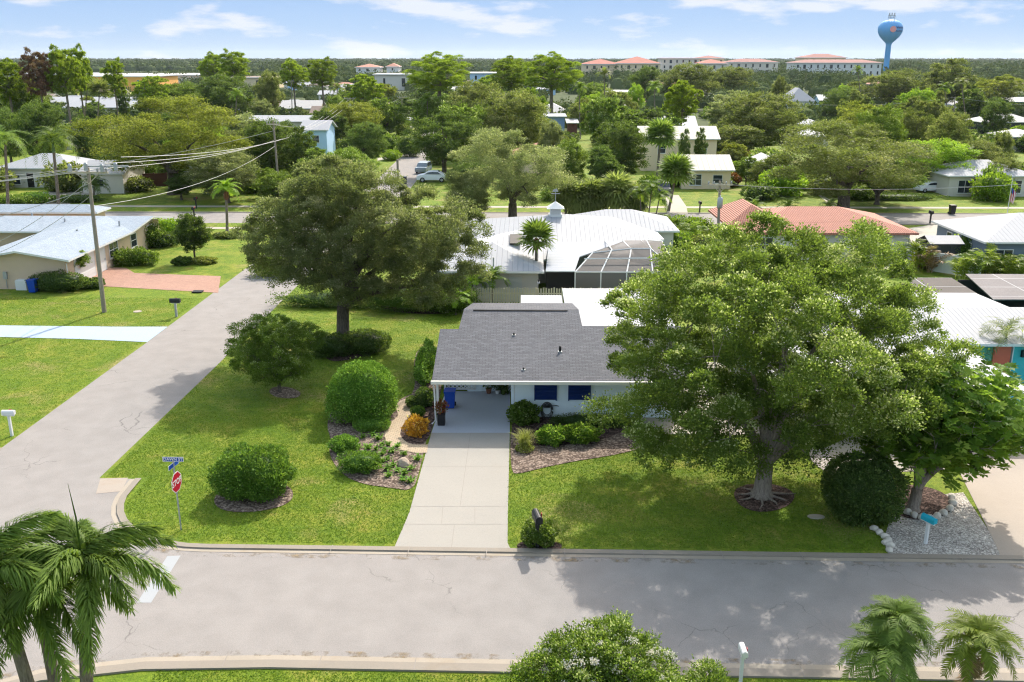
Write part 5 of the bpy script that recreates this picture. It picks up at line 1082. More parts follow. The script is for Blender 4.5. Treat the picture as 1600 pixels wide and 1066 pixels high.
panel_fence('dark red brown board fence between the white houses across the back road', P(203, 293), P(262, 291), 2.0, 'fencebrown')
# east neighbour: white metal roofs, turquoise walls
en = empty('house', (27, 53, 0), 'turquoise house with white metal roofs at the right picture edge', 'house')
part(roof_solid('roof', [[(12, 51.4, 2.7), (44, 51.4, 2.7), (44, 56.2, 3.6), (12, 56.2, 3.6)], [(12, 56.2, 3.6), (44, 56.2, 3.6), (44, 56.9, 3.45), (12, 56.9, 3.45)]], .15, [mat_ribbed('white panel roof', (.325, .332, .355), 0, .3, dark=.8), M['white']]), en)
part(roof_solid('rear_roof', [[(14, 57.0, 3.3), (31.0, 57.0, 3.3), (29.6, 59.4, 3.75), (14, 59.4, 3.75)]], .14, [M['whiteroof'], M['white']]), en)
part(roof_solid('carport_roof', [[(12.5, 43.8, 2.5), (25.5, 43.8, 2.5), (25.4, 51.2, 2.62), (12.5, 51.2, 2.62)]], .16, [M['whiteroof'], M['white']]), en)
mb = MB(); mb.box(14, 43, 52.2, 58, 0, 2.5); part(mb.build('wall', M['turq']), en)
mb = MB(); mb.box(25.9, 27.5, 52.12, 52.18, 0, 2.4); part(mb.build('green_wall_panel', M['mint']), en)
mb = MB(); mb.box(27.55, 28.55, 52.06, 52.18, .03, 2.35); d_ = mb.build('door', M['coral']); part(d_, en)
mb = MB(); mb.box(28.4, 28.47, 52.0, 52.06, 1.0, 1.2); mb.box(28.62, 28.68, 52.0, 52.16, 0, 2.45); part(mb.build('frame', M['white']), en)
mb = MB(); mb.box(29.2, 29.4, 52.0, 52.19, 1.7, 2.1); mb.box(29.7, 29.85, 52.0, 52.19, 1.6, 1.8); part(mb.build('wall_ornament', M['black']), en)
for x, y in ((25.2, 44.1), (13, 44.1), (19, 44.1)): mb = MB(); mb.box(x - .07, x + .07, y - .07, y + .07, 0, 2.4); part(mb.build('post', M['white']), en)
for i, (xa, xb, ya, yb, lab) in enumerate([(32.0, 46, 61.6, 68.5, 'flat grey panelled roof of a dark pool cage right of the white roofs'), (27.2, 31.6, 62.3, 67.2, 'smaller dark flat roof behind the white roofs')]):
    r = empty('pool_cage', ((xa + xb) / 2, (ya + yb) / 2, 0), lab, 'pool cage'); part(roof_solid('roof', [[(xa, ya, 2.75), (xb, ya, 2.75), (xb, yb, 2.95), (xa + 1.2, yb, 2.95)]], .08, [mat_brick('grey panels %d' % i, (.22, .20, .19) if i == 0 else (.12, .10, .09), (.20, .18, .18) if i == 0 else (.11, .1, .09), (.5, .5, .5), 3.2, 2.4, msize=.05, blotch=.2, offset=0), M['frame']]), r)
    mb = MB(); mb.box(xa + .3, xb - .2, ya + .3, yb - .2, 0, .05); 
    for x in np.arange(xa + .3, xb, 2.2): mb.box(x - .04, x + .04, ya + .25, ya + .33, .05, 2.65)
    part(mb.build('frame', M['frame']), r); mb = MB(); mb.box(xa + .5, xb - .4, yb - .5, yb - .4, .05, 2.6); part(mb.build('wall', M['dark']), r)  # back sheet in near-black paints the shade under the cage roof

# ------------------------------------------------------------------ houses across the back road and beyond
def fy(px, py, z): return P(px, py, z)
def row(label, xl, xr, py, e, depth, ridge, roof, wallm, roofm, ops=(), oh=.5, **k):
    a, b_ = P(xl, py, e), P(xr, py, e); y = (a.y + b_.y) / 2
    return house(label, a.x + oh, b_.x - oh, y + oh, y + oh + depth, e, ridge, roof, wallm, roofm, ops, oh, **k)
row('cream house with a broad cream metal gable roof across the back road', 1062, 1149, 266, 2.8, 8, 4.6, 'gx', 'cream', 'metalcream', [('S', 2.0, .6, 1.6, 1.5, 'window'), ('S', 5.2, .9, 1.3, 1.1, 'window')])
r = row('two-storey cream house standing behind the cream gable house', 1000, 1126, 217, 5.4, 8, 7.2, 'gx', 'cream', 'metalcream', [('S', 10.3, 3, 1.2, 1.5, 'window'), ('S', 3.3, 3, 1.2, 1.5, 'window')])
row('beige house with long white roof and tall windows on the east lawn', 1482, 1625, 275, 2.9, 9, 4.6, 'hip', 'offwhite', 'metalx', [('S', 2.2, .5, 1.8, 1.7, 'window'), ('S', 5.2, .5, 1.6, 1.7, 'window'), ('S', 9.5, .5, .9, 1.7, 'window'), ('S', 11.6, .4, 1.4, 1.9, 'window')])
row('small cream house seen left of the round-crowned far oak', 1186, 1236, 259, 2.9, 8, 4.0, 'gy', 'cream', 'shinglegrey', [('S', 1.2, .8, .9, 1.3, 'window')])
row('white ranch house with white metal roof behind the two tall palms', -12, 118, 263, 2.9, 9, 4.6, 'hip', 'offwhite', 'metalx', [('S', 2.5, .5, 1.1, 1.3, 'window'), ('S', 4.6, .05, 1, 2.1, 'door', 'white', 'black'), ('S', 7.3, .6, 2.1, 1.2, 'window', 'white', 'black'), ('S', 11, .8, 1.4, 1, 'window')])
row('white garage wing with gable end beside the red brown fence', 118, 194, 271, 2.9, 8, 4.3, 'gx', 'offwhite', 'whiteroof', [('E', 3, .6, 1.0, 1.4, 'window'), ('S', 2.4, 1.0, 1.3, .9, 'window')])
row('white house with navy awning behind the yellow green oak', 262, 402, 247, 2.9, 8, 3.6, 'gx', 'offwhite', 'whiteroof', [('S', 4, .8, 1.6, 1.2, 'window'), ('S', 9, .4, .9, 1.9, 'window', 'white', 'black'), ('S', 12, .8, 1.6, 1.2, 'window')])
a = P(330, 247, 2.8); mb = MB(); mb.obox((a.x + 3.4, a.y - .35, 2.45), 3.4, .5, .06, Matrix.Rotation(.35, 3, 'X')); mb.box(a.x, a.x + 6.8, a.y - .85, a.y - .82, 1.95, 2.25); o = mb.build('awning', M['navy']); tag(o, 'long navy awning on the house behind the yellow green oak', 'awning')
row('two-storey light blue house with white roof and red balcony', 466, 513, 203, 5.4, 8, 6.9, 'gx', 'skyblue', 'whiteroof', [('S', 2.6, 3, 1.2, 1.3, 'window')])
a = P(478, 222, 2.6); mb = MB(); mb.box(a.x - .6, a.x + 3.0, a.y - .8, a.y + .8, 2.4, 2.55)
for k in range(9): mb.box(a.x - .6 + k * .45, a.x - .54 + k * .45, a.y - .8, a.y - .74, 2.55, 3.5)
mb.box(a.x - .6, a.x + 3.0, a.y - .82, a.y - .72, 3.5, 3.6); 
for x in (a.x - .5, a.x + 2.8): mb.box(x, x + .12, a.y - .7, a.y - .58, 0, 2.4)
o = mb.build('balcony', M['coral']); tag(o, 'dark red balcony deck on posts before the light blue house', 'balcony')
row('long white roofed wing left of the light blue house', 380, 484, 190, 4.5, 9, 5.6, 'gx', 'offwhite', 'whiteroof')
row('brown roofed house behind the light blue house', 408, 481, 170, 2.9, 14, 5.0, 'gx', 'greywall', 'shinglebrown', [('S', 2, .5, 2, 1.5, 'window', 'white', 'black'), ('S', 10, .5, 3, 1.5, 'window', 'white', 'black')])
a = P(408, 170, 2.9)
r = row('pink tiled hip roof house with a broad white chimney', 563, 616, 167, 3.6, 12, 5.6, 'hip', 'greywall', 'tilepink', [('S', 1.8, 1, 1.2, 1.3, 'window'), ('S', 8.6, 1, 1.2, 1.3, 'window')])
a = P(586, 167, 3.6); mb = MB(); mb.box(a.x - .95, a.x + .95, a.y - .35, a.y + .43, 0, 6.0); mb.box(a.x - .7, a.x + .7, a.y - .25, a.y + .35, 6.0, 6.4); part(mb.build('chimney', M['white']), r)
row('slate blue two-storey house with flat roof beside the tall pine', 850, 886, 182, 6.2, 9, 6.3, 'flat', 'midblue', 'whiteroof', [('S', 1.5, 3.8, 1, 1, 'window')])
row('low white roof porch joined to the slate blue two-storey house', 885, 905, 192, 3.1, 7, 3.6, 'flat', 'fencebrown', 'whiteroof')
row('pale roofed house behind the tall pine trunk', 838, 892, 176, 3.0, 14, 5.4, 'hip', 'offwhite', 'shinglegrey')
row('long beige roofed house beyond the royal palm', 914, 992, 176, 3.0, 14, 5.0, 'gx', 'cream', 'shinglegrey', [('S', 3, .8, 1.5, 1.3, 'window'), ('S', 9, .8, 1.5, 1.3, 'window')])
row('pale house with flat roof behind the row of lime bushes', 915, 960, 158, 3.0, 14, 4.4, 'hip', 'offwhite', 'shinglegrey')
row('pale blue gabled house with a white roof among the trees', 1070, 1108, 150, 3.2, 12, 5.2, 'gx', 'skyblue', 'whiteroof')
row('peaked white two-storey house between the eastern oaks', 1231, 1275, 158, 5.6, 12, 9.4, 'hip', 'white', 'whiteroof', [('S', 6, 2.5, 1.2, 1.5, 'window')])
row('tiny white roof in the middle of the eastern oaks', 1373, 1395, 156, 3.2, 9, 4.6, 'hip', 'white', 'whiteroof')
row('small grey walled house with pale roof behind the flagpole oaks', 1476, 1500, 170, 3.0, 8, 4.4, 'hip', 'greywall', 'whiteroof')
row('aqua house with white roof and blue windows at the far right', 1524, 1640, 159, 3.2, 9, 4.6, 'gx', 'aqua', 'whiteroof', [('S', 3, .8, 2, 1.6, 'window', 'white', 'signblue'), ('S', 8, .8, 2, 1.6, 'window', 'white', 'signblue'), ('S', 14, .8, 2, 1.6, 'window', 'white', 'signblue')])
row('grey hip roofed carport house below the aqua house', 1535, 1625, 191, 3.0, 9, 4.8, 'hip', 'cardark', 'shinglegrey', [('S', 3, .05, .3, 2.6, 'window', 'white', 'white')])
row('pale grey roof at the right edge below the carport house', 1578, 1640, 214, 3.0, 9, 4.2, 'hip', 'offwhite', 'shinglegrey')
row('white roof glimpsed between the brown green oaks on the east', 1258, 1300, 213, 3.2, 9, 4.2, 'hip', 'offwhite', 'whiteroof')
row('white roof hidden behind the nearest eastern oak', 1362, 1388, 190, 3.2, 8, 4.2, 'hip', 'offwhite', 'whiteroof')
row('white roof peeping out left of the round far oak', 1256, 1288, 196, 3.0, 8, 4.2, 'hip', 'offwhite', 'whiteroof')
row('pink roofed house hidden behind the big verge oak', 800, 882, 243, 3.0, 9, 4.6, 'hip', 'cream', 'tilepink')
row('white shed roof behind the tall western pines', 86, 112, 210, 3.2, 8, 4.0, 'flat', 'offwhite', 'whiteroof')
row('long white roof left of the yellow green oak', 96, 202, 168, 3.2, 14, 5.0, 'gx', 'offwhite', 'whiteroof'); row('flat white roof behind the western pines', 60, 200, 160, 3.0, 14, 4.6, 'gx', 'skyblue', 'whiteroof')
row('low white roof at the left edge behind the dark trees', 30, 58, 172, 3.0, 10, 4.4, 'gx', 'offwhite', 'whiteroof')
row('white canopy roof beside the pink tiled house', 617, 642, 187, 2.8, 6, 3.0, 'flat', 'greywall', 'whiteroof'); row('small pale building left of the pink tiled house', 536, 560, 160, 4.0, 8, 4.4, 'flat', 'offwhite', 'whiteroof')
row('low white house behind the yellow green oak crown', 372, 400, 172, 3.0, 9, 4.6, 'gx', 'offwhite', 'whiteroof')
row('pale terracotta house among the trees north of the brown roof', 478, 506, 135, 3.4, 14, 6.5, 'hip', 'offwhite', 'shinglebrown')
# large far buildings
def block(label, px0, px1, py_top, Y, d, m, rm, floors=3, roof='hip', rh=3.0, win=3.6, ybase=None, wm='glass', name='apartment_building', cat='building', H_=None):
    a, b_ = W(px0, py_top, Y), W(px1, py_top, Y); h = H_ or a.z; n = max(1, int((b_.x - a.x) / win)); fh = h / floors; ops = []
    r = house(label, a.x, b_.x, Y, Y + d, h, h + rh * .85 if roof != 'flat' else h + .3, roof, m, rm, (), 1.0, name=name, cat=cat, thick=.5)
    fh = (h - .6) / floors; k = 0
    for fl in range(floors):
        for i in range(n):
            if k >= 96: break
            u = a.x + (i + .5) * (b_.x - a.x) / n; z = fl * fh + fh * .3; big = (i % 4 == 1); w_ = 1.0 if big else .6
            mb = MB(); mb.box(u - w_, u + w_, Y - .12, Y + .1, z - (.4 if big else 0), z + fh * .5); part(mb.build('window', M[wm]), r); k += 1
    return r
block('orange school hall with a flat pale roof on the west', 100, 238, 119, 540, 40, 'orange', 'shinglegrey', 1, 'flat', win=14, wm='signblue', name='school_building')
block('long low cream hall behind the orange school', 108, 322, 117, 610, 50, 'offwhite', 'shinglegrey', 1, 'flat', win=16, name='school_building')
block('low pale hall at the left edge behind the pines', -20, 100, 116, 620, 50, 'offwhite', 'whiteroof', 1, 'flat', win=16, name='warehouse')
block('low brown topped hall right of the cream hall', 318, 430, 121, 600, 30, 'cream', 'shinglebrown', 1, 'flat', win=16, name='warehouse')
block('white villa block with salmon tiles far behind the green pine', 556, 592, 105, 780, 20, 'white', 'tilepink', 3, 'hip', 3, 5)
block('narrow white tower block with a salmon roof', 604, 622, 104, 790, 16, 'white', 'tilepink', 3, 'hip', 3, 5)
block('long pale commercial building with flat roof in the centre', 585, 645, 116, 560, 22, 'offwhite', 'shinglegrey', 1, 'flat', win=9, name='shop_building')
block('pale blue commercial block right of the bright pine', 734, 772, 114, 560, 20, 'skyblue', 'shinglegrey', 2, 'flat', win=5, name='shop_building')
block('yellow apartment block with the widest bright red roof', 912, 968, 100, 760, 30, 'cream', 'tilefar', 3, 'hip', 4.5, 5)
block('yellow apartment block with a peaked red roof', 966, 1032, 99, 750, 34, 'cream', 'tilefar', 3, 'hip', 6, 5)
block('tall beige four-storey block right of the red roofs', 1034, 1092, 91, 800, 24, 'offwhite', 'tiledark', 4, 'flat', win=5)
block('beige block under a yellow upper storey and dark roof', 1090, 1132, 91, 830, 24, 'cream', 'tiledark', 4, 'hip', 2.5, 5)
block('cream apartment block with a red hip roof before the beige blocks', 1096, 1136, 99, 740, 26, 'offwhite', 'tilefar', 3, 'hip', 3.5, 5)
block('long white apartment block with a maroon roof, left of the pair', 1138, 1216, 97, 780, 24, 'offwhite', 'tiledark', 3, 'hip', 3, 5)
block('raised cream block with the highest maroon roof', 1256, 1322, 90, 800, 24, 'cream', 'tiledark', 4, 'hip', 3.5, 5)
block('long white apartment block with maroon roof beside the water tower', 1242, 1378, 98, 730, 22, 'white', 'tiledark', 3, 'hip', 2.6, 5)

# water tower
T0 = Vector((W(1391, 48, 900).x, 900, 0)); zt = W(1391, 48, 900).z
wt = empty('water_tower', T0, 'sky blue water tower with a round tank above the far trees', 'water tower')
mb = MB(); R0 = 11.0
prof = [(3.5, 0), (2.7, 3), (2.45, 10), (2.4, zt - 12.5), (3.0, zt - 10.8), (5.5, zt - 8.4), (8.6, zt - 5.2), (10.5, zt - 1.6), (R0, zt + 1.2), (10.7, zt + 3.6), (9.3, zt + 6.3), (6.6, zt + 8.3), (3.0, zt + 9.4), (.4, zt + 9.7)]
mb.lathe(prof, n=40); mb.build('tank', M['tower'], wt, smooth=True)
mb = MB(); zb = zt + 9.2
for a in range(8): t = a * math.pi / 4; mb.tube([(3.1 * math.cos(t), 3.1 * math.sin(t), zb), (3.1 * math.cos(t), 3.1 * math.sin(t), zb + 4.2)], .16, 4)
for z in (zb + 2, zb + 4): mb.tube([(3.1 * math.cos(t), 3.1 * math.sin(t), z) for t in np.linspace(0, 6.283, 17)], .14, 4, cap=False)
for x in (-2.2, 0, 2.4): mb.tube([(x, 0, zb), (x, 0, zb + 6.5)], .14, 4); mb.box(x - .4, x + .4, -.3, .3, zb + 3.2, zb + 6.0)
mb.build('antenna_rail', M['metalgrey'], wt)
mb = MB(); mb.v = [(r_ * math.cos(t), -r_ * 0 - math.sqrt(max(R0 ** 2 - (r_ * math.cos(t) - 1.5) ** 2 * 1.0, 1)) - .25, zt + 1.0 + r_ * math.sin(t)) for r_ in (0.001, 2.7) for t in np.linspace(0, 6.283, 21)[:-1]]
mb.v = [(x - 1.5, y, z) for x, y, z in mb.v]; mb.f = [(i, (i + 1) % 20, 20 + (i + 1) % 20, 20 + i) for i in range(20)]; mb.mi = [0] * 20; mb.build('round_emblem', M['salmon'], wt, fix=False)
def curved_text(s, size, z, x0, m):
    o = text_mesh(s, size, m, wt, (0, 0, 0), (0, 0, 0), depth=.02)
    for v in o.data.vertices:
        th = (v.co.x + x0) / R0; d = v.co.z; rr = R0 + .3 + d; v.co = Vector((rr * math.sin(th), -rr * math.cos(th), z + v.co.y))
curved_text('Venice', 3.1, zt + 2.6, 5.2, M['navy']); curved_text('FLORIDA', 1.9, zt - .6, 5.0, M['navy'])

# ------------------------------------------------------------------ tree kinds for the streets behind (first of a kind is built, the rest copy it)
LIB = {}
def proto_arrays(key):
    rng = np.random.default_rng(abs(hash(key)) % 1000 if False else sum(map(ord, key)) * 7)
    shape, det = key.split('-'); leaf, per = {'xh': (.12, 1700), 'hi': (.22, 560), 'mid': (.36, 230), 'lo': (.75, 60)}[det]
    if shape == 'round': ells = [(0, 0, 5.1, 5, 5, 4.1), (rng.uniform(-2, 2), rng.uniform(-2, 2), 7.2, 2.8, 2.8, 2.2)]; lr = 1.25; fork = (0, 0, 2.0); r0 = .3
    elif shape == 'wide': ells = [(0, 0, 4.7, 5, 4.8, 3.2), (-2.4, 0.5, 5.0, 2.9, 2.9, 2.8), (2.3, -.5, 6.0, 2.9, 2.9, 2.4), (0.3, 1, 7.0, 2.6, 2.6, 1.7)]; lr = 1.25; fork = (0, 0, 1.9); r0 = .33
    elif shape == 'tall': ells = [(0, 0, 5.6, 3.6, 3.6, 3.9), (0.6, 0, 8.0, 2.0, 2.0, 2.2), (-1.2, .3, 4.2, 3.2, 3, 2.3)]; lr = 1.1; fork = (0, 0, 1.8); r0 = .25
    elif shape == 'loose': ells = [(-2, 0, 5.2, 3.0, 3.0, 2.6), (2.2, .6, 6.2, 2.9, 2.9, 2.8), (0, -1, 4.2, 3.8, 3.2, 2.0), (.2, .5, 8.0, 1.9, 1.9, 1.6)]; lr = .95; fork = (0, 0, 1.6); r0 = .22
    else:
        ells = [(0, 0, 7.7, 3.2, 3.2, 2.5), (1.3, 0, 6.8, 2.4, 2.2, 1.3), (-1.5, .4, 7.4, 2.2, 2.2, 1.5), (.3, .3, 9.2, 1.8, 1.8, 1.1)]; lr = .72; fork = (.15, 0, 6.4); r0 = .2
    cent = lobe_centres(ells, lr, rng, (1.3 if det == 'xh' else 1.15) if shape != 'pine' else 1.3, .2, 1.2, 2500, .22 if shape == 'pine' else .12)
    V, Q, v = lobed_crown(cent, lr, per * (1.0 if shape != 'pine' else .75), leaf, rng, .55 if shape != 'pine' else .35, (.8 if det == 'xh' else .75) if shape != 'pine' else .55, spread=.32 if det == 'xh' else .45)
    mb = MB(); limbs(mb, (0, 0, 0), fork, cent[::(2 if det in ('hi', 'xh') else 4)], r0, rng, k=5 if det in ('hi', 'xh') else 4, n=5, minr=.03)
    return V, Q, v, mb
TYPED = []
def put_tree(shape, m, x, y, w_, h, label=None, det='hi', rz=None, group=None, name=None):
    key = shape + '-' + det; km = key + '-' + m
    if key not in LIB: LIB[key] = proto_arrays(key)
    if km not in LIB:
        V, Q, v, mb = LIB[key]
        me = mb.build('trunk', M['palmbark' if shape == 'pine' else 'barkdark'], None, smooth=True, fix=False) if key + 't' not in LIB else None
        if me: LIB[key + 't'] = me.data; bpy.data.objects.remove(me)
        LIB[km] = fast_mesh('crown', V, Q, v, [M[m]])
    pw = {'round': 10., 'wide': 10.4, 'tall': 7.6, 'loose': 9.6, 'pine': 7.4}[shape]; ph = {'round': 9.3, 'wide': 8.7, 'tall': 10.0, 'loose': 9.4, 'pine': 10.1}[shape]
    nm = name or {'round': 'broadleaf_tree', 'wide': 'oak_tree', 'tall': 'upright_tree', 'loose': 'open_crowned_tree', 'pine': 'pine_tree'}[shape]
    r = empty(nm, (x, y, 0), label, 'tree', group, random.uniform(0, 6.28) if rz is None else rz); r.scale = (w_ / pw, w_ / pw, h / ph)
    link('crown', LIB[km], r); link('trunk', LIB[key + 't'], r); return r
random.seed(4)
BOX = []                                             # what must stay in view: pixel box and depth
def TP(shape, m, x0, x1, ytop, Y, label, **k):
    c = W((x0 + x1) / 2, ytop, Y); w_ = W(x1, ytop, Y).x - W(x0, ytop, Y).x; h = max(1.5, c.z)
    return put_tree(shape, m, c.x, Y, w_, h, label, **k)
TP('wide', 'olive', 112, 402, 146, 131, 'broad yellow green oak beside the back road on the west', rz=.3, det='xh')
TP('wide', 'oakgrey', 690, 912, 196, 106.5, 'big grey green oak with forked trunk on the central verge', rz=2.2, det='xh')
TP('round', 'oakgrey', 692, 772, 268, 106.3, 'slim trunked young oak left of the big verge oak')
TP('wide', 'oak', 1182, 1482, 186, 115.8, 'very wide round-crowned oak on the far verge at the east', rz=1.2, det='xh')
TP('round', 'dense', 372, 470, 188, 140, 'dark tree behind the second wooden pole'); TP('tall', 'dense', 440, 500, 196, 136, 'dark tree right of the second wooden pole'); 
TP('loose', 'bright', 452, 532, 228, 128, 'bright green shrubby tree in front of the light blue house'); TP('round', 'bright', 505, 588, 232, 124, 'bright green low tree left of the north road')
TP('round', 'dense', 537, 604, 192, 166, 'dense dark conical tree at the corner of the north road'); TP('round', 'olive', 505, 602, 160, 205, 'yellow green tree behind the dark corner tree')
TP('pine', 'pine', 626, 742, 82, 232, 'tallest bright green pine right of the north road', rz=1, det='xh'); TP('round', 'bright', 640, 706, 150, 226, 'bright green tree at the foot of the tallest bright pine')
TP('wide', 'dense', 632, 752, 172, 151, 'dark twin-trunked tree over the parked white car', rz=.4); TP('round', 'oak', 690, 800, 128, 205, 'mid green oak behind the dark tree over the cars'); TP('round', 'oak', 742, 870, 142, 178, 'mid green oak above the big verge oak')
TP('pine', 'pine', 758, 842, 88, 262, 'loose pine left of the tall central pine', rz=2, det='xh'); TP('pine', 'pine', 812, 916, 82, 232, 'tall round pine with bare trunk above the slate blue house', rz=3.5, det='xh')
TP('loose', 'lime', 802, 856, 134, 236, 'yellow leaved tree beside the tall central pine'); TP('round', 'oakgrey', 838, 886, 190, 158, 'grey green tree before the slate blue two-storey house')
TP('round', 'dense', 920, 1022, 190, 143, 'broad dark tree left of the cream two-storey house'); TP('round', 'bright', 862, 922, 218, 132, 'bright green tree right of the big verge oak'); TP('loose', 'dense', 905, 985, 224, 130, 'dark green leafy tree behind the cabbage palms')
TP('tall', 'dense', 1060, 1082, 200, 150, 'slim dark cypress before the cream two-storey house, left of two'); TP('tall', 'dense', 1084, 1108, 198, 150, 'slim dark cypress before the cream two-storey house, right of two')
TP('round', 'oak', 1128, 1266, 146, 186, 'mid green oak behind the wide verge oak, to its left'); TP('tall', 'oakgrey', 1098, 1200, 140, 215, 'grey green oak above the cream two-storey house')
TP('wide', 'olive', 1290, 1420, 158, 172, 'brown green oak just behind the wide verge oak'); TP('wide', 'oak', 1392, 1480, 168, 165, 'olive oak right behind the wide verge oak'); TP('round', 'oak', 1448, 1528, 176, 150, 'brownish oak left of the grey carport house')
TP('wide', 'oak', 1330, 1460, 106, 330, 'far olive oak below the water tower'); TP('tall', 'oak', 1442, 1532, 90, 318, 'tallest olive tree of the east skyline'); TP('wide', 'olive', 1522, 1604, 116, 345, 'dome of olive foliage above the aqua house')
TP('round', 'dense', 1280, 1356, 138, 260, 'flat topped dark tree with a pale rim right of the peaked house'); TP('round', 'oak', 1206, 1232, 120, 310, 'small round tree left of the peaked white house')
for i, (x0, x1, yt, Y, m, lab) in enumerate([(-30, 42, 96, 205, 'pine', 'green pine cut by the left picture edge'), (26, 82, 80, 200, 'pinebrown', 'pine with rust brown dead crown'), (62, 128, 76, 202, 'pine', 'tall green pine right of the rust brown pine'), (96, 140, 74, 212, 'pine', 'narrow tall pine at the right of the western pine group'), (152, 196, 94, 225, 'pine', 'small topped pine with long bare trunk by the orange hall'),
     (306, 352, 84, 330, 'pine', 'far pine left of the skyline pine pair'), (338, 392, 80, 300, 'pine', 'wind-bent skyline pine left of centre'), (432, 482, 94, 290, 'pine', 'lime green pine by the far shops, left'), (476, 528, 92, 300, 'pine', 'lime green pine by the far shops, right')]):
    TP('pine', m, x0, x1, yt, Y, lab, rz=i * 1.3)
TP('round', 'bright', 0, 70, 118, 210, 'green tree below the rust brown pine'); TP('round', 'dense', 14, 96, 160, 158, 'dark tree mass left of the yellow green oak, behind the ranch house'); TP('round', 'dense', -30, 40, 170, 165, 'dark tree at the left edge behind the ranch house'); TP('round', 'dense', 102, 152, 182, 158, 'dark tree touching the yellow green oak')
TP('round', 'bright', 246, 336, 130, 260, 'soft green tree before the cream hall'); TP('tall', 'dense', 178, 200, 132, 262, 'small dark conical tree before the orange hall'); TP('round', 'dense', 300, 395, 118, 250, 'dark oak above the yellow green oak'); TP('round', 'oak', 395, 440, 112, 270, 'mid green tree right of the dark skyline oak')
TP('round', 'bright', 505, 545, 150, 235, 'bright round tree left of the pink tiled house'); TP('loose', 'bright', 1145, 1192, 244, 142, 'bright hedge-like tree right of the cream house'); TP('round', 'dense', 486, 530, 168, 215, 'dark bush-like tree right of the light blue house roof')
TP('loose', 'olive', 560, 620, 128, 330, 'yellow green tree behind the pink tiled house'); TP('round', 'bright', 900, 960, 130, 290, 'soft green tree right of the tall round pine'); TP('round', 'dense', 985, 1035, 104, 380, 'dark tree before the red roofed blocks'); TP('round', 'oak', 1030, 1120, 100, 350, 'broad olive tree before the beige blocks')
TP('round', 'lime', 975, 1010, 132, 270, 'lime tree over the long beige roof'); TP('round', 'oak', 1100, 1180, 105, 390, 'oak before the maroon roofed pair')
TP('round', 'oak', 1552, 1590, 206, 155, 'small olive tree below the grey carport house'); TP('round', 'dense', 1535, 1585, 158, 225, 'dark round tree before the aqua house')

# auto-filled garden and street trees
def foot(o):
    pts = [o.matrix_world @ Vector(c) for ch in [o] + list(o.children) if ch.type == 'MESH' for c in ch.bound_box]; return pts
bpy.context.view_layer.update()
FP = []
for o in list(bpy.data.objects):
    if o.parent is None and o.get('category') in ('house', 'building', 'pool cage', 'water tower', 'balcony'):
        pts = foot(o); xs = [p.x for p in pts]; ys = [p.y for p in pts]; pp = [proj(*p) for p in pts]
        FP.append((min(xs), max(xs), min(ys), max(ys))); BOX.append((min(p[0] for p in pp), min(p[1] for p in pp), max(p[0] for p in pp), max(p[1] for p in pp), min(ys)))
BOX += [(590, 225, 668, 285, 250), (1050, 290, 1180, 330, 135), (1400, 290, 1600, 330, 130), (100, 290, 345, 330, 125), (840, 325, 1040, 352, 114), (706, 318, 1180, 352, 114), (103, 108, 325, 148, 540), (900, 88, 1135, 108, 750), (1138, 90, 1380, 108, 730), (1370, 20, 1400, 106, 900), (640, 255, 690, 285, 147), (0, 255, 262, 330, 131), (1050, 262, 1150, 300, 136), (1020, 195, 1128, 245, 158), (500, 205, 530, 228, 170)]
def road_clear(x, y, r):
    if 102 - r < y < 116 + r: return False
    cx = np.interp(y, [115, 150, 180, 240, 300], [-20, -20, -21, -23, -25.5])
    return not (y < 310 and abs(x - cx) < 3.8 + r * .8)
rng = np.random.default_rng(77); PL = [(o.location.x, o.location.y, 4.5) for o in bpy.data.objects if o.parent is None and o.get('category') == 'tree' and o.location.y > 100]; AUTO = []
def try_place(x, y, r, h, slack=.22):
    if any((x - a) ** 2 + (y - b_) ** 2 < (r + c_ * .55) ** 2 * .66 for a, b_, c_ in PL): return False
    if any(f[0] - r * .7 < x < f[1] + r * .7 and f[2] - r * .8 < y < f[3] + r * .6 for f in FP): return False
    if not road_clear(x, y, r * .6): return False
    c = proj(x, y, h * .6); t = proj(x, y, h); g = proj(x, y, 0); w_ = r / c[2] * F; bx = (c[0] - w_, t[1], c[0] + w_, (g[1] + c[1]) / 2)
    if bx[2] < -20 or bx[0] > 1620: return False
    for q in BOX:
        if q[4] > y:
            ox = min(bx[2], q[2]) - max(bx[0], q[0]); oy = min(bx[3], q[3]) - max(bx[1], q[1])
            if ox > 0 and oy > 0 and ox * oy > (slack if q[4] != 540 else .03) * min((q[2] - q[0]) * (q[3] - q[1]), (bx[2] - bx[0]) * (bx[3] - bx[1])): return False
    PL.append((x, y, r)); return True
n = 0
for tries in range(14000):
    y = 122 + 258 * rng.uniform() ** 1.25; x = rng.uniform(-.60, .60) * y - .01 * y; small = rng.uniform() < .38
    r = rng.uniform(2.2, 3.4) if small else rng.uniform(3.8, 6.6); h = r * rng.uniform(1.3, 1.8) if small else rng.uniform(6.5, 11.5)
    if y < 150: h = min(h, 7)
    if not try_place(x, y, r, h): continue
    e = x / y > .2; u = rng.uniform()
    m = 'oak' if u < (.48 if e else .22) else 'oakgrey' if u < (.62 if e else .38) else 'dense' if u < (.76 if e else .62) else 'bright' if u < .88 else 'olive' if u < .95 else 'lime'
    sh = ['round', 'wide', 'tall', 'loose'][int(rng.choice(4, p=[.36, .24, .2, .2]))]
    if not small and rng.uniform() < .06 and y > 170: sh, m, h = 'pine', 'pine', rng.uniform(13, 17)
    o = put_tree(sh, m, x, y, 2 * r, h, det='hi' if y < 165 else 'mid', group='trees in the gardens beyond the back road'); AUTO.append((o, m, sh, small)); n += 1
    if n >= 228: break
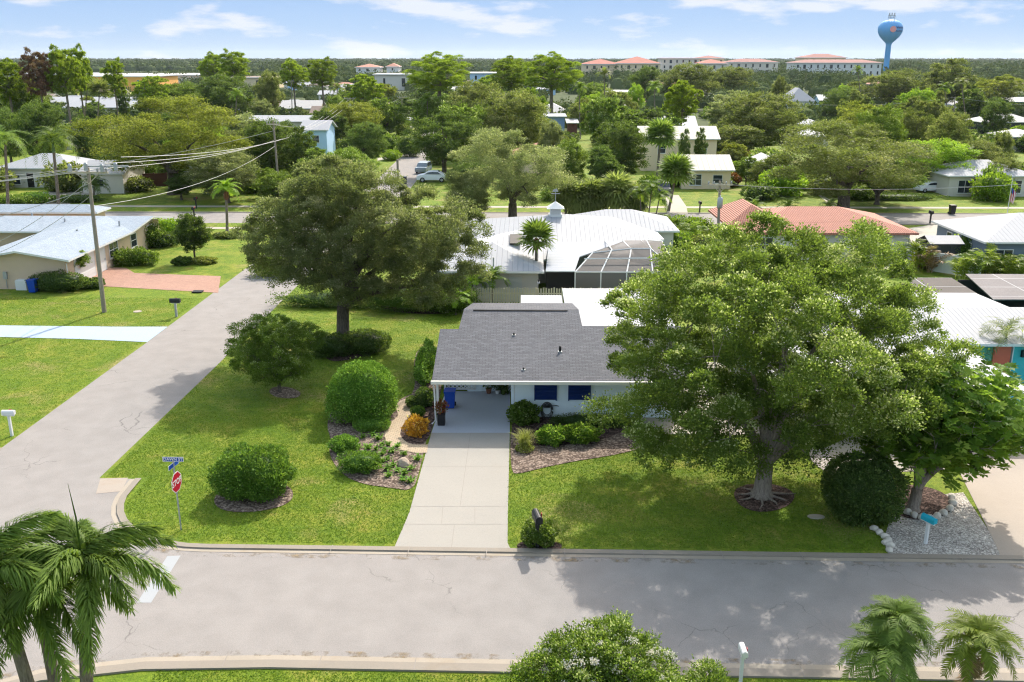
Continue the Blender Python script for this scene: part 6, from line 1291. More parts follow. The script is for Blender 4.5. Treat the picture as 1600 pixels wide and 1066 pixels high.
# small houses that peep out between the far trees
for tries in range(900):
    y = 215 + 420 * rng.uniform(); x = rng.uniform(-.58, .58) * y; w_, d_ = rng.uniform(9, 17), rng.uniform(8, 11); q = proj(x, y, 3)
    if any(f[0] - w_ < x < f[1] + w_ and f[2] - 16 < y < f[3] + 12 for f in FP) or any((x - a) ** 2 + (y - b_) ** 2 < (w_ * .5 + c_ * .3) ** 2 for a, b_, c_ in PL) or not road_clear(x, y, w_ * .7): continue
    if any(b_[0] - 14 < q[0] < b_[2] + 14 and b_[1] - 8 < q[1] < b_[3] + 8 for b_ in BOX[-12:]): continue
    k = len([1 for a_ in AUTO if a_[2] == 'house']); rm = ['whiteroof', 'shinglegrey', 'whiteroof', 'tilepink', 'whiteroof', 'shinglebrown'][k % 6]
    o = house('x', x - w_ / 2, x + w_ / 2, y, y + d_, 3.0, rng.uniform(4.2, 5.4), ['hip', 'gx', 'gx'][k % 3], ['offwhite', 'cream', 'skyblue', 'offwhite'][k % 4], rm, [('S', w_ * .3, .8, 1.5, 1.3, 'window'), ('S', w_ * .7, .8, 1.5, 1.3, 'window')], group='small houses among the far trees')
    FP.append((x - w_ / 2, x + w_ / 2, y, y + d_)); pp = [proj(x - w_ / 2, y, 3), proj(x + w_ / 2, y + d_, 5)]; BOX.append((pp[0][0], min(pp[0][1], pp[1][1]) - 1, pp[1][0], pp[0][1] + 4, y)); AUTO.append((o, rm, 'house', False))
    if k >= 33: break
# low bushes fill the gardens between
CL = {}
for m_ in ('dense', 'bright', 'oak', 'lime'):
    o = shrub('garden_bush', 'x', 'bush', (0, 0), 1.5, 1.3, 1.7, .24, 1500, m_, 500 + len(CL), 2.2, lump=.12); CL[m_] = o.data; bpy.data.objects.remove(o)
nb = 0
for tries in range(9000):
    y = 124 + 230 * rng.uniform() ** 1.2; x = rng.uniform(-.60, .60) * y; r = rng.uniform(1.4, 3.8); h = rng.uniform(1.4, 4.0)
    if not try_place(x, y, r * .8, h, .5): continue
    m_ = ['dense', 'bright', 'oak', 'lime'][int(rng.choice(4, p=[.45, .25, .2, .1]))]; o = link('garden_bush', CL[m_]); o.location = (x, y, 0); o.rotation_euler = (0, 0, rng.uniform(0, 6)); o.scale = (r / 1.5, r / 1.4, h / 1.7)
    tag(o, 'x', 'bush', 'bushes in the gardens beyond the back road'); AUTO.append((o, m_, 'bush', False)); nb += 1
    if nb >= 260: break
# everything farther off: one mass of far woods
parts_V, parts_v = [], []; rng = np.random.default_rng(9)
def far_blob(x, y, r, h, n, leaf):
    d = sphere_dirs(n, rng); d[:, 2] = np.abs(d[:, 2]) * np.where(rng.uniform(size=n) < .8, 1, -.6); lob = 1 + .25 * np.sin(3 * d[:, 0] * 2 + rng.uniform(0, 6)) * np.sin(5 * d[:, 1] + rng.uniform(0, 6))
    C = d * (rng.uniform(.75, 1.05, n) * lob)[:, None] * [r, r, h * .42] + [x, y, h * .6]; V, _ = leaf_quads(C, d + rng.normal(size=(n, 3)) * .6, leaf, leaf * .7, rng)
    cc = sphere_dirs(16, rng); cc[:, 2] = np.abs(cc[:, 2]); kk = 5; core = []
    for i_ in range(6):
        for j_ in range(3):
            q_ = []
            for a_, e__ in ((i_, j_), (i_ + 1, j_), (i_ + 1, j_ + 1), (i_, j_ + 1)): th = a_ * math.pi / 3; fi = e__ * math.pi / 6.2; q_.append((x + math.cos(th) * math.cos(fi) * r * .82, y + math.sin(th) * math.cos(fi) * r * .82, .1 + h * .18 * (e__ > 0) + math.sin(fi) * h * .62))
            core.append(q_)
    V = np.concatenate([V, np.array(core).reshape(-1, 3)]); n += 18
    b0 = rng.uniform(.15, .75); parts_V.append(V); parts_v.append(np.repeat(b0 + rng.normal(size=n) * .07, 4))
big = [f for f in FP if f[2] > 250]
def blocked(x, y, r, h):
    if any(f[0] - r < x < f[1] + r and f[2] - r < y < f[3] + r for f in big): return True
    c = proj(x, y, h); g = proj(x, y, h * .2); w_ = r / c[2] * F
    for q in BOX:
        if q[4] > y and c[0] + w_ > q[0] and c[0] - w_ < q[2] and c[1] < q[3] - (q[3] - q[1]) * .38 and g[1] > q[1]: return True
    return False
cnt = 0
for i in range(7600):
    y = 235 + 615 * rng.uniform() ** .9; x = rng.uniform(-.72, .72) * y; r = rng.uniform(2.5, 6.5); h = r * rng.uniform(1.0, 1.7) * (1.35 if rng.uniform() < .15 else 1)
    if y < 310 and (not road_clear(x, y, r) or any(f[0] - r < x < f[1] + r and f[2] - r < y < f[3] + r for f in FP)): continue
    if blocked(x, y, r, h) or (y < 385 and any((x - a) ** 2 + (y - b_) ** 2 < (r + c_) ** 2 * .55 for a, b_, c_ in PL)): continue
    far_blob(x, y, r, h, 95 if y < 500 else 60, .85 if y < 500 else 1.2); cnt += 1
for i in range(5200):
    y = 850 * (7.0 ** rng.uniform()); x = rng.uniform(-.75, .75) * y; r = rng.uniform(5, 11) * (1 + y / 4000); h = rng.uniform(7, 13.5)
    if blocked(x, y, r, h): continue
    far_blob(x, y, r, h, 26, 2.4 * (1 + y / 2500))
V = np.concatenate(parts_V); o = link('far_woods', fast_mesh('far_woods', V, np.arange(len(V)).reshape(-1, 4), np.concatenate(parts_v), [M['farwood']])); tag(o, 'mass of dark green woods reaching the horizon', 'woods', kind='stuff')
sheet('wooded_ground', [(-4000, 250, 0), (-30, 250, 0), (-30, 301, 0), (-18, 301, 0), (-18, 250, 0), (4000, 250, 0), (4000, 8000, 0), (-4000, 8000, 0)], mat('wood floor', (.055, .075, .022), 1, .05, .3), 0.015)
sheet('school_field', [P(80, 160), P(245, 158), P(240, 144), P(100, 144)], mat('dry field', (.33, .34, .10), 1, .05, .15), .03)
rc = mat('car park', (.45, .43, .40), .9, .1, .1); sheet('car_park', [P(560, 133), P(650, 133), P(648, 124), P(560, 124)], rc, .03)

# ------------------------------------------------------------------ palms of the back gardens
def palm(label, bpx, top, Y=None, **k):
    d = dict(kind='feather', nf=16, length=2.4, leaflet=.55, nleaf=22, m='palm', seed=int(bpx[0]) % 97, r=.14, wid=.06, spread=(-.3, 1.2), group='palms of the gardens'); d.update(k)
    base = P(*bpx) if Y is None else Vector((W(bpx[0], 300, Y).x, Y, 0)); T = W(*top, base.y); return make_palm('palm_tree', label, (base.x, base.y, 0), (T.x - base.x, 0, T.z), **d)
fan = dict(kind='fan', nf=44, nleaf=13, length=1.9, spread=(-.55, 1.5), hang=.15)
palm('single cabbage palm with rust red boots behind the white patio roof', (838, 460), (838, 374), boots=True, **{**fan, 'nf': 30, 'length': 1.65, 'r': .16})
palm('tall cabbage palm left of the cream two-storey house', (1025, 291), (1032, 214), **{**fan, 'nf': 54, 'length': 2.6, 'r': .2}); palm('leaning cabbage palm before the cream house porch', (1044, 330), (1056, 270), **{**fan, 'nf': 48, 'length': 2.4, 'r': .18})
for i, (x, yt) in enumerate([(884, 303), (926, 308), (964, 302), (993, 312), (905, 313)]): palm('%s of the short bushy cabbage palms right of the big verge oak' % ['leftmost', 'third', 'fourth', 'rightmost', 'second'][i], (x, 337), (x, yt), **{**fan, 'nf': 56, 'length': 2.0 + .25 * (i % 3), 'hang': .3, 'spread': (-1.0, 1.5), 'm': 'cabbage'})
for i, (x, xt, yt) in enumerate([(1003, 1000, 305), (1012, 1018, 298), (1022, 1030, 312)]): palm('%s slim feather palm beside the short cabbage palms' % ['first', 'second', 'third'][i], (x, 346), (xt, yt), length=1.9, nf=12, r=.08, droop=1.1, m='bright')
palm('western tall palm before the white ranch house, at the picture edge', (12, 334), (8, 226), length=3.6, nf=18, leaflet=.9, r=.2, droop=1.3, nleaf=26); palm('western tall palm before the white ranch house, right one', (92, 326), (84, 238), length=3.6, nf=18, leaflet=.9, r=.22, droop=1.4, nleaf=26, shaft=1.2)
palm('bright short palm on the lawn left of the grey green oak', (355, 362), (353, 300), length=2.0, nf=22, m='lime', leaflet=.5, boots=True, r=.16)
palm('pale fan palm above the mid western oaks', (62, 216), (62, 200), Y=160, **{**fan, 'nf': 30, 'length': 2.2}); palm('dark fan palm left of the orange hall, tall', (136, 150), (137, 134), Y=215, **{**fan, 'nf': 30, 'length': 2.6}); palm('brownish fan palm below the orange hall', (156, 160), (156, 142), Y=210, m='oak', **{k_: v_ for k_, v_ in {**fan, 'nf': 30, 'length': 2.6}.items()})
for i, (x, yt, Y) in enumerate([(944, 118, 235), (1022, 138, 230), (905, 140, 225), (1502, 132, 250), (1476, 140, 240), (370, 150, 215), (527, 140, 240), (668, 158, 222), (1340, 112, 300), (1505, 250, 140), (942, 165, 200)]):
    palm('%s palm rising over the garden trees, counted from the left' % ['fifth', 'seventh', 'fourth', 'tenth', 'ninth', 'first', 'second', 'third', 'eighth', 'eleventh', 'sixth'][i], (x, 200), (x, yt), Y=Y, length=2.6, nf=18, m='oak' if i % 3 == 0 else 'bright', leaflet=.7, nleaf=16, wid=.1)
palm('thin queen palm before the turquoise wall', (1552, 600), (1572, 528), length=1.9, nf=13, m='oakgrey', r=.1, droop=1.2, leaflet=.5, nleaf=26, wid=.03)
for i, x in enumerate((1178, 1232, 1295)): palm('%s of three small verge palms across the back road' % ['left', 'middle', 'right'][i], (x, 333), (x, 326), length=2.0, nf=12, leaflet=.5, r=.1)
palm('dark low palm beside the leaning pole, front garden of the ranch house', (146, 312), (147, 292), length=2.4, nf=22, m='dense', leaflet=.7)
for i, (x, yb, xt, yt) in enumerate([(712, 492, 712, 470), (738, 480, 738, 445), (768, 478, 770, 440)]): palm('%s of three yellowish palms behind the picket fence end' % ['left', 'middle', 'right'][i], (x, yb), (xt, yt), length=1.6, nf=18, m='lime' if i < 2 else 'bright', leaflet=.4, r=.07, wid=.05)
palm('palm frond crown between the oak and the white metal roof', (752, 430), (752, 405), length=1.8, nf=12, leaflet=.5, m='dense')
AREC = [(1035, 392, 2.2, 'palm'), (1058, 388, 2.6, 'palmyellow'), (1082, 386, 2.6, 'palm'), (1048, 372, 2.4, 'palmyellow'), (1100, 392, 2.0, 'palmyellow'), (1030, 378, 2.2, 'palm'), (1345, 420, 2.6, 'palmyellow'), (1372, 422, 2.8, 'palmyellow'), (1402, 424, 2.8, 'palm'), (1430, 425, 2.9, 'palmyellow'), (1450, 425, 2.4, 'dead'), (1300, 415, 2.4, 'palmyellow'), (1500, 438, 2.2, 'palmyellow'), (1522, 436, 2.2, 'palm'), (1545, 430, 2.6, 'palmyellow'), (1575, 436, 2.0, 'palmyellow'), (1596, 436, 2.0, 'palm'), (1556, 408, 2.6, 'palm'), (1500, 292, 2.6, 'palmyellow'), (1522, 288, 2.8, 'palm'), (1545, 290, 2.4, 'palmyellow'), (1490, 200, 2.4, 'lime'), (1580, 205, 2.6, 'lime')]
for i, (x, y, s_, m_) in enumerate(AREC):
    c = P(x, y); where = 'by the white metal roof' if x < 1110 else 'behind the big bright tree' if x < 1460 and y > 350 else 'right of the white vinyl fence' if y > 350 else 'before the beige east house' if y > 250 else 'by the grey carport house'
    clump('areca_palm', '%s%s arching palm clump %s, %s' % ({'palm': 'green', 'palmyellow': 'yellow green', 'dead': 'brown', 'lime': 'lime'}[m_], '', where, ['most left', 'left of the middle', 'nearest the middle', 'right of the middle', 'most right', 'lowest', 'highest', 'second', 'third', 'fourth', 'fifth', 'sixth', 'outermost', 'inner', 'tallest', 'low front', 'low right', 'rear', 'left', 'middle', 'right', 'upper', 'edge'][i]), 'palm clump', (c.x, c.y), 13, s_, m_, 200 + i, 'arch', 1.25, 11, .7, 'palm clumps in the gardens', .09)

# ------------------------------------------------------------------ garden bushes and hedges
BUSH = [((232, 386), 1.5, 1.3, 2.3, 'bright', 'round green bush against the east gable of the beige house'), ((210, 414), 2.2, 1.1, 1.5, 'bright', 'yellow green hedge beside the beige house windows'), ((252, 385), 1.6, 1.2, 1.5, 'dense', 'dark green bush at the north corner of the beige house'), ((258, 366), 2.0, 1.2, 1.6, 'lime', 'bright hedge on the far side of the beige house'),
        ((93, 455), 2.2, 1.0, 1.6, 'dense', 'dark hedge between the blue bin and the garage'), ((140, 450), 1.2, .8, .8, 'dense', 'low spreading dark bush at the brick driveway edge'), ((112, 451), .45, .4, .9, 'redleaf', 'small red leaved plant by the garage corner'), ((285, 414), .8, .7, .7, 'dense', 'low dark bush under the ball tree, left'), ((318, 412), 1.1, .7, .6, 'tuft', 'whitish leaved plant under the ball tree, right'),
        ((25, 320), 3.5, 1.6, 1.2, 'bright', 'mounded bushes in the island bed of the ranch house'), ((55, 318), 2.2, 1.6, 1.4, 'shrub', 'round shrub in the island bed, right side'), ((118, 316), 3.5, 1.2, .9, 'dense', 'low dark mounds beside the pink paving'), ((110, 299), 3.2, 1.2, 1.2, 'bright', 'foundation shrubs below the ranch house windows'), ((1203, 293), 1.9, 1.6, 2.0, 'dense', 'dark ball bush right of the far cream house lawn'),
        ((1140, 291), 1.6, 1.2, 1.9, 'redleaf', 'dark red round bush at the corner of the cream house'), ((1094, 291), 1.6, 1.2, 1.7, 'redleaf', 'dark red bush under the cream house window'), ((1050, 292), 2.2, 1.2, 1.5, 'dense', 'dark bushes beneath the cream house porch'), ((1175, 275), 4.0, 3.0, 2.2, 'lime', 'bright green hedge running right of the cream house'), ((1156, 258), 4.2, 2.0, 2.4, 'redleaf', 'red flowering bougainvillea behind the cream house'),
        ((1072, 372), 2.8, 1.3, 2.2, 'lime', 'bright lime hedge in front of the terracotta roof'), ((1050, 398), 2.2, 1.4, 2.2, 'glossy', 'bright glossy hedge right of the screen enclosure'), ((1110, 400), 2.6, 1.4, 2.0, 'oak', 'olive bush below the wooden pole with transformer'), ((1548, 308), 2.6, 2.0, 3.0, 'dense', 'dark round bush before the beige east house'), ((1572, 300), 2.0, 1.2, 1.6, 'olive', 'yellowish bush by the beige east house door'),
        ((1506, 410), 1.8, 1.2, 2.4, 'glossy', 'bright green bush before the slate blue wall'), ((1560, 425), 3.0, 1.4, 1.6, 'lime', 'yellow green hedge before the slate blue house'), ((1590, 475), 1.5, 1.2, 1.4, 'glossy', 'round bush before the grey pool cage roof'), ((1525, 575), 1.2, .9, 1.5, 'bright', 'dark leafy bush left of the green wall panel'), ((1592, 672), 1.0, .9, 1.1, 'dense', 'dark bush at the right edge beside the old driveway'),
        ((650, 485), 4.5, 1.6, 2.0, 'dense', 'deep dark hedge behind the grey green oak'), ((705, 488), 2.0, 1.4, 2.0, 'bright', 'mid green bush at the picket fence corner'), ((530, 478), 5.0, 1.3, 1.1, 'dense', 'low dark hedge beyond the sunny back lawn'), ((430, 430), 2.0, 1.3, 1.6, 'bright', 'green bush behind the oak by the side street'), ((1450, 420), 1.2, .9, 1.5, 'dead', 'brown dry bush by the white vinyl fence'),
        ((1005, 352), 3.0, 1.2, 1.2, 'dense', 'low bushes at the near side of the back road'), ((690, 402), 3.4, 1.6, 2.6, 'oak', 'olive shrub mass left of the white metal roof'), ((612, 250), 1.6, 2.4, 1.8, 'lime', 'lime bush along the north road verge'), ((640, 245), 2.4, 2.0, 4.0, 'dense', 'tall dark bush beyond the north road bend'), ((1395, 312), 6, 1.5, .8, 'dense', 'low shaded bushes under the wide verge oak'), ((355, 372), 1.3, .8, .6, 'oak', 'low mound at the foot of the bright short palm')]
for i, (b_, rx, ry, h, m_, lab) in enumerate(BUSH):
    c = P(*b_); d_ = c.y; lf = .13 if d_ < 75 else .2; shrub('garden_bush', lab, 'bush', (c.x, c.y), rx, ry, h, lf, int(min(6000, 1500 + 420 * rx * h * (1 if d_ > 75 else 1.6))), m_, 300 + i, 2.2, lump=.1)
c = P(305, 410); make_tree('ball_tree', 'dark green round tree in a ring of low plants beside the beige house', 'tree', (c.x, c.y, 0), [(0, 0, 2.9, 1.75, 1.7, 1.75)], .6, 420, .15, 'dense', 90, trunk=.09, fork=(0, 0, .8), dens=.95, k=5, tipf=.1)
c = P(127, 441); make_tree('garden_tree', 'small citrus-like tree before the white garage door', 'tree', (c.x, c.y, 0), [(0, 0, 2.0, 1.05, 1.0, .8)], .4, 260, .12, 'bright', 91, trunk=.05, fork=(0, 0, 1.1), k=4)
c = P(1593, 660); clump('bromeliad', 'rust orange spiky plant at the right picture edge', 'plant', (c.x, c.y), 16, 1.0, 'croton', 92, 'blade', 1.0, wid=.2)
c = P(1415, 770); clump('fern', 'brown dry fronds beneath the rosette tree', 'plant', (c.x - .4, c.y + .6), 18, .9, 'dead', 93, 'blade', .9, wid=.08)
for i, (x, y, lab) in enumerate([(870, 284, 'white flowering'), ]): pass

# blades of the near lawns
def inside(px, py, poly):
    c = np.zeros(len(px), bool); n = len(poly); j = n - 1
    for i in range(n):
        (xi, yi), (xj, yj) = poly[i], poly[j]
        if yi != yj: c ^= ((yi > py) != (yj > py)) & (px < (xj - xi) * (py - yi) / (yj - yi) + xi)
        j = i
    return c
rng = np.random.default_rng(31); pts = []
for x0, x1, y0, y1, d in ((-19.2, 17.5, 32.3, 47, 330), (-19.2, -2, 47, 66, 170), (-42, -25.8, 42.2, 72, 140), (-15, 22, 23.2, 25.2, 450), (-19, -5, 66, 76, 60)):
    k = int((x1 - x0) * (y1 - y0) * d); pts.append(np.stack([rng.uniform(x0, x1, k), rng.uniform(y0, y1, k)], 1))
pts = np.concatenate(pts); ok = np.ones(len(pts), bool)
for poly in HARD:
    if len(poly) < 4: continue
    xs = [q[0] for q in poly]; ys = [q[1] for q in poly]
    if max(ys) - min(ys) > 400 or min(ys) > 80: continue
    ok &= ~inside(pts[:, 0], pts[:, 1], poly)
ok &= ~((pts[:, 1] < 32.95 - .016 * (pts[:, 0] + 12)) & (pts[:, 1] > 24.9 - .016 * (pts[:, 0] + 12)))
ok &= ~((pts[:, 0] < -12.5) & (pts[:, 1] < 37.6) & (pts[:, 1] > 26) & (np.hypot(pts[:, 0] + 12.5, pts[:, 1] - 37.6) > 4.85)) & ~((pts[:, 0] < -17.2) & (pts[:, 1] < 38.8) & (pts[:, 1] > 26)) & ~((pts[:, 0] < -11.5) & (pts[:, 1] < 25))
ok &= ~((pts[:, 0] < -37.8) & (pts[:, 1] > 74)) & ~((pts[:, 0] > -3.3) & (pts[:, 0] < 9) & (pts[:, 1] > 46.4))
pts = pts[ok]; n = len(pts); a = rng.uniform(0, 6.283, n); h = rng.uniform(.02, .05, n); wv = rng.uniform(.010, .026, n)
tw = np.sin(pts[:, 0] * 1.3 + 2 * np.sin(pts[:, 1] * .7)) * np.sin(pts[:, 1] * 1.1 + 1.7 * np.sin(pts[:, 0] * .9)) * .16 + np.sin(pts[:, 0] * .35 + 1) * np.sin(pts[:, 1] * .42) * .14
ca, sa = np.cos(a) * wv, np.sin(a) * wv; lean = rng.normal(size=(n, 2)) * .03; z0 = np.full(n, .0)
V = np.stack([np.stack([pts[:, 0] - ca, pts[:, 1] - sa, z0], 1), np.stack([pts[:, 0] + ca, pts[:, 1] + sa, z0], 1), np.stack([pts[:, 0] + ca * .3 + lean[:, 0], pts[:, 1] + sa * .3 + lean[:, 1], h], 1), np.stack([pts[:, 0] - ca * .5 + lean[:, 0], pts[:, 1] - sa * .5 + lean[:, 1], h * .9], 1)], 1).reshape(-1, 3)
v = .47 + tw + rng.normal(size=n) * .07; o = link('grass', fast_mesh('grass', V, np.arange(len(V)).reshape(-1, 4), np.repeat(v, 4), [M['grassblade']])); tag(o, 'short grass blades of the near lawns', 'grass', kind='stuff')

# ------------------------------------------------------------------ poles, wires, flag, cars
def pole(label, base, top, r=.16, arm=None, trans=False, n_arm=1):
    b0 = P(*base) if len(base) == 2 else Vector(base); T = W(*top, b0.y); r_ = empty('utility_pole', (b0.x, b0.y, 0), label, 'utility pole', 'wooden utility poles'); t = T - b0
    mb = MB(); mb.tube([(0, 0, -.1), tuple(t * .5), tuple(t)], [r, r * .85, r * .68], 10); mb.build('pole', M['wood'], r_, smooth=False)
    if arm:
        for k in range(n_arm):
            mb = MB(); z = t.z - .35 - k * .9; mb.box(t.x - arm, t.x + arm, -.2, -.08, z - .07, z + .07); mb.tube([(t.x - arm * .6, -.14, z), (t.x, -.16, z - .8)], .03, 4); mb.tube([(t.x + arm * .6, -.14, z), (t.x, -.16, z - .8)], .03, 4); mb.build('crossarm', M['picket'], r_)
            for q in (-.92, -.5, .5, .92):
                mb = MB(); mb.lathe([(.03, 0), (.08, .04), (.05, .1), (.09, .15), (.04, .25), (.01, .28)], (t.x + q * arm, -.14, z + .07), 8); mb.build('insulator', M['metalgrey'], r_, smooth=True)
    if trans:
        mb = MB(); mb.lathe([(.22, 0), (.27, .05), (.27, .95), (.2, 1.05), (.06, 1.1), (.06, 1.25)], (t.x + .05, -.42, t.z - 2.6), 14); mb.build('transformer', M['metalgrey'], r_, smooth=True)
    return b0 + t
p1 = pole('leaning grey wooden utility pole with crossarm on the west lawn', (163, 488), (137, 262), .17, 1.5)
pw = bpy.data.objects['utility_pole']; mb = MB()
for i, dx in enumerate((-.4, .9, 2.2, 3.3)):
    mb.lathe([(.1, 0), (.15, .05), (.15, .5), (.08, .6)], (p1.x - pw.location.x + dx * .9 - .8, -.3, p1.z - .3 + .1 * (i % 2)), 8)
mb.box(p1.x - pw.location.x - .2, p1.x - pw.location.x + 3.0, -.12, 0, p1.z + .05, p1.z + .15); mb.build('switch_gear', M['metalgrey'], pw)
p2 = pole('grey wooden utility pole behind the grey green oak crown', (437, 311), (427, 190), .17, .9)
p3 = pole('wooden pole with grey transformer before the terracotta roof', (1121, 392), (1125, 283), .16, 1.2, True)
p4 = pole('brown utility pole with transformer above the dark corner tree', (548, 215), (547, 152), .16, 1.4, True)
p5 = pole('utility pole beyond the pink tiled house', (628, 205), (628, 150), .15, 1.2); p6 = pole('thin grey pole left of the light blue house', (457, 190), (455, 125), .15, .9); p7 = pole('dark utility pole by the long beige roof', (952, 205), (953, 163), .15); p8 = pole('tall bare pale pole at the picture left below the ranch house', (92, 327), (90, 242), .16) if False else None
p9 = pole('pale pole between the brown green eastern oaks', (1489, 196), (1492, 152), .16)
def wire(label, a, b_, sag, r=.02, n=18):
    a, b_ = Vector(a), Vector(b_); mb = MB(); mb.tube([a.lerp(b_, t) + Vector((0, 0, -sag * 4 * t * (1 - t))) for t in np.linspace(0, 1, n)], r, 4, cap=False); o = mb.build('power_line', M['wire'], None); return tag(o, label, 'power line', 'overhead wires')
off = Vector((-60, 52, 10.5)); L3 = ['lowest', 'middle', 'highest']
for k in range(3):
    d_ = Vector((-1.3 + k * 1.2, 0, -.15 + k * .05)); wire('%s wire from the leaning pole off the left edge' % L3[k], p1 + d_, off + Vector((k * .6, 0, k * .4)), 1.0)
    wire('%s wire climbing from the leaning pole to the brown transformer pole' % L3[k], p1 + d_ + Vector((1.4, 0, .4 * k)), p4 + Vector((-1.2 + k * 1.2, 0, -.2)), 3.2, .024, 26)
wire('single low wire between the leaning pole and the second pole', p1 + Vector((0, 0, -2.8)), p2 + Vector((0, 0, -3.2)), 1.2); wire('wire from the second pole over the oak to the west', p2 + Vector((0, 0, -1.2)), Vector((-70, 95, 6)), 1.5)
wire('service wire from the leaning pole down to the beige roof', p1 + Vector((0, 0, -.9)), Vector((-46, 76.5, 2.9)), .5); wire('second service wire down to the beige roof corner', p1 + Vector((0, 0, -2.0)), Vector((-44, 74.6, 2.8)), .4)
wire('low wire from the leaning pole to the front left corner', p1 + Vector((0, 0, -1.5)), Vector((-52, 60, 5.5)), .8)
for k in range(2): wire('%s wire between the transformer pole and the farther pole' % ['upper', 'lower'][k], p4 + Vector((0, 0, -.2 - k)), p5 + Vector((0, 0, -.2 - k)), 2)
wire('thin wire from the second pole to the transformer pole', p2 + Vector((0, 0, -.4)), p4 + Vector((0, 0, -1.4)), 2.2); wire('thin wire across the far eastern oaks', p9, Vector((40, 215, 11)), 2.5); wire('thin wire right of the pale eastern pole', p9, Vector((150, 215, 11)), 2.5); wire('thin wire across the wide verge oak', p3 + Vector((0, 0, -.3)), Vector((70, 93, 9)), 1.5)
c = P(1572, 345); fl = empty('flagpole', (c.x, c.y, 0), 'white flagpole with a hanging striped flag before the east houses', 'flagpole'); mb = MB(); mb.tube([(0, 0, 0), (0, 0, 5.6)], [.05, .03], 8); mb.lathe([(.01, 0), (.07, .06), (.01, .13)], (0, 0, 5.6), 8); mb.build('pole', M['white'], fl)
mb = MB()
for k in range(8):
    for j in range(5):
        f_ = lambda u, v_: (.06 + u * .55 + .05 * math.sin(v_ * 5), -.08 * math.sin(u * 9 + v_ * 2), 3.9 - v_ * 1.5 - u * .5)
        a0, a1, b0_, b1 = k / 8, (k + 1) / 8, j / 5, (j + 1) / 5; mb.poly([f_(a0, b0_), f_(a1, b0_), f_(a1, b1), f_(a0, b1)], 2 if (k < 4 and j < 2) else k % 2)
mb.build('flag', [M['red'], M['white'], M['signblue']], fl, fix=False)
def car(label, c, rz, m, kind='hatch', s=1.0):
    r = empty('parked_car', (c.x, c.y, .01), label, 'car', None, rz); r.scale = (s,) * 3
    if kind == 'hatch': prof = [(-2.05, .32), (-2.1, .62), (-1.95, .9), (-1.2, 1.05), (-.55, 1.4), (.1, 1.5), (.8, 1.46), (1.45, 1.1), (1.95, .9), (2.08, .6), (2.0, .32)]; roof_ = [(-1.1, 1.05), (-.55, 1.38), (.1, 1.47), (.8, 1.43), (1.35, 1.1)]
    else: prof = [(-2.4, .4), (-2.45, .8), (-2.3, 1.05), (-1.25, 1.12), (-.75, 1.7), (.6, 1.8), (2.05, 1.75), (2.35, 1.1), (2.4, .4)]; roof_ = [(-1.15, 1.14), (-.7, 1.64), (.6, 1.73), (1.9, 1.69), (2.2, 1.14)]
    W_ = .88 if kind == 'hatch' else .95; mb = MB(); n = len(prof); sec = []
    for y, f in ((-W_, .96), (-W_ * .93, 1), (W_ * .93, 1), (W_, .96)): sec.append([(x * (1 if abs(y) < W_ else .985), y * (1 - .13 * max(0, (z - .95)) / .6), z if abs(y) < W_ else min(z, prof[0][1] + (z - prof[0][1]) * .97)) for x, z in prof])
    for s_ in sec: mb.v += s_
    for k in range(3):
        for i in range(n): mb.f.append((k * n + i, k * n + (i + 1) % n, (k + 1) * n + (i + 1) % n, (k + 1) * n + i)); mb.mi.append(0)
    mb.f += [tuple(range(n)), tuple(range(4 * n - 1, 3 * n - 1, -1))]; mb.mi += [0, 0]; mb.build('body', M[m], r)
    zb = roof_[0][1] + .03
    for sd in (-1, 1):
        mb = MB(); y = sd * (W_ * .99); q = [(roof_[0][0] + .12, y, zb)] + [(x, sd * (W_ * (1 - .13 * max(0, z - .95) / .6) + .012), z - .06) for x, z in roof_[1:-1]] + [(roof_[-1][0] - .12, y, zb)]; mb.poly(q); mb.build('window', M['glass'], r, fix=False)
    for (a, b__), nm in (((roof_[0], roof_[1]), 'windscreen'), ((roof_[-2], roof_[-1]), 'rear_window')):
        mb = MB(); w1 = W_ * .8; mb.poly([(a[0], -w1, a[1] + .05), (a[0], w1, a[1] + .05), (b__[0], w1 * .93, b__[1] + .02), (b__[0], -w1 * .93, b__[1] + .02)]); mb.build(nm, M['glass'], r, fix=False)
    for sx in (-1.3, 1.3):
        for sy in (-1, 1): mb = MB(); mb.tube([(sx, sy * (W_ - .2), .33), (sx, sy * (W_ + .01), .33)], .33, 14); w2 = mb.build('wheel', M['rubber'], r); mb = MB(); mb.tube([(sx, sy * (W_ + .0), .33), (sx, sy * (W_ + .025), .33)], .19, 10); mb.build('rim', M['metalgrey'], w2)
    for sy in (-.6, .6): mb = MB(); x = prof[2][0] - .02; mb.box(x - .1, x + .05, sy - .16, sy + .16, .68, .84); mb.build('headlight', M['white'], r)
    return r
car('rounded white car parked at the right of the north road', P(676, 284), 0.0, 'carwhite', s=1.15); car('silver van with dark nose parked behind the rounded white car', P(662, 270), 1.45, 'carblue', 'suv'); car('dark pickup-like car with white roof on the cream house driveway', P(1036, 303), 1.5, 'cardark', 'suv', .95)
car('white car parked right of the light blue house', P(512, 222), .4, 'carwhite', 'suv'); car('white car lower right of the light blue house', P(527, 226), .8, 'carwhite'); car('small white car under the wide verge oak', P(1452, 300), 0.2, 'carwhite')
for i, x in enumerate((568, 580, 592, 604, 622, 634)): car('%s car from the left in the far shop car park' % ['first', 'second', 'third', 'fourth', 'fifth', 'sixth'][i], P(x, 129), 1.5, ['carwhite', 'cardark', 'carwhite', 'carblue', 'carwhite', 'carwhite'][i], 'suv')

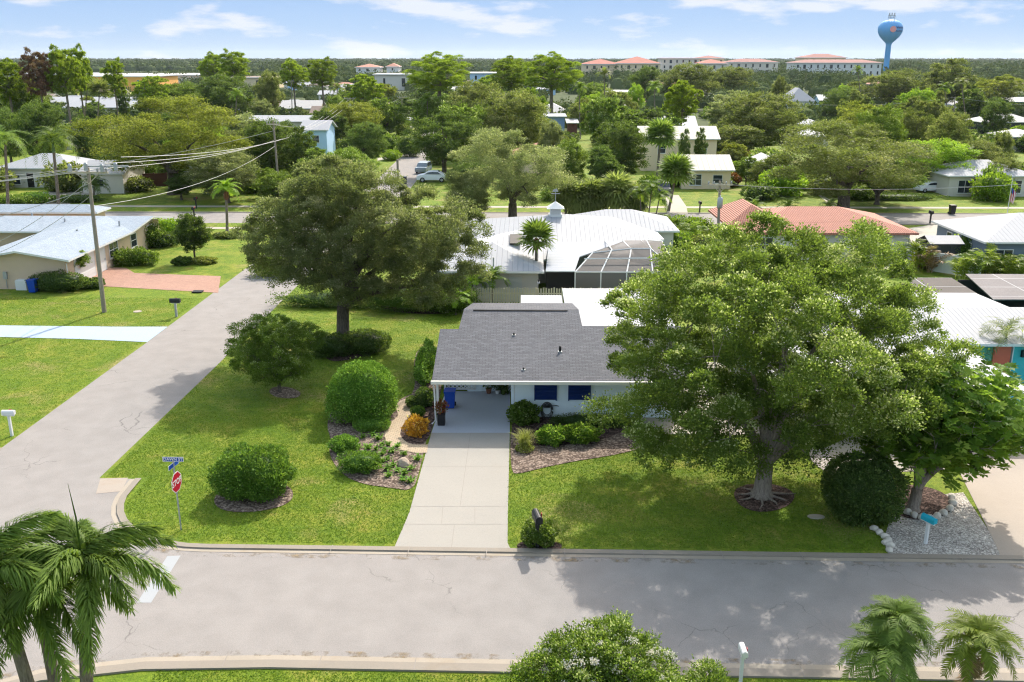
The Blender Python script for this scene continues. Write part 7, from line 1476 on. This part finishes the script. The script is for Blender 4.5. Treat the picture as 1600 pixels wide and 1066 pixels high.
# ------------------------------------------------------------------ labels of the garden trees, told by the nearest landmark
bpy.context.view_layer.update()
LM = {'water tower': (1388, 90), 'orange hall': (170, 130), 'light blue two-storey house': (490, 205), 'white ranch house': (60, 265), 'pink tiled house': (590, 168), 'slate blue two-storey house': (868, 190), 'peaked white house': (1252, 150), 'aqua house': (1570, 160),
      'grey carport house': (1560, 190), 'cream two-storey house': (1070, 205), 'tallest bright pine': (685, 130), 'tall round pine': (862, 120), 'yellow green oak': (260, 190), 'wide verge oak': (1330, 240), 'red roofed blocks': (970, 100), 'beige blocks': (1100, 100), 'maroon roofed block': (1310, 105),
      'beige east house': (1550, 275), 'brown roofed house': (440, 165), 'pale blue commercial block': (752, 120), 'rust brown pine': (52, 95), 'big verge oak': (790, 230), 'long beige roof': (952, 175), 'tiny white roof': (1384, 152)}
CN = {'oak': 'olive', 'oakgrey': 'grey green', 'dense': 'dark green', 'bright': 'mid green', 'olive': 'yellow green', 'lime': 'lime green', 'pine': 'bright', 'whiteroof': 'white roofed', 'shinglegrey': 'grey roofed', 'tilepink': 'pink roofed', 'shinglebrown': 'brown roofed'}
SN = {'round': 'round tree', 'wide': 'spreading tree', 'tall': 'upright tree', 'loose': 'open tree', 'pine': 'pine', 'bush': 'bush', 'house': 'small house'}
G_ = {}
for o, m_, sh, small in AUTO:
    h = o.scale[2] * {'bush': 2, 'house': 4}.get(sh, 9); p = proj(o.location.x, o.location.y, h * .6); k = min(LM, key=lambda q: math.hypot((LM[q][0] - p[0]), (LM[q][1] - p[1]) * 2.2)); q = LM[k]; dx, dy = p[0] - q[0], p[1] - q[1]
    rel = ('right of' if dx > 0 else 'left of') if abs(dx) > abs(dy) * 1.5 else ('below' if dy > 0 else 'above'); G_.setdefault(('small ' if small else '') + CN[m_] + ' ' + SN[sh] + '|' + rel + ' the ' + k, []).append((p[0], o))
O_ = ['first', 'second', 'third', 'fourth', 'fifth', 'sixth', 'seventh', 'eighth', 'ninth', 'tenth']
for k, lst in G_.items():
    a, b_ = k.split('|'); lst.sort(key=lambda t: t[0])
    for i, (_, o) in enumerate(lst): o['label'] = '%s %s' % (a, b_) if len(lst) == 1 else '%s %s, %s from the left' % (a, b_, O_[min(i, 9)])

# ------------------------------------------------------------------ air
hz = bpy.data.materials.new('haze'); hz.use_nodes = True; nt = hz.node_tree; nt.nodes.remove(nt.nodes['Principled BSDF']); pv = nt.nodes.new('ShaderNodeVolumePrincipled')
pv.inputs['Color'].default_value = (.82, .90, 1.0, 1); pv.inputs['Density'].default_value = .000038; pv.inputs['Anisotropy'].default_value = .3; nt.links.new(pv.outputs[0], nt.nodes['Material Output'].inputs['Volume'])
mb = MB(); mb.box(-7500, 7500, -300, 9500, -1.5, 75); o = mb.build('haze', hz); tag(o, 'thin pale air that fades the horizon', 'haze', kind='stuff')
